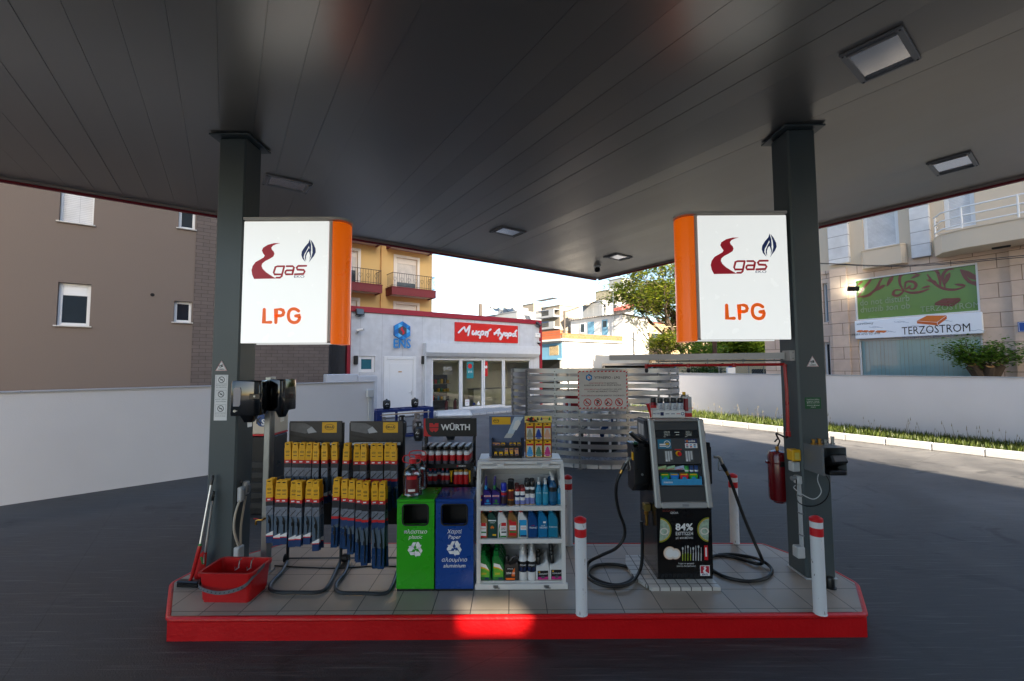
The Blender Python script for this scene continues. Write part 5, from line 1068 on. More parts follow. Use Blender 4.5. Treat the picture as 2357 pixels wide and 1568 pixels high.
for x in (.01, W-.01):
    for y in (0, .3): b.box(x-.012, x+.012, y-.012, y+.012, 0, (hz0-IZ if y else zs1-IZ+.02), blackm)
    b.tube([(x, .01, zs1-IZ+.06), (x, .05, zs1-IZ+.24), (x, .23, zs1-IZ+.28)], .005, blackm, 6)
b.box(x0+.01, x0+.03, .236, .25, 0, hz0-IZ+.05, blackm); b.box(x0+HW-.03, x0+HW-.01, .236, .25, 0, hz0-IZ+.05, blackm); b.box(.02, W-.02, .3, .31, .2, zs1-IZ+.1, blackm); b.build('frame', t)
for z, nm in ((zs1, 1), (zs2, 0)):
    b = B(); b.box(-.005, W+.005, -.01, .3, z-IZ-.012, z-IZ, blackm); b.box(-.008, W+.008, -.016, -.011, z-IZ-.035, z-IZ+.012, black)
    if nm: b.text('WÜRTH', .022, W*.8, z-IZ-.02, -.0165, whitep, bold=.02); b.rect(W*.7, W*.72, z-IZ-.022, z-IZ-.004, -.0165, redp)
    b.build('shelf', t)
wg = M('picture_print_grey', (84, 86, 96), .4, var=.7, scale=70)
proto = can('spray_can', 'x', 'spray can', .031, .195, M('grey_can', (150, 150, 152), .35, .5), black, .045, ((.004, .04, wg), (.04, .1, redp), (.1, .138, whitep)), 'spray cans on the black rack')
pitch = W/7.35
for r in range(4):
    for k in range(7): files(proto, rx0+.035+pitch*k+r*.006, RY+.035+r*.068, zs1, 1, 0, '%s red spray can from the left, %s row on the black rack' % (NTH[k], ORD[r]), 'spray cans on the black rack')
blq = M('blue_liquid_bottle', (24, 66, 104), .25); pb = rbottle('additive_bottle', 'x', 'bottle', .025, .17, blq, redp, ((.02, .25, wg), (.25, .56, redp), (.56, .7, whitep)), .5, .76, .5)
for k, (cx, yy) in enumerate(((358, 0), (482, 0), (685, .03), (805, .03), (585, .075), (420, .08), (300, .08))):
    x = AY((1560+cx/6.932)/1.629, 1090, RY+yy).x; files(pb, x, RY+.03+yy, zs2, 1, 0, 'red capped blue bottle, %s from the left on the lower rack shelf' % NTH[k], 'small bottles on the lower rack shelf')
pc_ = can('additive_tin', 'x', 'tin', .027, .155, whitep, M('gold_cap', (176, 130, 40), .35, .4), .02, ((.0, .105, redp),), 'small red tins on the lower rack shelf')
for k, cx in enumerate((1040, 1160, 1298)): files(pc_, AY((1560+cx/6.932)/1.629, 1090, RY+.04).x, RY+.045, zs2, 1, 0, 'small red and white tin, %s from the left on the lower rack shelf' % NTH[k], 'small red tins on the lower rack shelf')
for k, cx in enumerate((920, 1400)):
    x = AY((1560+cx/6.932)/1.629, 1090, RY+.01).x; o = T('yellow_funnel', 'yellow plastic spout hanging %s the red tins on the rack' % ('left of' if k == 0 else 'right of'), 'funnel', (x, RY+.005, zs2+.0), 0, 'yellow spouts'); b = B(); b.lathe([(.004, .03), (.009, .09), (.014, .14), (.018, .155)], yellow, 12); b.build('spout', o)
# two black trays in clear wrap on the blue bin
for k, px in enumerate((1062, 1086)):
    g = G(px, 1109, IZ+bH+.002); t = T('wrapped_tray', '%s of two black trays in clear plastic wrap on the blue bin' % ('left' if k == 0 else 'right'), 'tray', (g.x, g.y+.055, IZ+bH+.002), R(-6+8*k), 'wrapped trays on the blue bin')
    b = B(); b.box(-.055, .055, -.055, .055, 0, .045, black, .01); b.build('tray', t); b = B(); b.lathe([(.05, .046), (.056, .07), (.052, .11), (.035, .15), (.01, .156)], M('dark_goods', (40, 42, 48), .3, var=.8, scale=40, bump=1, bscale=30), 14, sx=1, sy=.9); b.build('goods', t)
    b = B(); P = []
    rg = random.Random(k); ring0 = [(.058*math.cos(R(a))*1.0, .058*math.sin(R(a))) for a in range(0, 360, 24)]
    vs = [(x*s*rg.uniform(.92, 1.08), y*s*rg.uniform(.92, 1.08), z+rg.uniform(-.006, .006)) for s, z in ((1, .046), (1.08, .08), (1.0, .125), (.6, .165), (.1, .17)) for x, y in ring0]; b.add(vs, [(i*15+j, i*15+(j+1) % 15, (i+1)*15+(j+1) % 15, (i+1)*15+j) for i in range(4) for j in range(15)], glassm('clear_wrap', (225, 228, 232), .1, .12) if k == 0 else MATS['clear_wrap']); b.build('plastic_wrap', t)
    b = B(); b.rect(-.022, .006, .01, .032, -.0562, whitep); b.build('price_tag', t)
# ---------------------------------------------------------------- white roll front cabinet
CYF = G(1200, 1356, IZ).y
ca, cb = G(1093, 1356, IZ), G(1307, 1356, IZ); t = T('display_cabinet', 'white open display cabinet with three shelves of oils and cleaners', 'cabinet', (ca.x, CYF, IZ+.001)); W = cb.x-ca.x; D = .45
zc = lambda py, y=.02: AY(1200, py, CYF+y).z-IZ
ztop = zc(1063, .09); zA, zB = zc(1165, .02), zc(1240, .02)
cabw = M('cabinet_white_enamel', (214, 212, 208), .4, var=.04, scale=3)
prof = [(.0, .0), (.0, ztop*.74)]+[(.0+.16*(1-math.cos(R(a))), ztop*.74+ztop*.26*math.sin(R(a))) for a in range(12, 91, 13)]+[(D, ztop), (D, 0)]
for nm, x in (('side_panel', .03), ('side_panel', W-.055)): b = B(); b.prism([(y, z+.04) if z < .04 else (y, z) for y, z in prof], x, x+.025, cabw, 'yz'); b.build(nm, t)
for x in (.018, W-.04):                                           # front edge strips of the sides
    pts = [(x+.011, y-.004, z) for y, z in prof[:-2]]; b = B(); vs = []; fs = []
    for i, (xx, y, z) in enumerate(pts): vs += [(x, y-.006, max(z, .04)), (x+.022, y-.006, max(z, .04)), (x+.022, y+.02, max(z, .04)), (x, y+.02, max(z, .04))]
    for i in range(len(pts)-1): k = i*4; fs += [(k, k+1, k+5, k+4), (k+1, k+2, k+6, k+5), (k+2, k+3, k+7, k+6), (k+3, k, k+4, k+7)]
    b.add(vs, fs, cabw); b.build('front_edge', t)
b = B(); b.box(.056, W-.056, D-.02, D-.001, .04, ztop-.02, cabw)
for k in range(18): z = .08+k*(ztop-.1)/18; b.box(.057, W-.057, D-.028, D-.0205, z, z+(ztop-.1)/18-.006, cabw, .003)
b.build('slatted_back', t)
b = B(); b.box(.03, W-.03, .165, D+.002, ztop+.001, ztop+.012, cabw, .004); b.box(.02, W-.02, .085, .16, ztop-.03, ztop+.003, cabw, .008); b.box(.056, W-.056, .06, .085, ztop-.065, ztop-.031, cabw, .006); b.build('top', t)
b = B()
for x in (W*.24, W*.74): b.box(x-.05, x+.08, .05, .0845, ztop-.024, ztop-.008, lgrey, .004); b.box(x, x+.07, .046, .0845, ztop-.05, ztop-.012, cabw, .006)
b.build('latch', t)
for z in (zA, zB): b = B(); b.box(.056, W-.056, .01, D-.029, z-.022, z, cabw); b.box(.042, W-.042, -.004, .0095, z-.04, z+.003, cabw, .003); b.build('shelf', t)
b = B(); b.box(.056, W-.056, .022, D-.029, .04, .062, cabw); b.box(0, W, -.018, .0215, .0, .052, cabw, .005); b.box(.01, W-.01, .022, D, 0, .0395, cabw); b.build('base', t)
b = B()
for x in (W*.225, W*.77): b.box(x-.025, x+.025, -.026, -.019, .022, .045, galv, .003); b.box(x-.012, x+.04, -.03, -.0265, .016, .026, galv, .002)
b.build('lock_plate', t)
X_ = lambda cx, y, py=1160: AY(1080.4+cx*.20358, py, CYF+y).x
zA, zB, zC = zA+IZ+.001, zB+IZ+.001, .063+IZ
SH = 'top', 'middle', 'bottom'
G1, G2, G3 = 'goods on the top cabinet shelf', 'goods on the middle cabinet shelf', 'goods on the bottom cabinet shelf'
purp = M('purple_plastic', (46, 24, 110), .35); skyb = M('light_blue_liquid', (34, 128, 168), .2); wcap = M('white_cap', (214, 214, 210), .4)
mb = CYF+.055
p = rbottle('cleaner_bottle', 'x', 'bottle', .022, .2, M('pale_bottle', (176, 172, 160), .35), wcap, ((.0, .5, purp), (.42, .5, redp)), .5, .6, .5, 1, (('1', .22, .03, yellow),)); files(p, X_(133, .055), mb, zA, 4, .055, 'slim white capped bottle at the left end of the top cabinet shelf', G1, 'front slim white capped bottle at the left end of the top cabinet shelf', .004)
for cx, cap, nm in ((207, cyanp, 'blue'), (305, greenp, 'green')):
    t = T('additive_bottle', 'x', 'bottle'); w, d, h = .086, .05, .165; b = B(); b.prism([((x-.5)*w, z*h) for x, z in ((.03, 0), (.97, 0), (1, .04), (1, .62), (.9, .74), (.5, .9), (.1, .94), (.0, .86), (0, .04))], -d/2, d/2, purp, 'xz', .01, .012); b.build('bottle', t)
    b = B(); b.lathe([(.014, .15), (.014, .185), (.012, .19)], cap, 12, (-.018, 0, 0)); b.build('collar', t); b = B(); b.lathe([(.012, .19), (.011, .25), (.007, .262)], purp, 12, (-.018, 0, 0)); b.build('spout', t)
    b = B(); b.rect(-.035, .03, .085, .1, -d/2-.001, whitep); b.rect(-.03, .025, .088, .097, -d/2-.0015, redp); b.disc(0, .045, .014, -d/2-.001, cap); b.rect(-.03, .03, .014, .024, -d/2-.001, cap); b.build('label_print', t)
    files(t, X_(cx, .055), mb, zA, 2, .075, 'purple spout bottle with a %s collar on the top cabinet shelf' % nm, G1)
p = can('spray_can', 'x', 'spray can', .03, .215, M('blue_can', (24, 36, 104), .3, .2), M('bright_blue_cap', (12, 40, 170), .35), .075, ((.1, .125, redp), (.02, .085, M('dark_picture_print', (50, 30, 34), .4, var=.8, scale=50)), (.137, .14, whitep))); files(p, X_(390, .05), mb, zA, 1, 0, 'blue spray can with a large blue cap on the top cabinet shelf', G1)
p = can('spray_can', 'x', 'spray can', .033, .235, M('amber_can', (196, 120, 14), .3, .3), black, .08, ((.06, .14, M('dark_red_picture_print', (92, 22, 18), .4, var=.8, scale=45)), (.005, .05, M('brown_band', (60, 38, 16), .4)))); files(p, X_(470, .05), mb, zA, 2, .07, 'black capped amber spray can on the top cabinet shelf', G1)
lav = M('lavender_print', (120, 130, 186), .4, var=.3, scale=30)
p = can('spray_can', 'x', 'spray can', .025, .165, whitep, M('red_cap', (150, 12, 20), .35), .03, ((.004, .012, M('gold_rim', (190, 150, 70), .3, .8)), (.012, .05, lav), (.08, .1, navy)))
files(p, X_(542, .045), mb-.005, zA, 4, .058, 'red capped small white can, left file of the top cabinet shelf', G1); files(p, X_(602, .045), mb-.005, zA, 3, .058, 'red capped small white can, right file of the top cabinet shelf', G1)
p = can('spray_can', 'x', 'spray can', .026, .225, whitep, black, .05, ((.004, .012, MATS['gold_rim']), (.012, .07, lav), (.11, .15, darkgrey)))
files(p, X_(655, .06), mb+.01, zA, 3, .06, 'black capped white spray can, left file of the top cabinet shelf', G1); files(p, X_(714, .06), mb+.01, zA, 3, .06, 'black capped white spray can, right file of the top cabinet shelf', G1)
p = rbottle('screenwash_bottle', 'x', 'bottle', .031, .225, skyb, wcap, ((.12, .66, M('aqua_label', (40, 140, 170), .4, var=.15, scale=30)),), .5, .72, .5, 1, (('SCREEN', .52, .014, whitep),))
files(p, X_(785, .055), mb, zA, 4, .064, 'light blue screenwash bottle, left file of the top cabinet shelf', G1, None, .004); files(p, X_(860, .055), mb, zA, 3, .064, 'light blue screenwash bottle, right file of the top cabinet shelf', G1, None, .004)
p = rbottle('screenwash_bottle', 'x', 'bottle', .041, .265, M('deep_blue_liquid', (20, 82, 124), .2), wcap, ((.5, .66, blackp), (.15, .5, M('blue_picture_print', (24, 92, 130), .4, var=.4, scale=35))), .45, .72, .42); files(p, X_(943, .06), mb+.005, zA, 4, .085, 'larger blue screenwash bottle with a black label on the top cabinet shelf', G1, None, .002)
t = T('trigger_spray', 'blue trigger spray bottle at the right end of the top cabinet shelf', 'spray bottle', (X_(1024, .07), mb+.015, zA+.0015), 0, G1); b = B(); b.lathe([(.03, 0), (.033, .01), (.033, .13), (.014, .17), (.012, .185)], skyb, 16, sy=.7); b.build('bottle', t); b = B(); b.box(-.012, .012, -.03, .03, .185, .24, wcap, .008); b.box(-.008, .008, -.055, -.03, .215, .235, wcap, .004); b.tube([(0, -.03, .21), (0, -.045, .19), (0, -.04, .17)], .005, wcap, 6); b.build('trigger_head', t); b = B(); b.rect(-.02, .02, .05, .11, -.0238, cyanp); b.build('label_print', t)
gold = M('gold_plastic', (146, 116, 70), .3, .3); dkg = M('dark_green_plastic', (20, 66, 58), .35); wpl = M('white_plastic', (212, 212, 210), .35); blp = M('blue_plastic', (14, 66, 122), .3); tlp = M('teal_plastic', (24, 118, 150), .3); lbp = M('light_blue_plastic', (22, 110, 158), .3); rcap = M('red_plastic_cap', (178, 12, 22), .35)
def castrol(base, a, bb): return [(.12, .88, .04, .56, whitep), ((.1, .04), (.3, .04), (.14, .3), (.3, .56), (.16, .5), (.08, .3), greenp), (.34, .84, .44, .56, redp), (.36, .86, .2, .25, a), (.3, .88, .04, .1, bb)]
for cx, m, cp_, rc, tx, lb in ((155, gold, rcap, castrol(0, greenp, redp), (('Castrol', .55, .34, .016, redp),), 'gold oil bottle with a red cap, leftmost on the middle cabinet shelf'), (262, dkg, rcap, [(.1, .9, .62, .66, whitep), ((.3, .4), (.5, .47), (.7, .4), (.62, .34), (.5, .38), (.38, .33), mato), (.55, .9, .1, .16, yellow)], (('Castrol', .5, .55, .016, whitep),), 'dark green oil bottle on the middle cabinet shelf'),
                              (375, wpl, rcap, castrol(0, blackp, greenp), (('GTX', .56, .3, .022, blackp), ('Castrol', .55, .37, .014, redp)), 'white oil bottle with red and green print on the middle cabinet shelf'), (490, M('bronze_plastic', (150, 110, 62), .3, .3), rcap, [(.15, .88, .1, .6, redp), (.2, .86, .3, .46, whitep), (.2, .86, .2, .26, greenp), (.1, .4, .58, .66, redp)], (('Castrol', .53, .36, .016, redp),), 'bronze oil bottle with a red label on the middle cabinet shelf'),
                              (603, wpl, rcap, [(.12, .88, .06, .66, cyanp), (.26, .86, .3, .46, whitep), ((.1, .06), (.22, .06), (.16, .3), (.22, .56), (.12, .56), greenp), (.26, .88, .06, .12, navy)], (('Castrol', .56, .36, .016, redp),), 'white oil bottle with a light blue label on the middle cabinet shelf'), (717, blp, blp, [], (('TRONIC', .52, .35, .022, whitep), ('HIGH', .5, .44, .012, redp)), 'dark blue oil bottle on the middle cabinet shelf'),
                              (830, lbp, lbp, [(.5, .78, .54, .6, whitep)], (('TRONIC', .52, .35, .022, whitep), ('BLUE', .5, .43, .016, whitep)), 'light blue oil bottle on the middle cabinet shelf'), (945, tlp, tlp, [], (('TURBORAL', .52, .38, .017, whitep),), 'teal oil bottle, rightmost on the middle cabinet shelf')):
    p = ojug('oil_bottle', lb, .096, .06, .268, m, cp_, rc, tx); files(p, X_(cx, .05, 1200), CYF+.05, zB, 2 if cx > 600 else 1, .075, 'bottle behind the '+lb.split(',')[0].replace(' on the middle cabinet shelf', ', middle shelf'), G2, lb)
bpg = M('green_plastic', (14, 112, 48), .28); bpl = M('lime_print', (92, 170, 40), .4, var=.3, scale=30)
def bplab(): return [((.1, .14), (.88, .14), (.88, .32), (.5, .42), (.1, .46), bpl), ((.1, .44), (.5, .42), (.88, .32), (.88, .36), (.5, .46), (.1, .5), yellow), ((.1, .5), (.5, .46), (.86, .37), (.6, .56), (.12, .62), whitep), (.5, .84, .05, .11, navy)]
for cx, nm in ((178, 'left'), (328, 'right')): p = ojug('oil_bottle', 'x', .12, .075, .275, bpg, bpg, bplab(), (('2000', .42, .22, .026, yellow),), None, 1); files(p, X_(cx, .05, 1320), CYF+.065, zC, 5, .078, 'green oil bottle in the %s file of the bottom cabinet shelf' % nm, G3, None, .002, .001)
p = ojug('oil_canister', 'dark grey oil canister with an orange label on the bottom cabinet shelf', .14, .1, .225, M('dark_bronze_plastic', (58, 54, 50), .35, .2), black, [(.1, .72, .08, .58, blackp), ((.5, .2), (.72, .2), (.72, .56), (.62, .5), (.5, .3), orange), (.1, .72, .05, .14, orange)], (('20W-50', .42, .3, .026, whitep), ('EXPULSE', .4, .5, .014, whitep)), None, 2)
b = B(); b.tube(smooth([(-.02, 0, .165), (.01, 0, .205), (.045, 0, .215), (.062, 0, .19), (.064, 0, .16)], 4), .011, MATS['dark_bronze_plastic'], 8); b.build('handle', p); files(p, X_(480, .05, 1320), CYF+.07, zC, 1, 0, 'dark grey oil canister with an orange label on the bottom cabinet shelf', G3)
clb = M('blue_car_print', (40, 66, 120), .4, var=.7, scale=40); clp = M('pink_car_print', (186, 40, 120), .4, var=.5, scale=40)
p = rbottle('coolant_bottle', 'x', 'bottle', .043, .275, wpl, wcap, ((.3, .66, blackp), (.32, .46, clb)), .38, .74, .3, 1, (('COOLANT', .52, .02, whitep),))
for cx, nm in ((607, 'left'), (706, 'right')): files(p, X_(cx, .05, 1320), CYF+.065, zC, 4, .09, 'round white coolant bottle in the %s file of the bottom cabinet shelf' % nm, G3, None, .003)
for cx, nm, h, nn in ((832, 'left', .215, 3), (987, 'right', .235, 5)):
    w, d = .135, .075; t = T('coolant_jug', 'x', 'jug'); b = B(); b.prism([((x-.5)*w, z*h) for x, z in ((.03, 0), (.97, 0), (1, .03), (1, .5), (.92, .72), (.84, .86), (.76, .86), (.5, .7), (.3, .66), (.04, .64), (0, .58), (0, .03))], -d/2, d/2, wpl, 'xz', .012, .014); b.build('bottle', t)
    b = B(); b.lathe([(.02, h*.64), (.02, h*.98), (.017, h)], black, 12, (-.3*w+.0, 0, 0)); b.build('cap', t); b = B(); y = -d/2-.001; b.rect(-.42*w, .36*w, h*.04, h*.44, y, blackp); b.rect(-.38*w, .34*w, h*.05, h*.17, y-.0005, clp); b.disc(-.02*w, h*.16, .02, y-.001, wg, 16, .6); b.disc(-.28*w, h*.38, .008, y-.0005, yellow); b.text('COOLANT', .018, .0, h*.27, y-.001, whitep, bold=.02); b.build('label_print', t)
    files(t, X_(cx, .05, 1320), CYF+.065, zC, nn, .079, 'black capped white coolant jug in the %s file of the bottom cabinet shelf' % nm, G3, None, .002, .001)
# bulb display and air fresheners on the cabinet
zt = AY(1200, 1060, CYF+.2).z; zt = IZ+.001+ztop+.0135; yD = CYF+.2
x0, x1 = AY(1125, 1060, yD).x, AY(1208, 1060, yD).x; z1 = AY(1166, 959, yD).z; t = T('bulb_display', 'counter display of car bulbs with a lamp picture on the cabinet top', 'display', (x0, yD, zt)); W, H = x1-x0, z1-zt
sil = M('silver_blue_print', (96, 108, 136), .35, .2, var=.35, scale=4); b = B(); b.box(0, W, .09, .11, 0, H, sil); b.build('back_card', t)
b = B(); y = .088; b.rect(W*.08, W*.61, H*.78, H*.965, y, yellow); b.ring(W*.2, H*.87, .026, .03, y-.001, blackp, 20, .7); b.text('HELLA', .018, W*.2, H*.865, y-.001, blackp, bold=.02); gl = M('pale_bulb_print', (190, 205, 218), .3, var=.3, scale=12)
b.poly([(W*u, y, H*v) for u, v in ((.5, .52), (.6, .5), (.68, .54), (.98, .97), (.72, .97))], gl); b.poly([(W*u, y-.001, H*v) for u, v in ((.66, .66), (.78, .64), (.9, .82), (.84, .9), (.74, .86))], whitep); b.poly([(W*u, y-.001, H*v) for u, v in ((.42, .45), (.62, .45), (.7, .55), (.5, .56))], lgrey); b.build('picture', t)
b = B()
for z in (0, H*.24): b.box(W*.1, W*.9, .0, .085, z, z+.008, blackm); b.box(W*.1, W*.9, -.004, -.0005, z, z+.028, blackm)
b.box(W*.08, W*.099, 0, .085, 0, H*.46, blackm); b.box(W*.901, W*.92, 0, .085, 0, H*.46, blackm); b.build('bulb_tray', t)
for r, z, xs in ((0, .009, (.19, .34, .49, .63, .78)), (1, H*.24+.009, (.14, .26, .4, .63, .7, .84)), (0, .062, (.49, .63, .77))):
    for k, u in enumerate(xs):
        w_ = random.uniform(.03, .042); o = T('bulb_box', '%s bulb box from the left in the %s row of the bulb display' % (NTH[k], 'lower' if z < .05 else 'stacked' if r == 0 else 'upper'), 'bulb box', (x0+W*u, yD+.01, zt+z), 0, 'small bulb boxes'); b = B(); b.box(-w_/2, w_/2, 0, .045, 0, .051 if r == 0 else .04, random.choice((yellow, M('peach_card', (214, 150, 106), .5), M('orange_card', (222, 156, 60), .5)))); b.build('carton', o); b = B(); b.rect(-w_*.36, w_*.36, .02, .03, -.001, bluep); b.build('print', o)
x0, x1 = AY(1209.5, 1060, yD).x, AY(1271, 1060, yD).x; W = x1-x0; t = T('air_freshener_stand', 'small yellow and red card stand of air fresheners on the cabinet top', 'display', (x0, yD-.01, zt)); b = B(); b.box(0, W, .04, .05, 0, H*.84, M('dark_red_card', (110, 14, 18), .5)); b.build('back_card', t); yc = M('yellow_header_card', (226, 204, 110), .5)
b = B(); b.box(-.004, W+.002, .038, .05, H*.842, H, yc); b.build('header_card', t); b = B()
def fir(b, x, z, s, y, m):
    for k in range(4): a = .42-.08*k; b.poly([(x-s*a, y-.0004*k, z+s*(.15+.18*k)), (x+s*a, y-.0004*k, z+s*(.15+.18*k)), (x+s*a*.35, y-.0004*k, z+s*(.4+.18*k)), (x-s*a*.35, y-.0004*k, z+s*(.4+.18*k))], m)
    b.rect(x-s*.2, x+s*.2, z, z+s*.13, y, m)
b.poly([(0, .0365, H*.9), (W*.25, .0365, H*.99), (W*.5, .0365, H*.86), (W*.2, .0365, H*.85)], blackp)
for k, (u, m) in enumerate(((.12, redp), (.32, orange), (.48, blackp), (.62, bluep), (.92, greenp))): fir(b, W*u, H*.895, .035, .036, m)
b.text('Little Trees', .014, W*.76, H*.93, .0365, redp, bold=.02); b.text('Drive your senses', .009, W*.72, H*.87, .0365, blackp); b.build('header_print', t)
for r in range(2):
    for k in range(3):
        m = ((M('skyblue_fir', (60, 150, 210), .5), M('sage_fir', (80, 130, 110), .5), M('pink_fir', (200, 60, 130), .5)), (M('silver_fir', (150, 145, 130), .5), M('royal_blue_fir', (20, 60, 150), .5), M('peach_fir', (214, 160, 130), .5)))[r][k]; cn = (('light blue', 'sage green', 'pink'), ('silver grey', 'royal blue', 'peach'))[r][k]
        o = T('air_freshener', 'air freshener packet with a %s fir tree on the cabinet top stand' % cn, 'air freshener', (x0+W*(.17+.33*k), yD-.01, zt+H*(.01+.42*r)), 0, 'air freshener packets'); w_, h_ = W*.28, H*.4
        b = B(); b.box(-w_/2, w_/2, .022, .037, 0, h_, yellow, .003); b.build('packet', o); b = B(); b.rect(-w_*.42, w_*.42, h_*.04, h_*.7, .0212, M('clear_film_print', (200, 200, 190), .3, var=.2, scale=40)); b.rect(-w_*.4, w_*.46, h_*.71, h_*.82, .0212, redp); b.text('1', h_*.13, -w_*.36, h_*.86, .0212, blackp, bold=.03); b.disc(0, h_*.94, w_*.18, .0212, blackp, 12, .5); fir(b, 0, h_*.06, h_*.62, .0206, m); b.build('print', o)
# ---------------------------------------------------------------- wiper blade stands and their packages
hella_pic = M('wet_bonnet_print', (26, 28, 34), .35, var=.9, scale=30)
tubem = M('dark_tube_paint', (34, 40, 44), .35, var=.1)
ylw = M('yellow_pack_card', (228, 168, 12), .5, var=.06); pblue = M('pack_blue_print', (14, 52, 98), .4, var=.15, scale=12); photo = M('water_photo_print', (110, 116, 128), .4, var=.75, scale=45); bliss = M('clear_blister', (96, 112, 128), .2, .2, var=.3, scale=5); tealside = M('pack_teal_side', (10, 66, 96), .4)
def wiper(L, style):
    w, d = .068, .013; t = T('wiper_package', 'x', 'wiper blade'); hw = w/2
    b = B(); b.box(-hw*.86, hw*.86, 0, .004, -.045, .012, ylw); b.box(-hw, hw, 0, d, -.17, -.045, ylw, .002); b.rect(-.012, .012, -.012, -.002, -.0006, blackp)
    b.ring(0, -.085, .016, .0195, -.0006, blackp, 14, .62); b.rect(-.012, .012, -.088, -.082, -.0006, blackp); b.rect(-.018, .018, -.128, -.118, -.0006, M('brown_print', (120, 80, 20), .5)); b.build('card', t)
    b = B(); b.box(-hw, hw, 0, d, -.205, -.1702, redp, .001); b.rect(-.02, .01, -.195, -.182, -.0006, whitep)
    if style == 0:
        b.box(-hw, hw, 0, d, -.34, -.2052, photo, .001); b.rect(-hw, hw, -.25, -.206, -.0006, M('night_print', (24, 28, 38), .4)); b.poly([(-hw*.8, -.0008, -.33), (hw*.8, -.0008, -.27), (hw*.8, -.0008, -.28), (-hw*.8, -.0008, -.34)], blackp)
    else:
        b.box(-hw, hw, 0, d, -.36, -.2052, photo, .001); b.rect(-hw, hw, -.275, -.206, -.0006, M('night_print', (24, 28, 38), .4)); b.poly([(-hw*.9, -.0008, -.345), (hw*.9, -.0008, -.29), (hw*.9, -.0008, -.302), (-hw*.9, -.0008, -.357)], blackp)
        b.box(-hw, hw, 0, d, -.385, -.3602, redp, .001); b.poly([(-hw, -.0004, -.386), (hw, -.0004, -.386), (hw, -.0004, -.43), (-hw, -.0004, -.46)], pblue); b.box(-hw, hw, .001, d, -.43, -.3852, pblue)
    b.build('printed_sleeve', t)
    b = B()
    if style == 0:
        b.box(-hw, hw, .002, d, -L+.09, -.3402, bliss, .002); b.box(-hw, hw, 0, d, -L+.05, -L+.0898, pblue, .001); b.poly([(-hw, -.0006, -L+.09), (hw, -.0006, -L+.12), (hw, -.0006, -L+.078), (-hw, -.0006, -L+.078)], whitep); b.rect(-hw, hw, -L+.068, -L+.078, -.0008, redp); b.box(-hw, hw, 0, d, -L, -L+.0498, pblue, .002)
    else: b.box(-hw*.94, hw*.94, .002, d, -L+.2, -.4302, bliss, .002); b.box(-hw*.94, hw*.94, .002, d, -L, -L+.1998, M('blue_blister', (22, 58, 100), .25, .1, var=.2, scale=8), .002)
    b.build('blister', t)
    b = B(); z0, z1 = (-L+.12, -.345) if style == 0 else (-L+.03, -.44); b.tube(smooth([(-.012, -.001, z1), (.006, -.006, (z0+z1)/2+.03), (.004, -.002, z0)], 4), [.004]*2+[.007]*5+[.005]*2, black, 6); b.box(-.012, .006, -.008, .0015, (z0+z1)/2, (z0+z1)/2+.04, black, .003); b.build('wiper_blade', t)
    return t
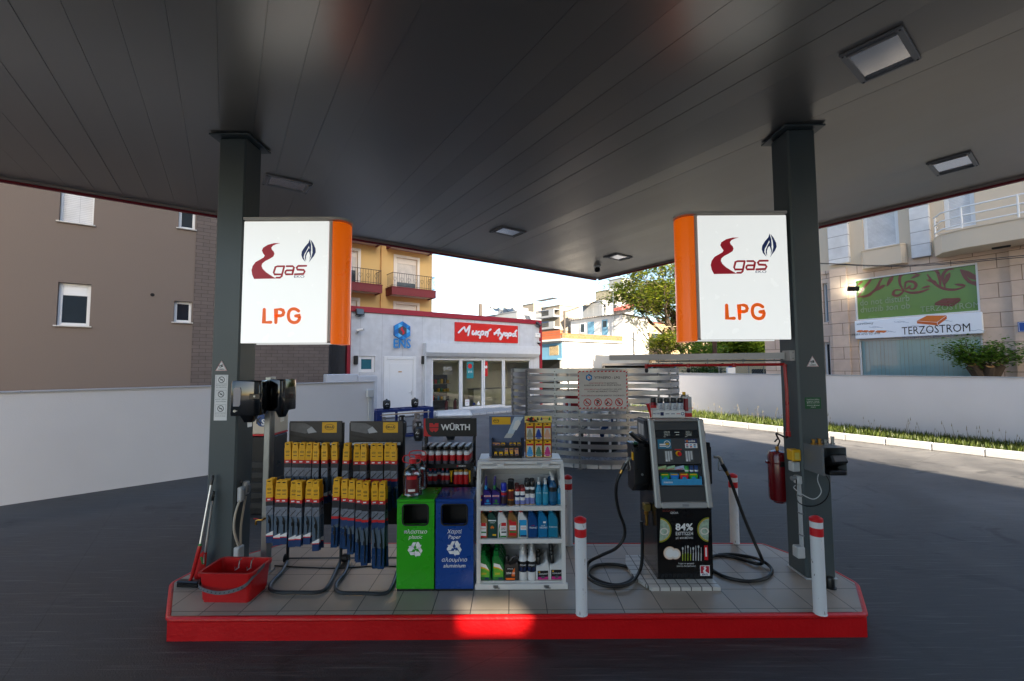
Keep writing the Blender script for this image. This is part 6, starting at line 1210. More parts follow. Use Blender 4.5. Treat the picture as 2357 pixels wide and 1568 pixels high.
def stand(nm, bx0, bx1, by0, by1, loop, hooksU, hooksL, LU, LL_, style, dup):
    YB = 4.9; a, c = AY(bx0, by0, YB), AY(bx1, by1, YB); lab = '%s wiper blade display stand on a black tube frame' % nm
    t = T('wiper_stand', lab, 'display stand', (a.x, YB, IZ), 0, 'wiper display stands'); W = c.x-a.x; zt = a.z-IZ; zb = c.z-IZ
    b = B(); b.box(0, W, 0, .012, .42, zt, blackp, .003); b.box(.03, W-.03, -.004, -.0005, zb-.03, zb, whitep); b.build('back_board', t)
    b = B(); b.rect(.004, W-.004, zb, zt-.004, -.0008, hella_pic); H = zt-zb
    b.poly([(W*u, -.0014, zb+H*v) for u, v in ((0.01, .95), (.3, .9), (.42, .75), (.36, .62), (.42, .5), (.3, .42), (.02, .55))], M('grey_metal_print', (96, 98, 102), .4, var=.4, scale=18)); b.poly([(W*u, -.002, zb+H*v) for u, v in ((.42, .75), (.52, .48), (.36, .42), (.33, .6))], M('pale_print', (176, 180, 186), .4)); b.poly([(W*u, -.0018, zb+H*v) for u, v in ((.01, .4), (.42, .2), (.44, .12), (.02, .3))], blackp)
    b.rect(W*.62, W*.9, zb+H*.45, zt-.012, -.0025, yellow); cx, cz = W*.76, zb+H*.72; b.ring(cx, cz, .05, .054, -.003, blackp, 24, .62); b.ring(cx, cz, .043, .045, -.003, blackp, 24, .62); b.text('HELLA', .032, cx, cz-.011, -.0032, blackp, bold=.03, wid=.09); b.build('header_print', t)
    b = B(); o = Vector((a.x, YB, IZ))
    for x in (.0, W): b.tube([(x, .028, .03), (x, .028, zt-.02)], .0165, tubem, 10)
    b.build('upright', t)
    b = B(); P = [G(px, py, IZ+.022)-o+Vector((0, 0, 0)) for px, py in loop]
    P = [Vector((0, .028, .03))]+[Vector((p.x, p.y, .0225)) for p in P]+[Vector((W, .028, .03))]; b.tube(smooth(P, 5), .0175, tubem, 10); b.tube([(0, .03, .05), (W, .03, .05)], .01, tubem, 8); b.build('base_loop', t)
    for x in (-.03, W+.03): b = B(); b.cyl((x-.012, .05, .045), (x+.012, .05, .045), .044, rubber, 16); b.build('wheel', t)
    def hooks(xs, YF, pz, Ls, row, n):
        for k, (px, py) in enumerate(xs):
            p = AY(px, py, YF); L = Ls[k % len(Ls)]
            b = B(); b.tube([(p.x-a.x, -.001, p.z-IZ-.012), (p.x-a.x, YF-YB-.015, p.z-IZ-.006), (p.x-a.x-.0, YF-YB-.035, p.z-IZ+.004)], .0032, blackm, 6); b.build('hook', t)
            pr = PK.get((L, style)) or PK.setdefault((L, style), wiper(L, style))
            for j in range(n[k % len(n)]):
                lb = '%s wiper package on the %s %s hook of the %s stand' % (ORD[j], NTH[k], row, nm); loc = (p.x+random.uniform(-.004, .004), YF+j*.026, p.z); rz = R(random.uniform(-5, 9))
                if not pr.get('used'): pr['used'] = 1; pr.location = loc; pr.rotation_euler.z = rz; tag(pr, lb, None, 'wiper packages'); c_ = pr
                else: c_ = copytree(pr, loc, rz, lb, 'wiper packages')
                c_.rotation_euler.y = R(random.uniform(-2.2, 2.2))
    hooks(hooksU, YB-.2, 0, LU, 'upper', (3, 2, 3)); hooks(hooksL, YB-.42, 0, LL_, 'lower', (4, 3, 4, 3))
PK = {}
cv = lambda L: [(613.9+cx*.27405, (1550+cy/2.24)/1.629) for cx, cy in L]
stand('left', 667, 787, 970, 1018, ((648, 1316), (622, 1346), (632, 1362), (690, 1364), (738, 1362), (757, 1345), (772, 1316)), cv(((177, 255), (240, 257), (300, 257), (360, 258), (412, 260), (487, 260), (565, 258))), cv(((25, 565), (103, 575), (147, 575), (228, 580), (275, 585), (360, 575), (415, 580))), (.62, .6, .62), (.62, .63, .62, .64, .63, .62, .68), 0, 0)
stand('right', 806, 928, 970, 1018, ((794, 1318), (773, 1346), (783, 1364), (840, 1366), (886, 1366), (902, 1350), (914, 1318)), cv(((672, 262), (757, 268), (815, 268), (900, 265), (950, 265), (1015, 262), (1060, 265))), cv(((585, 560), (650, 570), (712, 575), (775, 582), (830, 590), (907, 590), (968, 592))), (.66, .7), (.67, .675, .72, .79, .81, .84, .84), 1, 0)
b = B(); b.tube(smooth([G(632, 1302, IZ+.006), G(700, 1306, IZ+.006), G(780, 1308, IZ+.006), G(860, 1303, IZ+.006), G(912, 1304, IZ+.006)], 6), .006, blackm, 6); tag(b.build('floor_cable'), 'thin dark cable lying on the tiles behind the wiper stands', 'cable')

# ---------------------------------------------------------------- steel post with the towel dispensers
g = G(617, 1322, IZ); px0, px1 = AY(604, 1100, g.y).x, AY(618, 1100, g.y).x; zt = AY(617, 868, g.y).z-IZ
t = T('steel_post', 'square galvanised steel post carrying two paper towel dispensers', 'post', (px0, g.y, IZ+.001)); w = px1-px0
b = B(); b.box(0, w, 0, .1, 0, zt, galv, .006); b.build('tube', t); b = B(); b.box(-.03, w+.03, -.03, .13, 0, .008, galv); b.build('foot_plate', t)
p = AY(600, 1197, g.y-.02); o = T('water_tap', 'small tap with a red lever on the steel post', 'tap', (p.x+.0, g.y-.001, p.z)); b = B(); b.cyl((.03, 0, .01), (.03, -.05, .01), .012, brass, 10); b.tube(smooth([(.03, -.05, .01), (-.02, -.055, .008), (-.03, -.055, -.035)], 4), .01, brass, 8); b.build('spout', o); b = B(); b.box(-.055, .0, -.06, -.045, .022, .028, redp, .002); b.cyl((-.01, -.053, .012), (-.01, -.053, .024), .006, brass, 8); b.build('lever', o)
gloss = M('glossy_black_plastic', (10, 10, 11), .12, var=.2, coat=.5)
def towel(cx, cy, cz, sx, sy, h, rz, lab, win):
    t = T('towel_dispenser', lab, 'towel dispenser', (cx, cy, cz), rz, 'towel dispensers'); n = 28
    b = B(); pr = [(.28, -.07), (.34, -.05), (.5, .0), (.96, .005), (1, .02), (1.0, h*.55), (.97, h-.02), (.93, h-.004), (.8, h)]
    vs = []; 
    for r, z in pr:
        for k in range(n):
            a = 2*math.pi*k/n; c, s = math.cos(a), math.sin(a); vs.append((sx*r*math.copysign(abs(c)**.36, c), sy*r*math.copysign(abs(s)**.36, s), z))
    b.add(vs, [(i*n+k, i*n+(k+1) % n, (i+1)*n+(k+1) % n, (i+1)*n+k) for i in range(len(pr)-1) for k in range(n)]+[tuple(range(n))[::-1], tuple(range((len(pr)-1)*n, len(pr)*n))], gloss); b.build('housing', t, sharp=.9)
    if win:
        b = B(); b.prism([(-.1, .1), (-.1, .27), (-.083, .29), (-.04, .29), (-.03, .25), (-.035, .12), (-.045, .1)], -sy-.004, -sy+.02, M('smoke_window', (150, 148, 158), .25, var=.1), 'xz'); b.build('window', t); b = B(); b.cyl((-.085, -sy-.006, .055), (-.085, -sy+.01, .055), .013, galv, 12); b.box(-.085, -.06, -sy-.006, -sy-.002, .052, .06, galv); b.build('lock', t)
        b = B(); b.box(.05, sx+.0, -sy-.012, -sy+.02, .17, .225, black, .004); b.cyl((.1, -sy-.018, .2), (.1, -sy-.01, .2), .01, galv, 10); b.build('strap', t)
    b = B(); b.add([(-.02, .0, -.07), (.02, .01, -.07), (.025, .0, -.115), (-.012, -.01, -.125)], [(0, 1, 2, 3)], whitep); b.build('paper', t)
p = AY(592, 955, g.y-.14); q = AY(592, 875, g.y-.14); towel(px0-.06, g.y-.16, p.z+.0, .15, .13, q.z-p.z, R(8), 'black glossy towel dispenser with a grey window, on the left of the steel post', 1)
p = AY(651, 945, g.y+.08); q = AY(651, 872, g.y+.08); towel(AY(651, 900, g.y+.1).x, g.y+.1, p.z, .085, .15, q.z-p.z, R(-4), 'black towel dispenser seen from its side, on the right of the steel post', 0)
# sockets and conduits on the left column's inner side
xs = -2.9; t = T('socket_box', 'grey sockets with two cream conduits on the side of the left column', 'socket', (xs, 4.62, IZ)); zz = lambda py: AY(570, py, 4.72).z-IZ
b = B(); b.box(.001, .05, .03, .1, zz(1152), zz(1118), lgrey, .008); b.box(.001, .055, .11, .17, zz(1140), zz(1110), lgrey, .008); b.box(.0555, .07, .12, .16, zz(1136), zz(1116), greyp, .005); b.box(.051, .065, .04, .085, zz(1148), zz(1124), greyp, .006); b.cyl((.02, .08, zz(1110)), (.02, .08, zz(1103)), .014, darkgrey, 8); b.build('socket', t)
b = B(); b.box(.001, .06, .0, .1, zz(1288), zz(1252), lgrey, .01); b.build('junction_box', t)
for y, d in ((.045, .0), (.14, .01)): b = B(); b.tube(smooth([(.03, y, zz(1145)), (.022, y-.06 if d == 0 else y-.02, zz(1175)), (.02, y-.07 if d == 0 else y-.05, zz(1210)), (.03, .05+d*3, zz(1256))], 5), .012, cable_w, 8); b.build('conduit', t)
# mop bucket
A, Bq, Cq = G(469, 1381, IZ), G(581, 1384, IZ), G(616, 1361, IZ); t = T('mop_bucket', 'red rectangular mop bucket with a grey handle on the tiles', 'bucket', ((A.x+Bq.x)/2, (A.y+Cq.y)/2+.02, IZ+.001), R(-2))
bw, bd = (Bq.x-A.x)/2, .155; H = .27; k = 1.05; redb = M('red_bucket_plastic', (176, 16, 18), .35, var=.08)
b = B()
def rr(sx, sy, r, z, n=5): return [(x, y, z) for cx, cy, a in ((sx-r, sy-r, 0), (-sx+r, sy-r, 90), (-sx+r, -sy+r, 180), (sx-r, -sy+r, 270)) for x, y in arc(cx, cy, r, a, a+90, n)]
rings = [rr(bw*.93, bd*.93, .03, .0), rr(bw*.93, bd*.93, .03, .02), rr(bw*.96, bd*.96, .03, .021), rr(bw*k, bd*k, .045, H-.03), rr(bw*k+.016, bd*k+.016, .05, H-.029), rr(bw*k+.018, bd*k+.018, .05, H), rr(bw*k-.006, bd*k-.006, .04, H), rr(bw*.9, bd*.9, .03, .03)]
n = len(rings[0]); b.add([p for r in rings for p in r], [(i*n+j, i*n+(j+1) % n, (i+1)*n+(j+1) % n, (i+1)*n+j) for i in range(len(rings)-1) for j in range(n)]+[tuple(range(n))[::-1], tuple(range(7*n, 8*n))], redb)
for sx in (-1, 1): b.box(sx*bw*.75-.03, sx*bw*.75+.03, -bd*.95, bd*.95, -.0, .03, redb, .01)
b.build('tub', t)
b = B(); hp = smooth([(-bw*k-.015, .0, H-.05), (-bw*k-.005, -bd*.9, H-.09), (-bw*.8, -bd*k-.03, H-.125), (0, -bd*k-.05, H-.15), (bw*.8, -bd*k-.03, H-.11), (bw*k+.01, -bd*.8, H-.04), (bw*k+.02, .02, H-.0)], 5)
vs = []; 
for q in hp: vs += [(q.x, q.y, q.z-.016), (q.x, q.y-.006, q.z-.016), (q.x, q.y-.006, q.z+.016), (q.x, q.y, q.z+.016)]
fs = [(i*4+a_, i*4+(a_+1) % 4, i*4+4+(a_+1) % 4, i*4+4+a_) for i in range(len(hp)-1) for a_ in range(4)]; b.add(vs, fs, M('grey_handle_plastic', (96, 98, 104), .45))
for i in range(8, len(hp)-10): q = hp[i]; b.add([(q.x-.006, q.y-.0065, q.z-.006), (q.x+.004, q.y-.0065, q.z-.006), (q.x+.01, q.y-.0065, q.z+.006), (q.x, q.y-.0065, q.z+.006)], [(0, 1, 2, 3)], blackp)
b.build('handle', t)
b = B()
for x in (-.03, .09): b.tube([(x, .12, H+.01), (x, .09, H+.0), (x, .08, H-.06), (x-.03, .07, H-.08), (x-.03, .07, H-.05)], .006, galv, 6)
b.build('press_hook', t)
# brushes leaning on the left column
alu = M('aluminium_pole', (176, 178, 180), .3, .8)
def pole(lab, px0, py0, Y0, px1, py1, Y1, grip, kind):
    p, q = AY(px0, py0, Y0), AY(px1, py1, Y1); t = T(kind, lab, 'brush', (q.x, q.y, IZ)); P, Q = p-Vector((q.x, q.y, IZ)), Vector((0, 0, q.z-IZ)); d = (P-Q)
    b = B(); b.tube([Q, P-d*.13], .0115, alu, 10); b.build('pole', t); b = B(); b.tube([P-d*.14, P-d*.12, P-d*.01, P], [.012, .014, .014, .01], black, 10); b.build('grip', t)
    return t, Q, d
t, Q, d = pole('floor brush with red neck and black bristle head beside the red bucket', 490, 1094, 4.57, 459, 1262, 4.42, 0, 'floor_brush')
h = G(436, 1350, IZ)-Vector((t.location.x, t.location.y, IZ)); b = B(); b.tube([Q+d*.03, Q, h+Vector((.02, 0, .09)), h+Vector((0, 0, .05))], [.018, .02, .017, .014], redb, 10); b.cyl(Q+d*.03, Q+d*.06, .016, greenp, 10); b.build('neck', t)
b = B().at(h.x, h.y, 0, R(-5)); b.box(-.12, .11, -.03, .03, .035, .06, black, .01); b.box(-.115, .105, -.028, .028, .002, .036, M('black_bristles', (12, 12, 12), .9, bump=1, bscale=200), .004); b.build('brush_head', t)
t, Q, d = pole('second pole with a red scraper, behind the floor brush and against the column', 492, 1130, 4.58, 469, 1298, 4.5, 0, 'scraper'); h = G(452, 1322, IZ)-Vector((t.location.x, t.location.y, IZ))
b = B(); e = Q*.5; b.prism([(-.09, .0), (-.1, .1), (-.075, .24), (-.02, .3), (.02, .29), (.01, .1), (.03, 0)], -.0, .02, redb, 'xz', .004, .004); b.tube([(-.03, .01, .25), Q], .014, greenp, 8); b.build('blade', t)
# notices on the columns
def tri(cx, cz, Yc, lab):
    t = T('camera_notice', lab, 'sticker', (cx, Yc, cz), 0, 'camera notices on the columns'); s = .062; b = B(); b.prism([(-s, -s*.87), (s, -s*.87), (0, s*.9)], -.0035, -.0008, whitep, 'xz'); b.build('panel', t)
    b = B(); b.stroke([(-s*.93, -s*.81), (s*.93, -s*.81), (0, s*.8), (-s*.93, -s*.81)], .003, -.0042, redp); b.text('CAMERA', .018, 0, -s*.7, -.0042, blackp, bold=.02); b.at(0, 0, 0, 0, 0, R(-20)); b.box(-.022, .014, -.0044, -.0036, -.016, .004, darkgrey); b.box(-.03, .02, -.0047, -.0044, .005, .009, darkgrey); b.rect(-.018, -.004, -.012, .0, -.0048, lgrey); b.build('pictogram', t)
p = AY(510, 842, 4.62); tri(p.x, p.z, 4.62, 'white triangular camera notice on the left column'); p = AY(1870, 832, 4.5); tri(p.x, p.z, 4.5, 'white triangular camera notice on the right column')
a, c = AY(496, 863, 4.62), AY(522, 968, 4.62); t = T('safety_notice', 'tall white notice of three prohibition symbols on the left column', 'sticker', (a.x, 4.62, c.z)); W, H = c.x-a.x, a.z-c.z
b = B(); b.box(0, W, -.003, -.0008, 0, H, whitep); b.build('panel', t); b = B()
for k, (s1, s2) in enumerate((('ΣΒΗΣΤΕ ΤΗ ΜΗΧΑΝΗ', 'SWITCH OFF ENGINE'), ('ΚΛΕΙΣΤΕ ΤΟ ΚΙΝΗΤΟ', 'SWITCH OFF MOBILE'), ('ΜΗΝ ΚΑΠΝΙΖΕΤΕ', 'NO SMOKING'))):
    z = H*(.06+.315*k); b.ring(W/2, z+H*.2, W*.2, W*.25, -.0035, blackp, 18); b.stroke([(W*.36, z+H*.235), (W*.64, z+H*.165)], .005, -.0037, blackp); b.box(W*.4, W*.6, -.0036, -.0034, z+H*.19, z+H*.21, darkgrey); b.text(s1, .011, W/2, z+H*.075, -.0035, blackp, wid=W*.86, bold=.01); b.text(s2, .011, W/2, z+H*.03, -.0035, blackp, wid=W*.8, bold=.01)
    b.stroke([(W*.1, z+H*.115), (W*.9, z+H*.115), (W*.9, z+H*.285), (W*.1, z+H*.285), (W*.1, z+H*.115)], .002, -.0034, greyp)
b.build('lettering', t)
a, c = AY(1852, 915, 4.5), AY(1890, 941, 4.5); t = T('green_notice', 'small green notice with white lettering on the right column', 'sticker', (a.x, 4.5, c.z)); W, H = c.x-a.x, a.z-c.z; b = B(); b.box(0, W, -.003, -.0008, 0, H, M('notice_green', (16, 84, 44), .4)); b.build('panel', t); b = B()
for k, s in enumerate(('Το κατάστημα διαθέτει', 'εγκεκριμένο τερματικό', 'αποδοχής καρτών POS', 'Δεχόμαστε πληρωμή', 'με κάρτα')): b.text(s, .015, W/2, H*(.78-.15*k-(.06 if k > 2 else 0)), -.0035, whitep, wid=W*(.8 if k < 4 else .3))
b.build('lettering', t)
# service unit on the ground behind the left column
YU = 7.1; a, c = AY(560, 1165, YU), AY(628, 935, YU); t = T('air_water_unit', 'tall dark service unit with a cream emblem panel, behind the left column', 'service unit', (a.x, YU, 0)); W, H = c.x-a.x, c.z; z1 = AY(600, 1004, YU).z
b = B(); b.box(0, W, 0, .5, .001, z1, black, .02)
for k in range(5): b.box(.02, W-.02, -.012, -.001, .1+k*.16, .2+k*.16, blackm, .01)
b.build('housing', t); b = B(); b.box(0, W, 0, .5, z1+.001, z1+.03, redp, .004); b.box(0, W, 0, .5, z1+.031, H, M('cream_panel', (204, 190, 168), .5), .01); b.build('top_panel', t); b = B(); b.disc(W*.62, z1+(H-z1)*.52, .1, -.001, bluep, 20); b.text('K', .14, W*.5, z1+(H-z1)*.42, -.002, blackp, bold=.03); b.text('S', .14, W*.66, z1+(H-z1)*.36, -.0025, whitep, bold=.03); b.build('emblem', t)
# ---------------------------------------------------------------- gas dispenser
DY = G(1580, 1344, IZ).y+.01
a, c = G(1515, 1343, IZ), G(1645, 1345, IZ); dx0, dx1 = a.x, c.x; W = dx1-dx0; D = .56
p0, p1 = G(1500, 1361, IZ), G(1662, 1363, IZ); pl = T('dispenser_plinth', 'low plinth of small white tiles under the gas dispenser', 'plinth', (p0.x, p0.y, IZ+.001)); PW = p1.x-p0.x
b = B(); whm = brick('small_white_tiles', (196, 194, 188), (186, 184, 178), (84, 82, 78), .1, .1, .006, 'xy', 0, .4, .4, (.02, .03)); b.prism([(0, 0), (PW, 0), (PW, .72), (-.06, .72), (-.12, .5), (-.1, .2)], 0, .032, whm, 'xy'); b.build('tiles', pl)
t = T('gas_dispenser', 'black and silver gas dispenser with a black poster front and two hoses', 'dispenser', (dx0, DY, IZ+.034))
zA = AY(1577, 1169, DY).z-IZ-.034; zT = 1.56; lean = .17; z_ = lambda py, y: AY(1575, py, DY+y).z-IZ-.034
silver = M('dispenser_silver', (168, 168, 166), .35, .5, var=.05); dgrey = M('dispenser_dark_grey', (52, 54, 56), .4, var=.06); gblk = M('dispenser_black', (12, 12, 13), .22, var=.2, coat=.2)
# lower body and skirt
b = B(); b.prism([(.0, .07), (.0, zA+.02), (.03, zA+.05), (D, zA+.05), (D, 0), (.02, .0)], .0, W, gblk, 'yz')
for k in range(12): b.box(.03+k*(W-.06)/12, .03+(k+.8)*(W-.06)/12, .004, .012, .015, .055, blackm)
b.build('lower_body', t)
# upper body leaning back
zB0, zB1 = zA-.0, zT; yf = lambda z: lean*(z-zB0)/(zB1-zB0)
b = B(); b.prism([(yf(zB0)+.03, zB0+.051), (lean+.03, zB1-.03), (lean+.06, zB1), (D, zB1-.02), (D, zB0+.051)], -.004, W+.004, gblk, 'yz'); b.build('upper_body', t)
sk = Matrix.Identity(4); sk[1][2] = lean/(zB1-zB0)
def lp(x0, x1, z0, z1, y0, y1, m, bv=0, bb=None):                 # box on the leaning front: z runs up the slope
    q = bb or B(); n0 = len(q.v); q.box(x0, x1, y0, y1, z0, z1, m, bv)
    for i in range(n0, len(q.v)): v = q.v[i]; q.v[i] = Vector((v.x, v.y+yf(v.z), v.z))
    return q
Z = lambda py: zB0+(zB1-zB0)*(1168-py)/(1168-982)                # picture row -> height up the front
X = lambda px, py: W*(px-(1509-.07*(1168-py)))/130.0
sc = 1.0; e = .045
b = B(); lp(-.012, e, zB0, zB1, -.03, .03, silver, .012, b); lp(W-e, W+.012, zB0, zB1, -.03, .03, silver, .012, b); lp(e, W-e, zB0, zB0+.06, -.029, .03, silver, .01, b); lp(e, W-e, zB1-.025, zB1, -.029, .03, silver, .01, b); lp(W*.46, W*.58, zB0+.02, zB0+.042, -.032, -.0295, greyp, .003, b); b.build('front_frame', t)
b = B(); lp(e, W-e, Z(1007), zB1-.026, -.012, .03, dgrey, .006, b); lp(e, W-e, Z(1079), Z(1023)-.002, -.01, .03, dgrey, .004, b); lp(e, W-e, zB0+.061, Z(1125), -.004, .03, dgrey, .004, b); lp(e, W-e, Z(1124), Z(1122), -.006, .0, M('dispenser_edge', (70, 72, 74), .4), 0, b); lp(e, W-e, Z(1124), Z(1080), .06, .1, gblk, 0, b); b.build('front_panel', t)
b = B(); lp(e, W-e, Z(1023), Z(1007)-.001, -.006, .03, M('display_black', (8, 9, 11), .12), 0, b)
lcd = M('lcd_digits', (150, 156, 150), .4, emit=.06)
SEG = {'0': 'abcdef', '1': 'bc', '2': 'abged', '3': 'abgcd', '4': 'fgbc', '5': 'afgcd', '6': 'afgedc', '7': 'abc', '8': 'abcdefg', '9': 'abcfgd'}
def digits(s, x, z, h):
    w = h*.55
    for ch in s:
        if ch == '.': lp(x-h*.14, x-h*.02, z, z+h*.12, -.008, -.0065, lcd, 0, b); continue
        for g_ in SEG[ch]:
            q = {'a': (0, w, h*.9, h), 'd': (0, w, 0, h*.1), 'g': (0, w, h*.45, h*.55), 'f': (0, w*.16, h*.5, h), 'e': (0, w*.16, 0, h*.5), 'b': (w*.84, w, h*.5, h), 'c': (w*.84, w, 0, h*.5)}[g_]; lp(x+q[0], x+q[1], z+q[2], z+q[3], -.0075, -.0062, lcd, 0, b)
        x += h*.8
zd = Z(1023); hd = (Z(1007)-zd); digits('29.49', W*.26, zd+hd*.62, hd*.26); digits('34.01', W*.26, zd+hd*.28, hd*.26); digits('35.01', W*.67, zd+hd*.62, hd*.26); digits('40.38', W*.67, zd+hd*.28, hd*.26); digits('087', W*.25, zd+hd*.06, hd*.13); digits('087', W*.65, zd+hd*.06, hd*.13); lp(W*.46, W*.55, zd+hd*.7, zd+hd*.78, -.0075, -.0062, lcd, 0, b); lp(W*.48, W*.54, zd+hd*.36, zd+hd*.44, -.0075, -.0062, lcd, 0, b)
b.build('display', t)
def lean_rect(b, x0, x1, z0, z1, y, m): b.add([(x, y+yf(z), z) for x, z in ((x0, z0), (x1, z0), (x1, z1), (x0, z1))], [(0, 1, 2, 3)], m)
def lean_text(b, s, size, x, z, y, m, **k):
    n0 = len(b.v); b.text(s, size, x, z, y, m, **k)
    for i in range(n0, len(b.v)): v = b.v[i]; b.v[i] = Vector((v.x, v.y+yf(v.z), v.z))
b = B(); za, zb_ = Z(1046), Z(1026); lean_rect(b, W*.12, W*.37, za, zb_, -.0115, M('sticker_teal', (20, 110, 140), .4)); h = zb_-za
lean_rect(b, W*.15, W*.27, za+h*.2, za+h*.52, -.012, whitep); lean_rect(b, W*.15, W*.27, za+h*.3, za+h*.36, -.0125, navy)
n0 = len(b.v); b.ring(W*.295, za+h*.5, h*.3, h*.37, -.012, whitep, 20); b.rect(W*.265, W*.33, za+h*.4, za+h*.62, -.0125, yellow)
for i in range(n0, len(b.v)): v = b.v[i]; b.v[i] = Vector((v.x, v.y+yf(v.z), v.z))
lean_text(b, 'i bank', .016, W*.297, za+h*.47, -.013, blackp); lean_text(b, 'POS', .014, W*.297, za+h*.26, -.013, whitep); b.build('payment_sticker', t); b = B()
lean_rect(b, W*.63, W*.86, za+h*.05, zb_+.003, -.0115, whitep); lean_rect(b, W*.63, W*.86, za+h*.56, zb_+.003, -.012, navy); lean_text(b, 'cardlink', .03, W*.765, za+h*.7, -.0125, whitep, bold=.02, wid=W*.13); lean_text(b, 'i', .03, W*.645, za+h*.7, -.0125, whitep)
lean_rect(b, W*.66, W*.69, za+h*.66, za+h*.92, -.0125, mato)
for i in range(3):
    for j in range(2): lean_rect(b, W*(.65+.07*i), W*(.69+.07*i), za+h*(.12+.2*j), za+h*(.25+.2*j), -.0125, (navy, redp, cyanp)[(i+j) % 3])
b.build('payment_sticker', t)
for u in (.22, .6):
    b = B(); z0, z1 = Z(1074), Z(1049); lp(W*u, W*(u+.17), z0, z1, -.014, -.009, M('keypad_plate', (74, 74, 70), .45), .003, b)
    for i in range(3):
        for j in range(3): lp(W*(u+.02+.046*i), W*(u+.055+.046*i), z1-.028-.026*j-.012, z1-.01-.026*j, -.017, -.0142, lgrey, .001, b)
    lp(W*(u+.066), W*(u+.1), z0+.006, z0+.024, -.017, -.0142, lgrey, .001, b); lp(W*(u+.02), W*(u+.055), z0+.006, z0+.024, -.017, -.0142, whitep, .001, b); b.build('keypad', t)
b = B(); zc = Z(1056); b.cyl((W*.49, yf(zc)-.05, zc), (W*.49, yf(zc)-.01, zc), .02, redp, 16); b.cyl((W*.485, yf(zc)-.03, zc), (W*.485, yf(zc)-.012, zc), .026, yellow, 16); lp(W*.43, W*.56, Z(1049), Z(1047), -.014, -.01, redp, 0, b); b.build('emergency_button', t)
# poster on the lower front
b = B(); po = M('poster_black', (14, 12, 12), .25, var=.3, scale=4); b.box(.012, W-.012, -.006, -.0005, .075, zA-.005, po, .001); b.build('poster', t)
pz = lambda py: zA-(zA)*(py-1170)/174.0; pxx = lambda px: W*(px-1511)/132.0; y = -.0068
cream_ = M('plate_print', (222, 212, 200), .4, var=.06, scale=30); food = M('dish_print', (150, 170, 150), .4, var=.8, scale=40); lime = M('lime_cutlery_print', (140, 160, 40), .4)
b = B(); b.text('84%', .092, pxx(1576), pz(1224), y, whitep, bold=.03, wid=pxx(1597)-pxx(1555)); b.text('ΕΚΠΤΩΣΗ', .045, pxx(1576), pz(1236), y, whitep, bold=.01, wid=pxx(1597)-pxx(1556)); b.text('με κουπόνια', .036, pxx(1576), pz(1245), y, whitep, wid=pxx(1597)-pxx(1556)); b.text('GIOIA', .03, pxx(1553), pz(1184), y, whitep); b.text('BUGATTI', .03, pxx(1540), pz(1179), y, M('faint_red_print', (120, 50, 40), .4)); b.text('Τώρα το φαγητό', .02, pxx(1578), pz(1306), y, whitep); b.text('γίνεται διασκέδαση!', .02, pxx(1578), pz(1312), y, whitep); b.text('από', .014, pxx(1560), pz(1209), y, whitep); b.build('poster_lettering', t)
b = B()
for side in (0, 1):
    cx = pxx(1516) if side == 0 else pxx(1636); cz = pz(1223); s = 1 if side == 0 else -1; a0, a1 = (-90, 90) if side == 0 else (90, 270)
    r1 = pxx(1545)-pxx(1516)
    for r, m, k in ((r1, lime, 0), (r1*.95, po, 1), (r1*.92, yellow, 2), (r1*.88, food, 3)): b.disc(cx if side == 0 else cx, cz, r, y-.0004*k, m, 24, 1, R(a0), R(a1))
    b.disc(cx+s*r1*.4, cz-r1*.12, r1*.36, y-.002, cream_, 20, .8); b.disc(cx+s*r1*.4, cz-r1*.12, r1*.25, y-.0024, food, 20, .8)
for cx, cz, r in ((1540, 1279, 15.5), (1553, 1281, 13)):
    R_ = r*W/132; b.disc(pxx(cx), pz(cz), R_, y-.0003*r/13, M('plate_rim_print', (200, 160, 130), .4), 24); b.disc(pxx(cx), pz(cz), R_*.9, y-.0006*r/13-.0003, cream_, 24); b.disc(pxx(cx), pz(cz), R_*.62, y-.0009*r/13-.0006, whitep, 24)
for k in range(8):
    xx = pxx(1570+k*6.3); z0, z1 = pz(1297), pz(1262+(4 if k % 4 in (0, 3) else 0)); m2 = lime if k < 4 else lgrey; b.stroke([(xx, z0), (xx+.003, z0+(z1-z0)*.55)], .009, y, m2); b.stroke([(xx+.003, z0+(z1-z0)*.5), (xx+.004, z1)], .005, y-.0004, lgrey)
    if k % 2 == 0: b.disc(xx+.004, z1-.008, .009, y-.0008, lgrey, 12, 1.5)
b.rect(pxx(1622), pxx(1631), pz(1296), pz(1261), y, redp); b.rect(pxx(1624.5), pxx(1628.5), pz(1288), pz(1266), y-.0004, whitep)
b.build('poster_pictures', t)
b = B(); x0, x1, z0, z1 = pxx(1611), pxx(1634), pz(1334), pz(1309); b.rect(x0, x1, z0, z1, y, whitep); b.rect(x0+.006, x1-.006, z0+(z1-z0)*.24, z1-.006, y-.0004, M('crimson_print', (176, 20, 44), .4)); w2, h2 = x1-x0, z1-z0
b.poly([(x0+w2*u, y-.0008, z0+h2*v) for u, v in ((.55, .94), (.42, .86), (.36, .76), (.44, .66), (.3, .52), (.3, .38), (.4, .26), (.86, .26), (.62, .38), (.52, .5), (.6, .62), (.66, .74), (.54, .84), (.62, .94))], whitep); b.text('EKO', h2*.2, (x0+x1)/2, z0+h2*.06, y-.0006, navy, bold=.03, wid=w2*.6); b.build('poster_emblem', t)
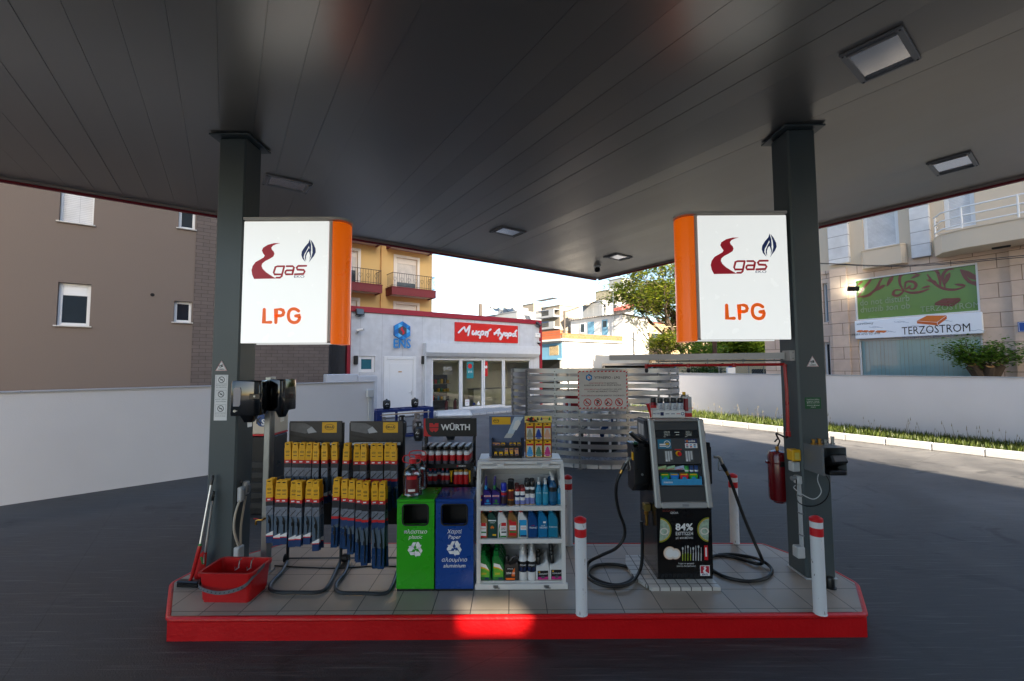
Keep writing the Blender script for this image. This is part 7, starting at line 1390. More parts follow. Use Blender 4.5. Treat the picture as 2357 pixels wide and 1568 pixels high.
# side boxes that hold the nozzles, brackets, side glass
def side(s):
    x0, x1 = (-.16, -.006) if s < 0 else (W+.006, W+.1); b = B(); z0, z1 = z_(1132, .25), z_(1022, .25)
    b.prism([(.18, z0+.1), (.18, z1-.02), (.22, z1), (.46, z1), (.46, z0), (.3, z0)], x0, x1, black, 'yz', .004, .006); o = b.build('nozzle_boot', t)
    b = B(); xm = (x0+x1)/2; b.box(xm-.04, xm+.03, .16, .178, z1-.02, z1+.03, black, .006); b.cyl((xm, .175, z0+.2), (xm, .165, z0+.2), .012, galv, 12); b.build('lock', o)
    if s < 0: b = B(); b.box(x0-.012, x0-.001, .2, .26, z1-.16, z1-.08, yellow, .003); b.text('Y', .05, 0, 0, 0, blackp) if 0 else None; b.build('tag', o); b = B(); b.box(x0, x0+.05, .2, .27, z1+.001, z1+.03, M('green_switch', (24, 70, 48), .4), .01); b.build('switch', o)
side(-1); side(1)
b = B(); b.prism([(.2, z_(1010, .2)), (.26, zT-.03), (.5, zT-.03), (.5, z_(1010, .2))], -.03, -.0045, M('side_cover_grey', (66, 68, 72), .35), 'yz')
for k in range(2): b.box(-.0315, -.0302, .27+k*.1, .35+k*.1, zT-.19, zT-.07, lgrey)
b.build('side_cover', t)
b = B(); b.tube(smooth([(-.02, .22, z_(1022, .2)), (-.1, .2, z_(1012, .2)), (-.17, .2, z_(1000, .2)), (-.19, .2, z_(994, .2))], 4), [.03]*6+[.024]*5+[.02]*2, black, 8); b.build('cradle', t)
b = B(); b.tube(smooth([(W+.01, .26, z_(1015, .2)), (W+.05, .26, z_(1005, .2)), (W+.05, .26, z_(995, .2))], 3), .024, black, 8); b.build('cradle', t)
# brass valve block low on the left side
b = B(); z0 = z_(1170, .2); b.box(-.07, -.006, .16, .24, z0-.02, z0+.055, M('olive_brass', (140, 120, 62), .4, .6), .006); b.cyl((-.04, .2, z0-.021), (-.04, .2, z0-.17), .016, brass, 12); b.lathe([(.024, -.06), (.024, -.03)], brass, 6, (-.04, .2, z0)); b.build('hose_valve', t)
# nozzles and hoses
base = Vector((dx0, DY, IZ+.034))
hosem = M('hose_rubber', (15, 15, 16), .45, var=.15, scale=40)
def hose(pts, r, name='hose'): b = B(); b.tube([q-base for q in smooth(pts, 7)], r, hosem, 10); b.build(name, t)
yl = DY+.26
def nozzle(P, s):
    v = [AY(px, py, yl)-base for px, py in P]; b = B(); b.tube(smooth(v[:3], 4), .017, galv, 10); b.build('nozzle', t); b = B(); b.tube([v[2], v[3]], [.02, .018], black, 10)
    for k in range(7): q = v[2].lerp(v[3], .1+.12*k); b.tube([q, v[2].lerp(v[3], .15+.12*k)], .0225, black, 10)
    b.build('grip', t); b = B(); b.tube([v[3], v[4]], .016, brass, 10); b.build('coupling', t); b = B(); b.tube(smooth([v[1], (v[2]+v[1])/2+Vector((-.03*s, -.01, -.09)), v[3]+Vector((-.035*s, 0, .01)), v[3]], 4), .006, galv, 6); b.build('trigger_guard', t)
nozzle(((1459, 1056), (1447, 1056), (1440, 1066), (1432, 1082), (1428, 1091)), -1); nozzle(((1644, 1052), (1655, 1053), (1662, 1068), (1671, 1084), (1676, 1094)), 1)
F = lambda px, py, h=.016: G(px, py, IZ+h); A_ = lambda px, py, Y: AY(px, py, Y)
hose([A_(1428, 1090, yl), A_(1420, 1110, yl), A_(1418, 1140, yl+.02), A_(1424, 1175, yl+.03), A_(1437, 1212, yl+.04), A_(1436, 1238, yl+.05), A_(1418, 1262, yl+.04), A_(1385, 1278, yl-.02), F(1356, 1294, .03), F(1352, 1318), F(1380, 1338), F(1420, 1347), F(1452, 1336), F(1456, 1318), F(1440, 1304), F(1405, 1299), F(1368, 1303, .02), F(1352, 1322, .04), F(1368, 1340, .045), F(1410, 1350, .035), F(1452, 1342, .04), A_(1472, 1315, DY+.18), A_(1478, 1285, DY+.2), A_(1478, 1230, DY+.2), A_(1476, 1200, DY+.2)], .0165)
hose([A_(1676, 1093, yl), A_(1690, 1130, yl), A_(1712, 1190, yl-.02), A_(1735, 1245, yl-.05), A_(1752, 1283, yl-.08), F(1755, 1296, .04), F(1738, 1297, .03), F(1705, 1287), F(1668, 1279), F(1640, 1281), F(1630, 1295), F(1640, 1312), F(1675, 1330), F(1725, 1338), F(1765, 1330), F(1777, 1314), F(1768, 1300, .03), F(1752, 1290, .05), F(1742, 1286, .03), F(1715, 1280), F(1680, 1276), F(1655, 1277)], .0165)
# sweets in the recess
def sweet(name, lab, cat, x, z, y, fn, group): o = T(name, lab, cat, (dx0+x, DY+y+yf(z), IZ+.034+z), 0, group); fn(o); return o
zr = Z(1121); mb_ = M('sweet_tray_blue', (60, 150, 200), .35, var=.15, scale=30)
def tray(o): b = B(); b.box(0, W*.74, 0, .05, 0, .006, mb_); b.box(0, W*.74, -.004, -.0002, 0, .06, mb_); b.box(0, .004, 0, .05, .007, .08, mb_); b.box(W*.74-.004, W*.74, 0, .05, .007, .08, mb_); b.build('tray', o); b = B(); b.text('mentos', .03, W*.12, .02, -.005, whitep, bold=.03); b.build('lettering', o)
sweet('sweet_tray', 'light blue counter tray of sweets in the dispenser recess', 'tray', W*.12, zr, -.02, tray, None)
for k, (m, cn) in enumerate(((M('sweet_green', (40, 160, 70), .35), 'green'), (M('sweet_blue', (30, 120, 210), .35), 'blue'), (M('sweet_red', (210, 30, 60), .35), 'red'), (M('sweet_lime', (60, 170, 50), .35), 'lime'))):
    def pk(o, m=m):
        b = B()
        for j in range(4): b.prism([(-.042, .0), (-.03, -.045), (0, -.06), (.03, -.045), (.042, 0), (.04, .02), (-.04, .02)], -.002+j*.011-.0, .007+j*.011, m if j == 0 else (M('sweet_lime', (60, 170, 50), .35) if j % 2 else m), 'xz'); b.rect(-.04, .03, .006, .018, -.0026+j*.011, yellow)
        b.build('packet', o); b = B(); b.disc(0, -.025, .022, -.003, cyanp, 14, .7); b.build('print', o)
    sweet('sweet_packet', '%s packets of sweets standing in the dispenser tray' % cn, 'sweets', W*(.21+.175*k), zr+.085, -.008, pk, 'sweets in the dispenser')
for k, (u, m, cn) in enumerate(((.19, M('pale_green_card', (180, 205, 150), .4, var=.3, scale=40), 'leftmost'), (.35, M('pale_mint_card', (170, 210, 170), .4, var=.3, scale=40), 'middle'), (.52, M('pale_blue_card', (180, 200, 225), .4, var=.3, scale=40), 'rightmost'))):
    def bx(o, m=m): b = B(); b.at(0, 0, 0, 0, 0, R(-10)); b.box(-.048, .048, 0, .02, 0, .055, m); b.build('carton', o); b = B(); b.at(0, 0, 0, 0, 0, R(-10)); b.text('mentos', .022, 0, .02, -.001, redp, bold=.03); b.build('lettering', o)
    sweet('sweet_box', '%s of three pale flip boxes of sweets above the tray' % cn, 'sweets', W*u, zr+.115, .03, bx, 'boxes of sweets')
for k, (u, m, cn) in enumerate(((.64, M('sweet_green', (40, 160, 70), .35), 'green'), (.73, bluep, 'blue, middle'), (.82, bluep, 'blue, right'))):
    def tb(o, m=m): b = B(); b.lathe([(.02, 0), (.022, .004), (.022, .05), (.018, .058)], m, 12); b.build('tub', o); b = B(); b.lathe([(.02, .059), (.02, .075)], lgrey if 0 else m, 12); b.build('lid', o); b = B(); b.lathe([(.0225, .018), (.0225, .034)], whitep, 12); b.build('label_print', o)
    sweet('gum_tub', 'small %s gum tub at the right of the dispenser recess' % cn, 'sweets', W*u, zr+.1, .04, tb, 'gum tubs')
# on top of the dispenser
ZT = IZ+.034+zT+.002; YT = DY+.27
x0, x1 = AY(1503, 975, YT).x, AY(1577, 975, YT).x; o = T('can_tray', 'white printed card tray of spray cans on top of the dispenser', 'tray', (x0, YT, ZT)); TW = x1-x0
b = B(); b.box(0, TW, 0, .004, 0, .075, whitep); b.box(0, .004, .004, .12, 0, .075, whitep); b.box(TW-.004, TW, .004, .12, 0, .075, whitep); b.box(.004, TW-.004, .116, .12, 0, .09, whitep); b.box(.004, TW-.004, .004, .116, 0, .004, whitep); b.build('tray', o)
b = B(); b.text('PRO TEC', .02, TW*.12, .035, -.001, bluep, bold=.02); b.rect(TW*.24, TW*.34, .02, .058, -.001, navy)
for k in range(3): b.rect(TW*(.4+.17*k), TW*(.52+.17*k), .036, .042, -.001, (navy, bluep, redp)[k])
b.ring(TW*.93, .04, .012, .018, -.001, bluep, 14); b.build('lettering', o)
b = B(); b.tube([(-.01, .05, .03), (-.01, .05, .24), (TW-.01, .06, .24), (TW-.01, .06, .03)], .003, galv, 6); b.build('wire_handle', o)
lb_ = M('white_blue_label', (206, 210, 214), .4, var=.05)
p = can('spray_can', 'x', 'spray can', .031, .2, M('blue_spray_can', (24, 60, 120), .3, .3), black, .05, ((.03, .145, lb_),)); b = B()
for j, s in enumerate(('LPG', 'System', 'Clean &', 'Protect')): b.text(s, .014, 0, .12-.018*j, -.0335, navy, bold=.03)
b.build('lettering', p)
for k, px in enumerate((1520.5, 1536, 1551.5, 1567)): files(p, AY(px, 960, YT+.04).x, YT+.042, ZT+.004, 1, 0, 'white and blue spray can, %s of four in the tray on the dispenser' % NTH[k], 'spray cans on the dispenser')
p = can('spray_can', 'x', 'spray can', .031, .2, M('red_spray_can', (130, 20, 30), .3, .3), black, .05, ((.06, .12, redp),)); files(p, AY(1506, 960, YT+.13).x, YT+.15, ZT, 1, 0, 'red spray can behind the left end of the tray on the dispenser', 'spray cans on the dispenser')
x = AY(1586, 975, YT+.02).x; o = T('metal_bottle', 'tall red and white metal bottle with a white cap on the dispenser', 'bottle', (x, YT+.05, ZT)); b = B(); b.lathe([(.043, 0), (.044, .003), (.044, .2), (.04, .215), (.02, .222)], lgrey, 20); b.build('bottle', o); b = B(); b.lathe([(.0448, .004), (.0448, .045)], redp, 20); b.add([(.0452*math.sin(R(a)), -.0452*math.cos(R(a)), z) for z in (.065, .2) for a in range(-75, -10, 8)], [(i, i+1, 10+i, 9+i) for i in range(8)], M('maroon_label', (130, 16, 30), .4)); b.text('PRO TEC', .02, .012, .09, -.0458, redp, bold=.02); b.build('label_print', o); b = B(); b.lathe([(.016, .222), (.016, .238), (.012, .24)], whitep, 12); b.build('cap', o)
x = AY(1577, 950, YT+.12).x; o = T('metal_bottle', 'grey bottle with a yellow cap behind the red and white one', 'bottle', (x, YT+.14, ZT)); b = B(); b.lathe([(.038, 0), (.038, .22), (.02, .235)], galv, 18); b.build('bottle', o); b = B(); b.lathe([(.018, .236), (.018, .262), (.015, .264)], yellow, 12); b.build('cap', o)
p = AY(1497, 962, YT-.03); o = T('red_funnel', 'red plastic funnel spout leaning at the left of the can tray', 'funnel', (x0-.02, YT-.0, ZT)); b = B(); b.tube([(0, 0, .002), (-.012, .0, .07), (-.03, 0, .14)], [.008, .012, .018], rcap, 10); b.tube([(-.03, 0, .14), (-.033, 0, .152)], [.026, .026], rcap, 12); b.build('spout', o)
# ---------------------------------------------------------------- right column furniture
exx = 2.95
p = AY(1790, 1150, 4.92); q = AY(1790, 1036, 4.92); r = .1; x = AY(1771, 1090, 4.92).x+r; o = T('fire_extinguisher', 'dark red extinguisher cylinder behind the left edge of the right column', 'fire extinguisher', (x, 4.925, p.z)); H = q.z-p.z
b = B(); b.lathe([(r*.55, -.03), (r*.6, -.02), (r*.92, 0), (r, .03), (r, H*.88), (r*.8, H*.97), (r*.35, H)], M('extinguisher_paint', (104, 10, 18), .25, var=.1, coat=.3), 24); b.build('cylinder', o); b = B(); b.lathe([(r+.004, H*.74), (r+.004, H*.765)], MATS['extinguisher_paint'], 24); b.box(-r-.03, -r, -.02, .02, H*.73, H*.775, MATS['extinguisher_paint'], .004); b.box(-.03, .03, -r-.014, -r+.01, H*.7, H*.8, blackm); b.build('bracket', o); b = B(); b.cyl((0, 0, H), (0, 0, H+.04), .018, brass, 10); b.tube(smooth([(0, 0, H+.03), (.02, -.02, H+.1), (-.02, -.05, H+.13), (-.06, -.06, H+.1)], 4), .008, black, 8); b.build('valve', o)
zc = lambda py: AY(1815, py, 4.55).z
def onside(name, lab, cat): return T(name, lab, cat, (exx, 4.5, 0))
o = onside('yellow_call_box', 'yellow emergency box on the left side of the right column', 'call box'); b = B(); b.box(-.09, -.001, -.0, .1, zc(1060), zc(1034), yellow, .008); b.build('case', o); b = B(); b.rect(-.07, -.02, zc(1056), zc(1040), -.001, M('yellow_label', (214, 190, 90), .5)); b.build('label_print', o)
o = onside('electric_box', 'grey switch boxes with white conduits on the left side of the right column', 'electric box'); b = B(); b.box(-.08, -.001, .02, .1, zc(1085), zc(1063), lgrey, .008); b.build('switch_box', o); b = B(); b.box(-.05, -.001, .0, .07, zc(1112), zc(1094), lgrey, .006); b.cyl((-.05, .03, zc(1098)), (-.1, .02, zc(1100)), .022, greyp, 12); b.build('socket', o); b = B(); b.box(-.08, -.001, .0, .09, zc(1282), zc(1256), lgrey, .008); b.build('junction_box', o)
b = B()
for y in (.02, .05): b.tube([(-.015, y, zc(1112)), (-.015, y, zc(1256))], .011, lgrey, 8)
for py in (1140, 1180, 1230): b.box(-.028, -.001, .005, .065, zc(py)-.008, zc(py)+.008, greyp, .003)
b.build('conduit', o)
# card terminal box on the column's front
YC = 4.5; a = AY(1851, 1080, YC-.002); H2 = AY(1851, 1019, YC).z-a.z; W2, D2 = .235, .27; o = T('card_terminal_box', 'grey open fronted steel box on the right column, adapters on top', 'steel box', (a.x, YC, a.z))
gbx = M('grey_box_enamel', (112, 116, 120), .4, .2, var=.06); b = B(); b.box(0, .005, -D2, -.001, 0, H2, gbx); b.box(W2-.005, W2, -D2, -.001, 0, H2, gbx); b.box(.0055, W2-.0055, -.012, -.001, 0, H2, gbx); b.box(.0055, W2-.0055, -D2, -.0125, H2-.005, H2, gbx); b.box(.0055, W2-.0055, -D2, -.0125, 0, .005, gbx); b.box(.0055, .02, -D2, -D2+.004, .0055, H2-.0055, gbx); b.build('housing', o)
t2 = T('card_terminal', 'black card payment terminal inside the grey box', 'card terminal', (a.x+W2*.52, YC-D2+.09, a.z+.007))
b = B().at(0, 0, .1, R(6), R(-28)); b.box(-.075, .085, -.15, .12, -.05, .035, black, .014); b.build('terminal_body', t2)
b = B().at(0, 0, .1, R(6), R(-28)); b.box(-.05, .06, .0, .09, .0352, .042, M('terminal_screen', (30, 36, 40), .1), .003)
for i in range(3):
    for j in range(3): b.box(-.045+i*.037, -.02+i*.037, -.12+j*.034, -.1+j*.034, .0352, .043, darkgrey, .003)
b.build('screen_keys', t2); b = B(); b.box(-.07, .09, -.12, .05, .0, .045, black, .01); b.build('cradle', t2)
for k, (px, h, m) in enumerate(((1871, .05, brass), (1880, .055, brass), (1889, .045, galv), (1900, .075, galv))):
    x = a.x+(px-1871)*.0066+.04; o2 = T('brass_adapter', '%s filling adapter from the left on the grey terminal box' % NTH[k], 'adapter', (x, YC-.1, a.z+H2+.001), 0, 'filling adapters on the grey box'); b = B(); b.lathe([(.026 if k < 2 else .02, 0), (.026 if k < 2 else .02, .01), (.014, .014), (.014, h-.012), (.018, h-.01), (.018, h)], m, 12); b.build('adapter', o2)
b = B(); b.tube(smooth([(a.x+.1, YC-.15, a.z), (a.x+.14, YC-.16, a.z-.1), (a.x+.1, YC-.16, a.z-.25), (a.x-.0, YC-.1, a.z-.34), (a.x-.12, YC-.06, a.z-.3), (exx-.05, YC+.02, zc(1100)), (exx-.08, YC+.03, zc(1099))], 6), .0055, black, 6); tag(b.build('power_cable'), 'black cable looping from the grey box to the column socket', 'cable')
b = B(); b.tube(smooth([(a.x+.07, YC-.12, a.z), (a.x+.05, YC-.12, a.z-.08), (a.x+.08, YC-.12, a.z-.2), (a.x+.0, YC-.1, a.z-.27), (a.x-.14, YC-.05, a.z-.18), (exx-.03, YC+.03, zc(1112)-.01)], 6), .0045, lgrey, 6); tag(b.build('data_cable'), 'pale cable looping from the grey box to the column conduit', 'cable')
o = T('pipe_stub', 'short black pipe stub on the tiles beside the right column foot', 'pipe', (G(1919, 1358, IZ).x, G(1919, 1358, IZ).y+.04, IZ+.001)); b = B(); b.lathe([(.05, 0), (.05, .008), (.036, .01), (.036, .09), (.03, .1)], black, 16); b.build('stub', o)
# sprinkler beam with the red water pipe
P0, P1 = AY(1806, 819, 4.62), AY(1404, 823.5, 5.55); o = T('sprinkler_beam', 'long pale grey beam from the right column above the dispenser', 'beam', P0); d = (P1-P0).normalized(); L = (P1-P0).length; s_ = Vector((-d.y, d.x, 0)).normalized()*.03; u_ = Vector((0, 0, .034)); pb = M('pale_beam_paint', (176, 172, 170), .45, var=.04)
b = B(); b.add([k*L*d+i*s_+j*u_ for k in (0, 1) for i, j in ((-1, -1), (1, -1), (1, 1), (-1, 1))], [(0, 1, 2, 3)[::-1], (4, 5, 6, 7), (0, 1, 5, 4), (1, 2, 6, 5), (2, 3, 7, 6), (3, 0, 4, 7)], pb); b.build('beam', o); b = B(); b.box(.0, .1, -.09, .04, -.055, .055, pb, .004); b.cyl((.03, -.095, .03), (.03, -.088, .03), .008, galv, 8); b.cyl((.03, -.095, -.03), (.03, -.088, -.03), .008, galv, 8); b.build('end_plate', o)
b = B(); b.tube([Vector((-.02, 0, -.05)), d*L*.7+Vector((0, 0, -.05))], .008, galv, 8)
for k in range(5): q = d*L*(.05+.15*k); b.tube([q+Vector((0, 0, -.034)), q+Vector((0, 0, -.06))], .006, galv, 6)
b.build('cable_conduit', o)
pr = M('red_pipe_paint', (164, 16, 18), .3, var=.08); Q1, Q0 = AY(1488, 842, 5.3), AY(1806, 839, 4.6); o = T('sprinkler_pipe', 'red water pipe under the pale beam, running down the right column', 'pipe', Q0)
C_ = Vector((exx-.03, 4.56, 0)); b = B(); V = lambda v: v-Q0
b.tube(smooth([V(AY(1488, 850, 5.3)), V(Q1)], 2)+[V(Q1.lerp(Q0, k/6)) for k in range(1, 7)], .0155, pr, 10); b.tube([V(Q0), V(Q0)+Vector((.0, 0, -.02))], .02, pr, 10); b.tube([V(Q0)+Vector((0, 0, 0)), V(AY(1811, 900, 4.56)), V(AY(1814, 1000, 4.56))], .0165, pr, 10); b.build('pipe', o)
b = B(); 
for px in (1488, 1594, 1700): q = Q1.lerp(Q0, (px-1488)/318.); b.lathe([(.022, -.025), (.022, .02)], pr, 10, tuple(V(q)))
b.lathe([(.024, -.02), (.024, .03)], pr, 10, tuple(V(AY(1814, 1000, 4.56)))); b.build('fitting', o)
for px in (1488, 1594): q = V(Q1.lerp(Q0, (px-1488)/318.)); b = B(); b.lathe([(.012, -.085), (.022, -.07), (.022, -.045), (.014, -.03)], black, 12, tuple(q)); b.build('nozzle', o)
b = B(); v = V(AY(1814, 1000, 4.56)); b.tube(smooth([v, v+Vector((-.03, -.02, -.03)), v+Vector((-.1, -.02, .0)), v+Vector((-.13, -.01, .01)), v+Vector((-.1, 0, -.05))], 4), .009, black, 8); b.build('drain_hose', o)
for px in (1520, 1640, 1720): q = V(Q1.lerp(Q0, (px-1488)/318.)); b = B(); b.tube([q+Vector((0, 0, .01)), q+Vector((0, 0, .075))], .006, galv, 6); b.build('hanger', o)
# ---------------------------------------------------------------- round slatted enclosure of the gas tank
EC = Vector((2.25, 12.25, 0)); ER = 2.28; t = T('tank_enclosure', 'round enclosure of shiny curved metal strips around the gas tank', 'enclosure', EC)
strip = M('brushed_metal_strip', (168, 168, 168), .33, .92, var=.03, scale=1.5)
pitch, hgt = .172, .104; nb = 13; ang0, ang1 = 215, 215+334
def bandpiece(b, a0, a1, z, r, m=strip):
    N = max(3, int((a1-a0)/4)); vs = []
    for i in range(N+1):
        a = R(a0+(a1-a0)*i/N); c, s = math.cos(a), math.sin(a); vs += [(r*c, r*s, z), ((r+.003)*c, (r+.003)*s, z), ((r+.003)*c, (r+.003)*s, z+hgt), (r*c, r*s, z+hgt)]
    b.add(vs, [(i*4+k, i*4+(k+1) % 4, i*4+4+(k+1) % 4, i*4+4+k) for i in range(N) for k in range(4)], m)
for k in range(nb): b = B(); bandpiece(b, ang0, ang1, .12+pitch*k, ER+random.uniform(-.001, .001)); b.build('strip', t)
pa = [math.degrees(math.atan2(G(*q).y-EC.y, G(*q).x-EC.x)) for q in ((1333, 1083), (1448, 1082))]
posts = [215, 237]+[p % 360 for p in pa]+[315, 345, 20, 60, 100, 140, 175, 189]
for a in posts:
    b = B().at(0, 0, 0, R(a)); b.box(ER-.055, ER-.004, -.025, .025, .02, .12+pitch*nb-.06, galv, .004); b.cyl((ER-.03, 0, .001), (ER-.03, 0, .02), .06, galv, 16)
    for k in range(nb): b.cyl((ER+.003, 0, .165+pitch*k), (ER+.009, 0, .165+pitch*k), .012, darkgrey, 8)
    b.build('post', t)
g_ = B()
for k in range(nb-1): bandpiece(g_, 190, 213, .2+pitch*k, ER-.02)
for a in (190, 213): g_.at(0, 0, 0, R(a)); g_.box(ER-.05, ER-.0, -.02, .02, .15, .12+pitch*nb-.1, galv)
g_.build('gate', t)
b = B(); 
for k in range(48):
    a0, a1 = R(k*7.5+.3), R(k*7.5+7.2); b.add([(r*math.cos(a), r*math.sin(a), z) for z in (.001, .14) for r, a in ((ER-.26, a0), (ER-.1, a0), (ER-.1, a1), (ER-.26, a1))], [(4, 5, 6, 7), (0, 1, 5, 4), (1, 2, 6, 5), (2, 3, 7, 6), (3, 0, 4, 7)], kerbw)
b.build('kerb_ring', t)
b = B(); rg = random.Random(9); grm = M('white_gravel', (130, 130, 134), .8, var=.5, scale=40)
for i in range(2600):
    r, a = (ER-.28)*math.sqrt(rg.random()), rg.uniform(0, 6.28); s = rg.uniform(.015, .04); x, y, z = EC.x+r*math.cos(a), EC.y+r*math.sin(a), .09+rg.uniform(0, .03); v = [(x+rg.uniform(.7, 1.2)*s*dx, y+rg.uniform(.7, 1.2)*s*dy, z+s*.7*dz) for dx, dy, dz in ((1, 0, 0), (0, 1, 0), (-1, 0, 0), (0, -1, 0), (0, 0, 1), (0, 0, -1))]
    b.add(v, [(0, 1, 4), (1, 2, 4), (2, 3, 4), (3, 0, 4), (1, 0, 5), (2, 1, 5), (3, 2, 5), (0, 3, 5)], grm)
b.lathe([(ER-.27, .085), (.01, .086)], grm, 40, tuple(EC)); tag(b.build('gravel'), 'white gravel bed inside the round metal enclosure', 'gravel', None, 'stuff')
# pump skid with red motors inside
o = T('gas_pump_skid', 'pump skid with red housings and black tank lid inside the round enclosure', 'pump', (EC.x, EC.y-.2, .1)); b = B(); b.lathe([(.62, 0), (.62, .3), (.55, .36), (.01, .38)], black, 28); b.build('tank_lid', o)
b = B()
for x in (-.75, -.25, .3, .8):
    for y in (-.55, .55): b.box(x-.03, x+.03, y-.03, y+.03, .0, 1.35, whitep, .004)
b.box(-.8, .85, -.58, .58, 1.0, 1.05, whitep); b.box(-.8, .85, -.6, -.55, .7, .76, whitep); b.build('frame', o); 
for x in (-.62, -.05, .55): b = B(); b.box(x-.2, x+.2, -.5, -.1, 1.06, 1.5, exm, .03); h = b.build('motor_housing', o); b = B(); b.ring(x, 1.02, .08, .14, -.62, lgrey, 18); b.cyl((x, -.63, 1.02), (x, -.55, 1.02), .05, lgrey, 12); b.build('hand_wheel', h)
for k, (x, r) in enumerate(((-.4, .05), (.15, .06), (.7, .045))): b = B(); b.tube(smooth([(x, -.3, .4), (x, -.45, .6), (x+.2, -.45, .75), (x+.25, -.2, .95)], 4), r, bluep if k == 1 else galv, 10); b.build('pipe', o)
# warning sign hanging on it
YS = EC.y-ER-.06; a, c = AY(1331, 941, YS), AY(1443.5, 853.5, YS); W3, H3 = c.x-a.x, c.z-a.z; o = T('gas_warning_sign', 'white gas warning sign with a red striped border on the round enclosure', 'sign', (a.x, YS, a.z), R(.6)); b = B(); b.box(0, W3, -.004, -.0008, 0, H3, M('sign_white', (206, 204, 200), .45)); b.build('panel', o)
b = B(); k = 0; bwid = .026; per = .085
def stripes(x0, x1, z0, z1, hor):
    L = (x1-x0) if hor else (z1-z0); k = 0
    while k < L-.02:
        e = min(k+per*.55, L)
        if hor: b.poly([(x0+min(k+bwid*.5, L), -.0046, z0), (x0+min(e+bwid*.5, L), -.0046, z0), (x0+min(e+bwid, L), -.0046, z1), (x0+min(k+bwid, L), -.0046, z1)], redp)
        else: b.poly([(x0, -.0046, z0+k), (x1, -.0046, z0+min(k+bwid*.6, L)), (x1, -.0046, z0+min(e+bwid*.6, L)), (x0, -.0046, z0+e)], redp)
        k += per
stripes(0, W3, 0, bwid, 1); stripes(0, W3, H3-bwid, H3, 1); stripes(0, bwid, bwid, H3-bwid, 0); stripes(W3-bwid, W3, bwid, H3-bwid, 0); b.build('striped_border', o)
b = B(); hexlogo(b, W3*.225, H3*.825, H3*.095, -.0065, 0, whitep); tw = lambda s, z, h, m, x=.5, wd=None: b.text(s, h*H3, W3*x, H3*z, -.0052, m, bold=.015, wid=wd and wd*W3)
tw('ΥΓΡΑΕΡΙΟ - LPG', .79, .085, blackp, .59, .52); rp2 = M('dark_red_print', (160, 20, 30), .45)
def two(r, k_, z, x0, x1): 
    f_ = len(r)/(len(r)+len(k_)+.5); xm = x0+(x1-x0)*f_; b.text(r, .048*H3, W3*(x0+xm)/2, H3*z, -.0052, rp2, bold=.012, wid=(xm-x0)*W3*.98); b.text(k_, .048*H3, W3*(xm+x1)/2, H3*z, -.0052, blackp, bold=.012, wid=(x1-xm)*W3*.97)
two('ΑΠΑΓΟΡΕΥΕΤΑΙ', 'ΤΟ ΚΑΠΝΙΣΜΑ', .655, .22, .8); tw('ΚΑΘΩΣ ΚΑΙ ΚΑΘΕ ΑΛΛΗ ΧΡΗΣΗ ΦΩΤΙΑΣ', .6, .048, blackp, .5, .74); two('ΑΠΑΓΟΡΕΥΕΤΑΙ', 'Η ΣΤΑΘΜΕΥΣΗ ΓΥΡΩ ΑΠΟ', .49, .12, .89); tw('ΤΟ ΧΩΡΟ ΔΕΞΑΜΕΝΗΣ ΥΓΡΑΕΡΙΟΥ', .435, .048, blackp, .5, .63); two('ΑΠΑΓΟΡΕΥΕΤΑΙ', 'Η ΧΡΗΣΗ ΚΙΝΗΤΟΥ ΤΗΛΕΦΩΝΟΥ', .325, .06, .95); b.build('lettering', o)
for k in range(4):
    b = B(); cx, cz, r = W3*(.185+.213*k), H3*.165, H3*.105; b.ring(cx, cz, r*.8, r, -.0062, redp, 26)
    if k == 0: b.rect(cx-r*.5, cx+r*.5, cz-r*.25, cz-r*.05, -.005, blackp); b.stroke([(cx-r*.3, cz+r*.1), (cx-r*.1, cz+r*.3), (cx-r*.3, cz+r*.45)], .01, -.005, darkgrey)
    if k == 1: b.text('P', r*1.5, cx+r*.05, cz-r*.52, -.005, blackp, bold=.05)
    if k == 2: b.stroke([(cx-r*.5, cz-r*.4), (cx-r*.1, cz+.0)], .03, -.005, blackp); b.disc(cx+r*.1, cz+r*.2, r*.18, -.005, lgrey, 12, 1.6)
    if k == 3: b.at(cx, 0, cz, 0, 0, R(-30)); b.rect(-r*.25, r*.25, -r*.55, r*.55, -.005, darkgrey); b.rect(-r*.18, r*.18, .0, r*.4, -.0055, lgrey); b.at()
    b.stroke([(cx-r*.62, cz+r*.62), (cx+r*.62, cz-r*.62)], r*.2, -.0068, redp); b.build('prohibition_symbol', o)
# ---------------------------------------------------------------- rack of gas cylinders before the shop
rk = AY(872, 985, 14.0); o = T('cylinder_rack', 'dark blue steel rack for gas cylinders in front of the shop', 'rack', (rk.x-.06, 14.0, 0), A1); LW, LD = 1.98, .62; zt = .97; bl_ = M('rack_blue_paint', (16, 44, 108), .4, var=.1)
b = B()
for y in (0, LD-.06): b.box(0, LW, y, y+.06, zt-.09, zt, bl_, .004)
for x in (0, LW-.06): b.box(x, x+.06, .061, LD-.061, zt-.09, zt, bl_, .004)
for k in range(1, 8): b.box(LW*k/8-.012, LW*k/8+.012, .061, LD-.061, zt-.05, zt-.01, bl_)
b.build('top_frame', o)
for x in (0, LW-.16):
    for y in (0, LD-.16): b = B(); b.box(x, x+.16, y+.001, y+.02, .02, zt-.091, bl_); b.box(x if x == 0 else x+.14, x+.02 if x == 0 else x+.16, y+.021, y+.16, .02, zt-.091, bl_); b.build('leg', o)
b = B(); b.box(LW*.42, LW*.46, LD-.06, LD-.02, .02, zt-.091, bl_)
for z in (.3, .62): b.tube([(.1, LD-.03, z), (LW-.1, LD-.03, z)], .012, blackm, 6)
b.box(.0, LW, .1, .16, .02, .08, bl_); b.box(.0, LW, LD-.16, LD-.1, .02, .08, bl_); b.tube([(.1, .02, zt-.16), (LW-.1, .02, zt-.16)], .022, M('worn_cream_bar', (170, 150, 125), .6), 8); b.build('lower_frame', o)
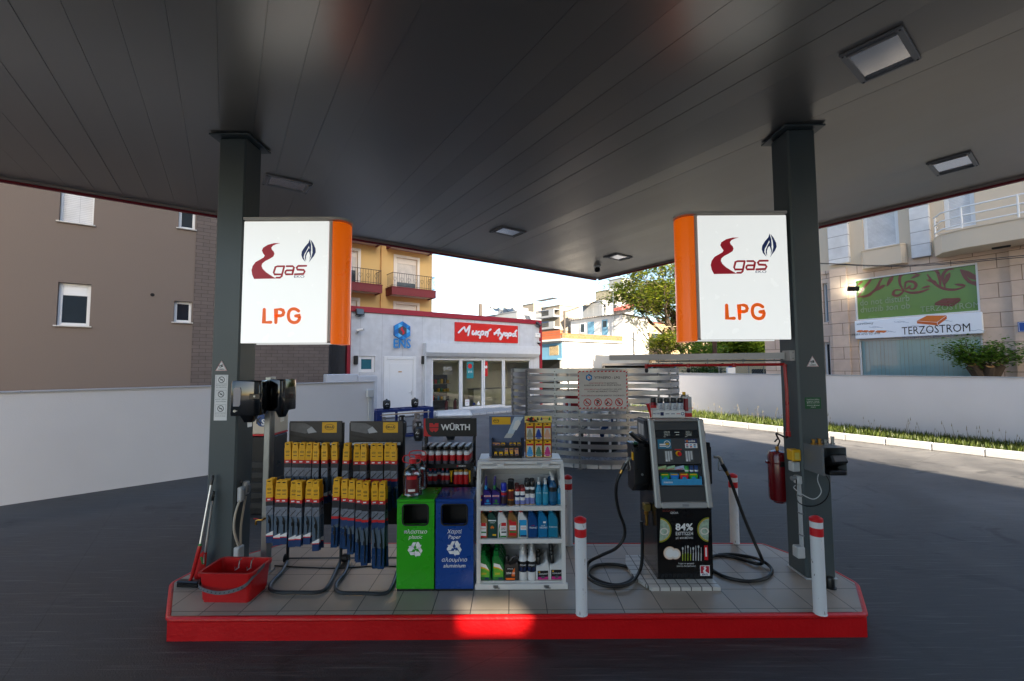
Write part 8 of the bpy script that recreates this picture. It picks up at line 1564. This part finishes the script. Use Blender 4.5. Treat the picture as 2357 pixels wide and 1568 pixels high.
gb, gg = M('gas_bottle_black', (24, 27, 29), .35, var=.15), M('gas_bottle_grey', (142, 134, 126), .45, var=.12)
def gasbottle(lab, loc, m, h=.46, r=.15, emblem=1, collar=1):
    t = T('gas_cylinder', lab, 'gas cylinder', loc, R(random.uniform(-20, 20))+A1*.3, 'gas cylinders'); b = B(); b.lathe([(r*.8, .0), (r*.8, .03), (r*.9, .05), (r, .1), (r, h*.78), (r*.93, h*.88), (r*.7, h*.96), (r*.3, h)], m, 22); b.build('body', t)
    if collar:
        b = B(); N = 20; cr_ = r*.62; vs = [(cr_*rr_*math.cos(2*math.pi*k/N), cr_*rr_*math.sin(2*math.pi*k/N), z) for rr_, z in ((1, h*.93), (1.02, h*1.3), (.94, h*1.3), (.92, h*.93)) for k in range(N)]; fs = [(i*N+k, i*N+(k+1) % N, ((i+1) % 4)*N+(k+1) % N, ((i+1) % 4)*N+k) for i in range(4) for k in range(N)]
        fs = [f for f in fs if True]; b.add(vs, fs, m); b.build('collar', t); b = B()
        for a in (230, 310): b.at(0, 0, 0, R(a)); b.box(cr_*1.02, cr_*1.03, -.025, .025, h*1.02, h*1.2, M('collar_opening', (190, 190, 190), .6))
        b.build('collar_opening', t); b = B(); b.cyl((0, 0, h), (0, 0, h*1.2), .02, brass, 8); b.build('valve', t)
    else: b = B(); b.lathe([(.03, h), (.035, h+.012), (.02, h+.03)], black, 12); b.build('valve_cap', t)
    if emblem:
        b = B(); yy = -r-.002; s = .0009
        b.stroke([(-.05, h*.52), (-.02, h*.57), (-.03, h*.6), (.0, h*.64)], .014, yy, whitep); b.text('gas', .05, .035, h*.52, yy-.001, whitep, shear=.2); b.rect(-.03, .04, h*.3, h*.32, yy, lgrey); b.build('print', t)
    return t
RKp = lambda u, v, z: tuple(Vector((rk.x-.06, 14.0, z))+Vector((math.cos(A1), math.sin(A1), 0))*u+Vector((-math.sin(A1), math.cos(A1), 0))*v)
gasbottle('small black gas cylinder without collar, left one on top of the blue rack', RKp(.42, .3, zt+.001), gb, .3, .125, 1, 0); gasbottle('small black gas cylinder without collar, right one on top of the blue rack', RKp(1.42, .3, zt+.001), gb, .3, .125, 1, 0)
gasbottle('grey gas cylinder at the left end inside the blue rack', RKp(.32, .35, .082), gg, .48); gasbottle('tall black gas cylinder in the middle of the blue rack', RKp(.92, .2, .082), gb, .5, .155); gasbottle('grey gas cylinder at the right inside the blue rack', RKp(1.55, .4, .082), gg, .5, .16)
g = G(961, 1016); gasbottle('black gas cylinder standing on the ground in front of the blue rack', (g.x, g.y+.15, .001), gb, .46, .155); g = G(1036, 1014); gasbottle('black gas cylinder half hidden behind the lettered black rack header', (g.x, g.y+.15, .001), gb, .46, .15)
clean_used()
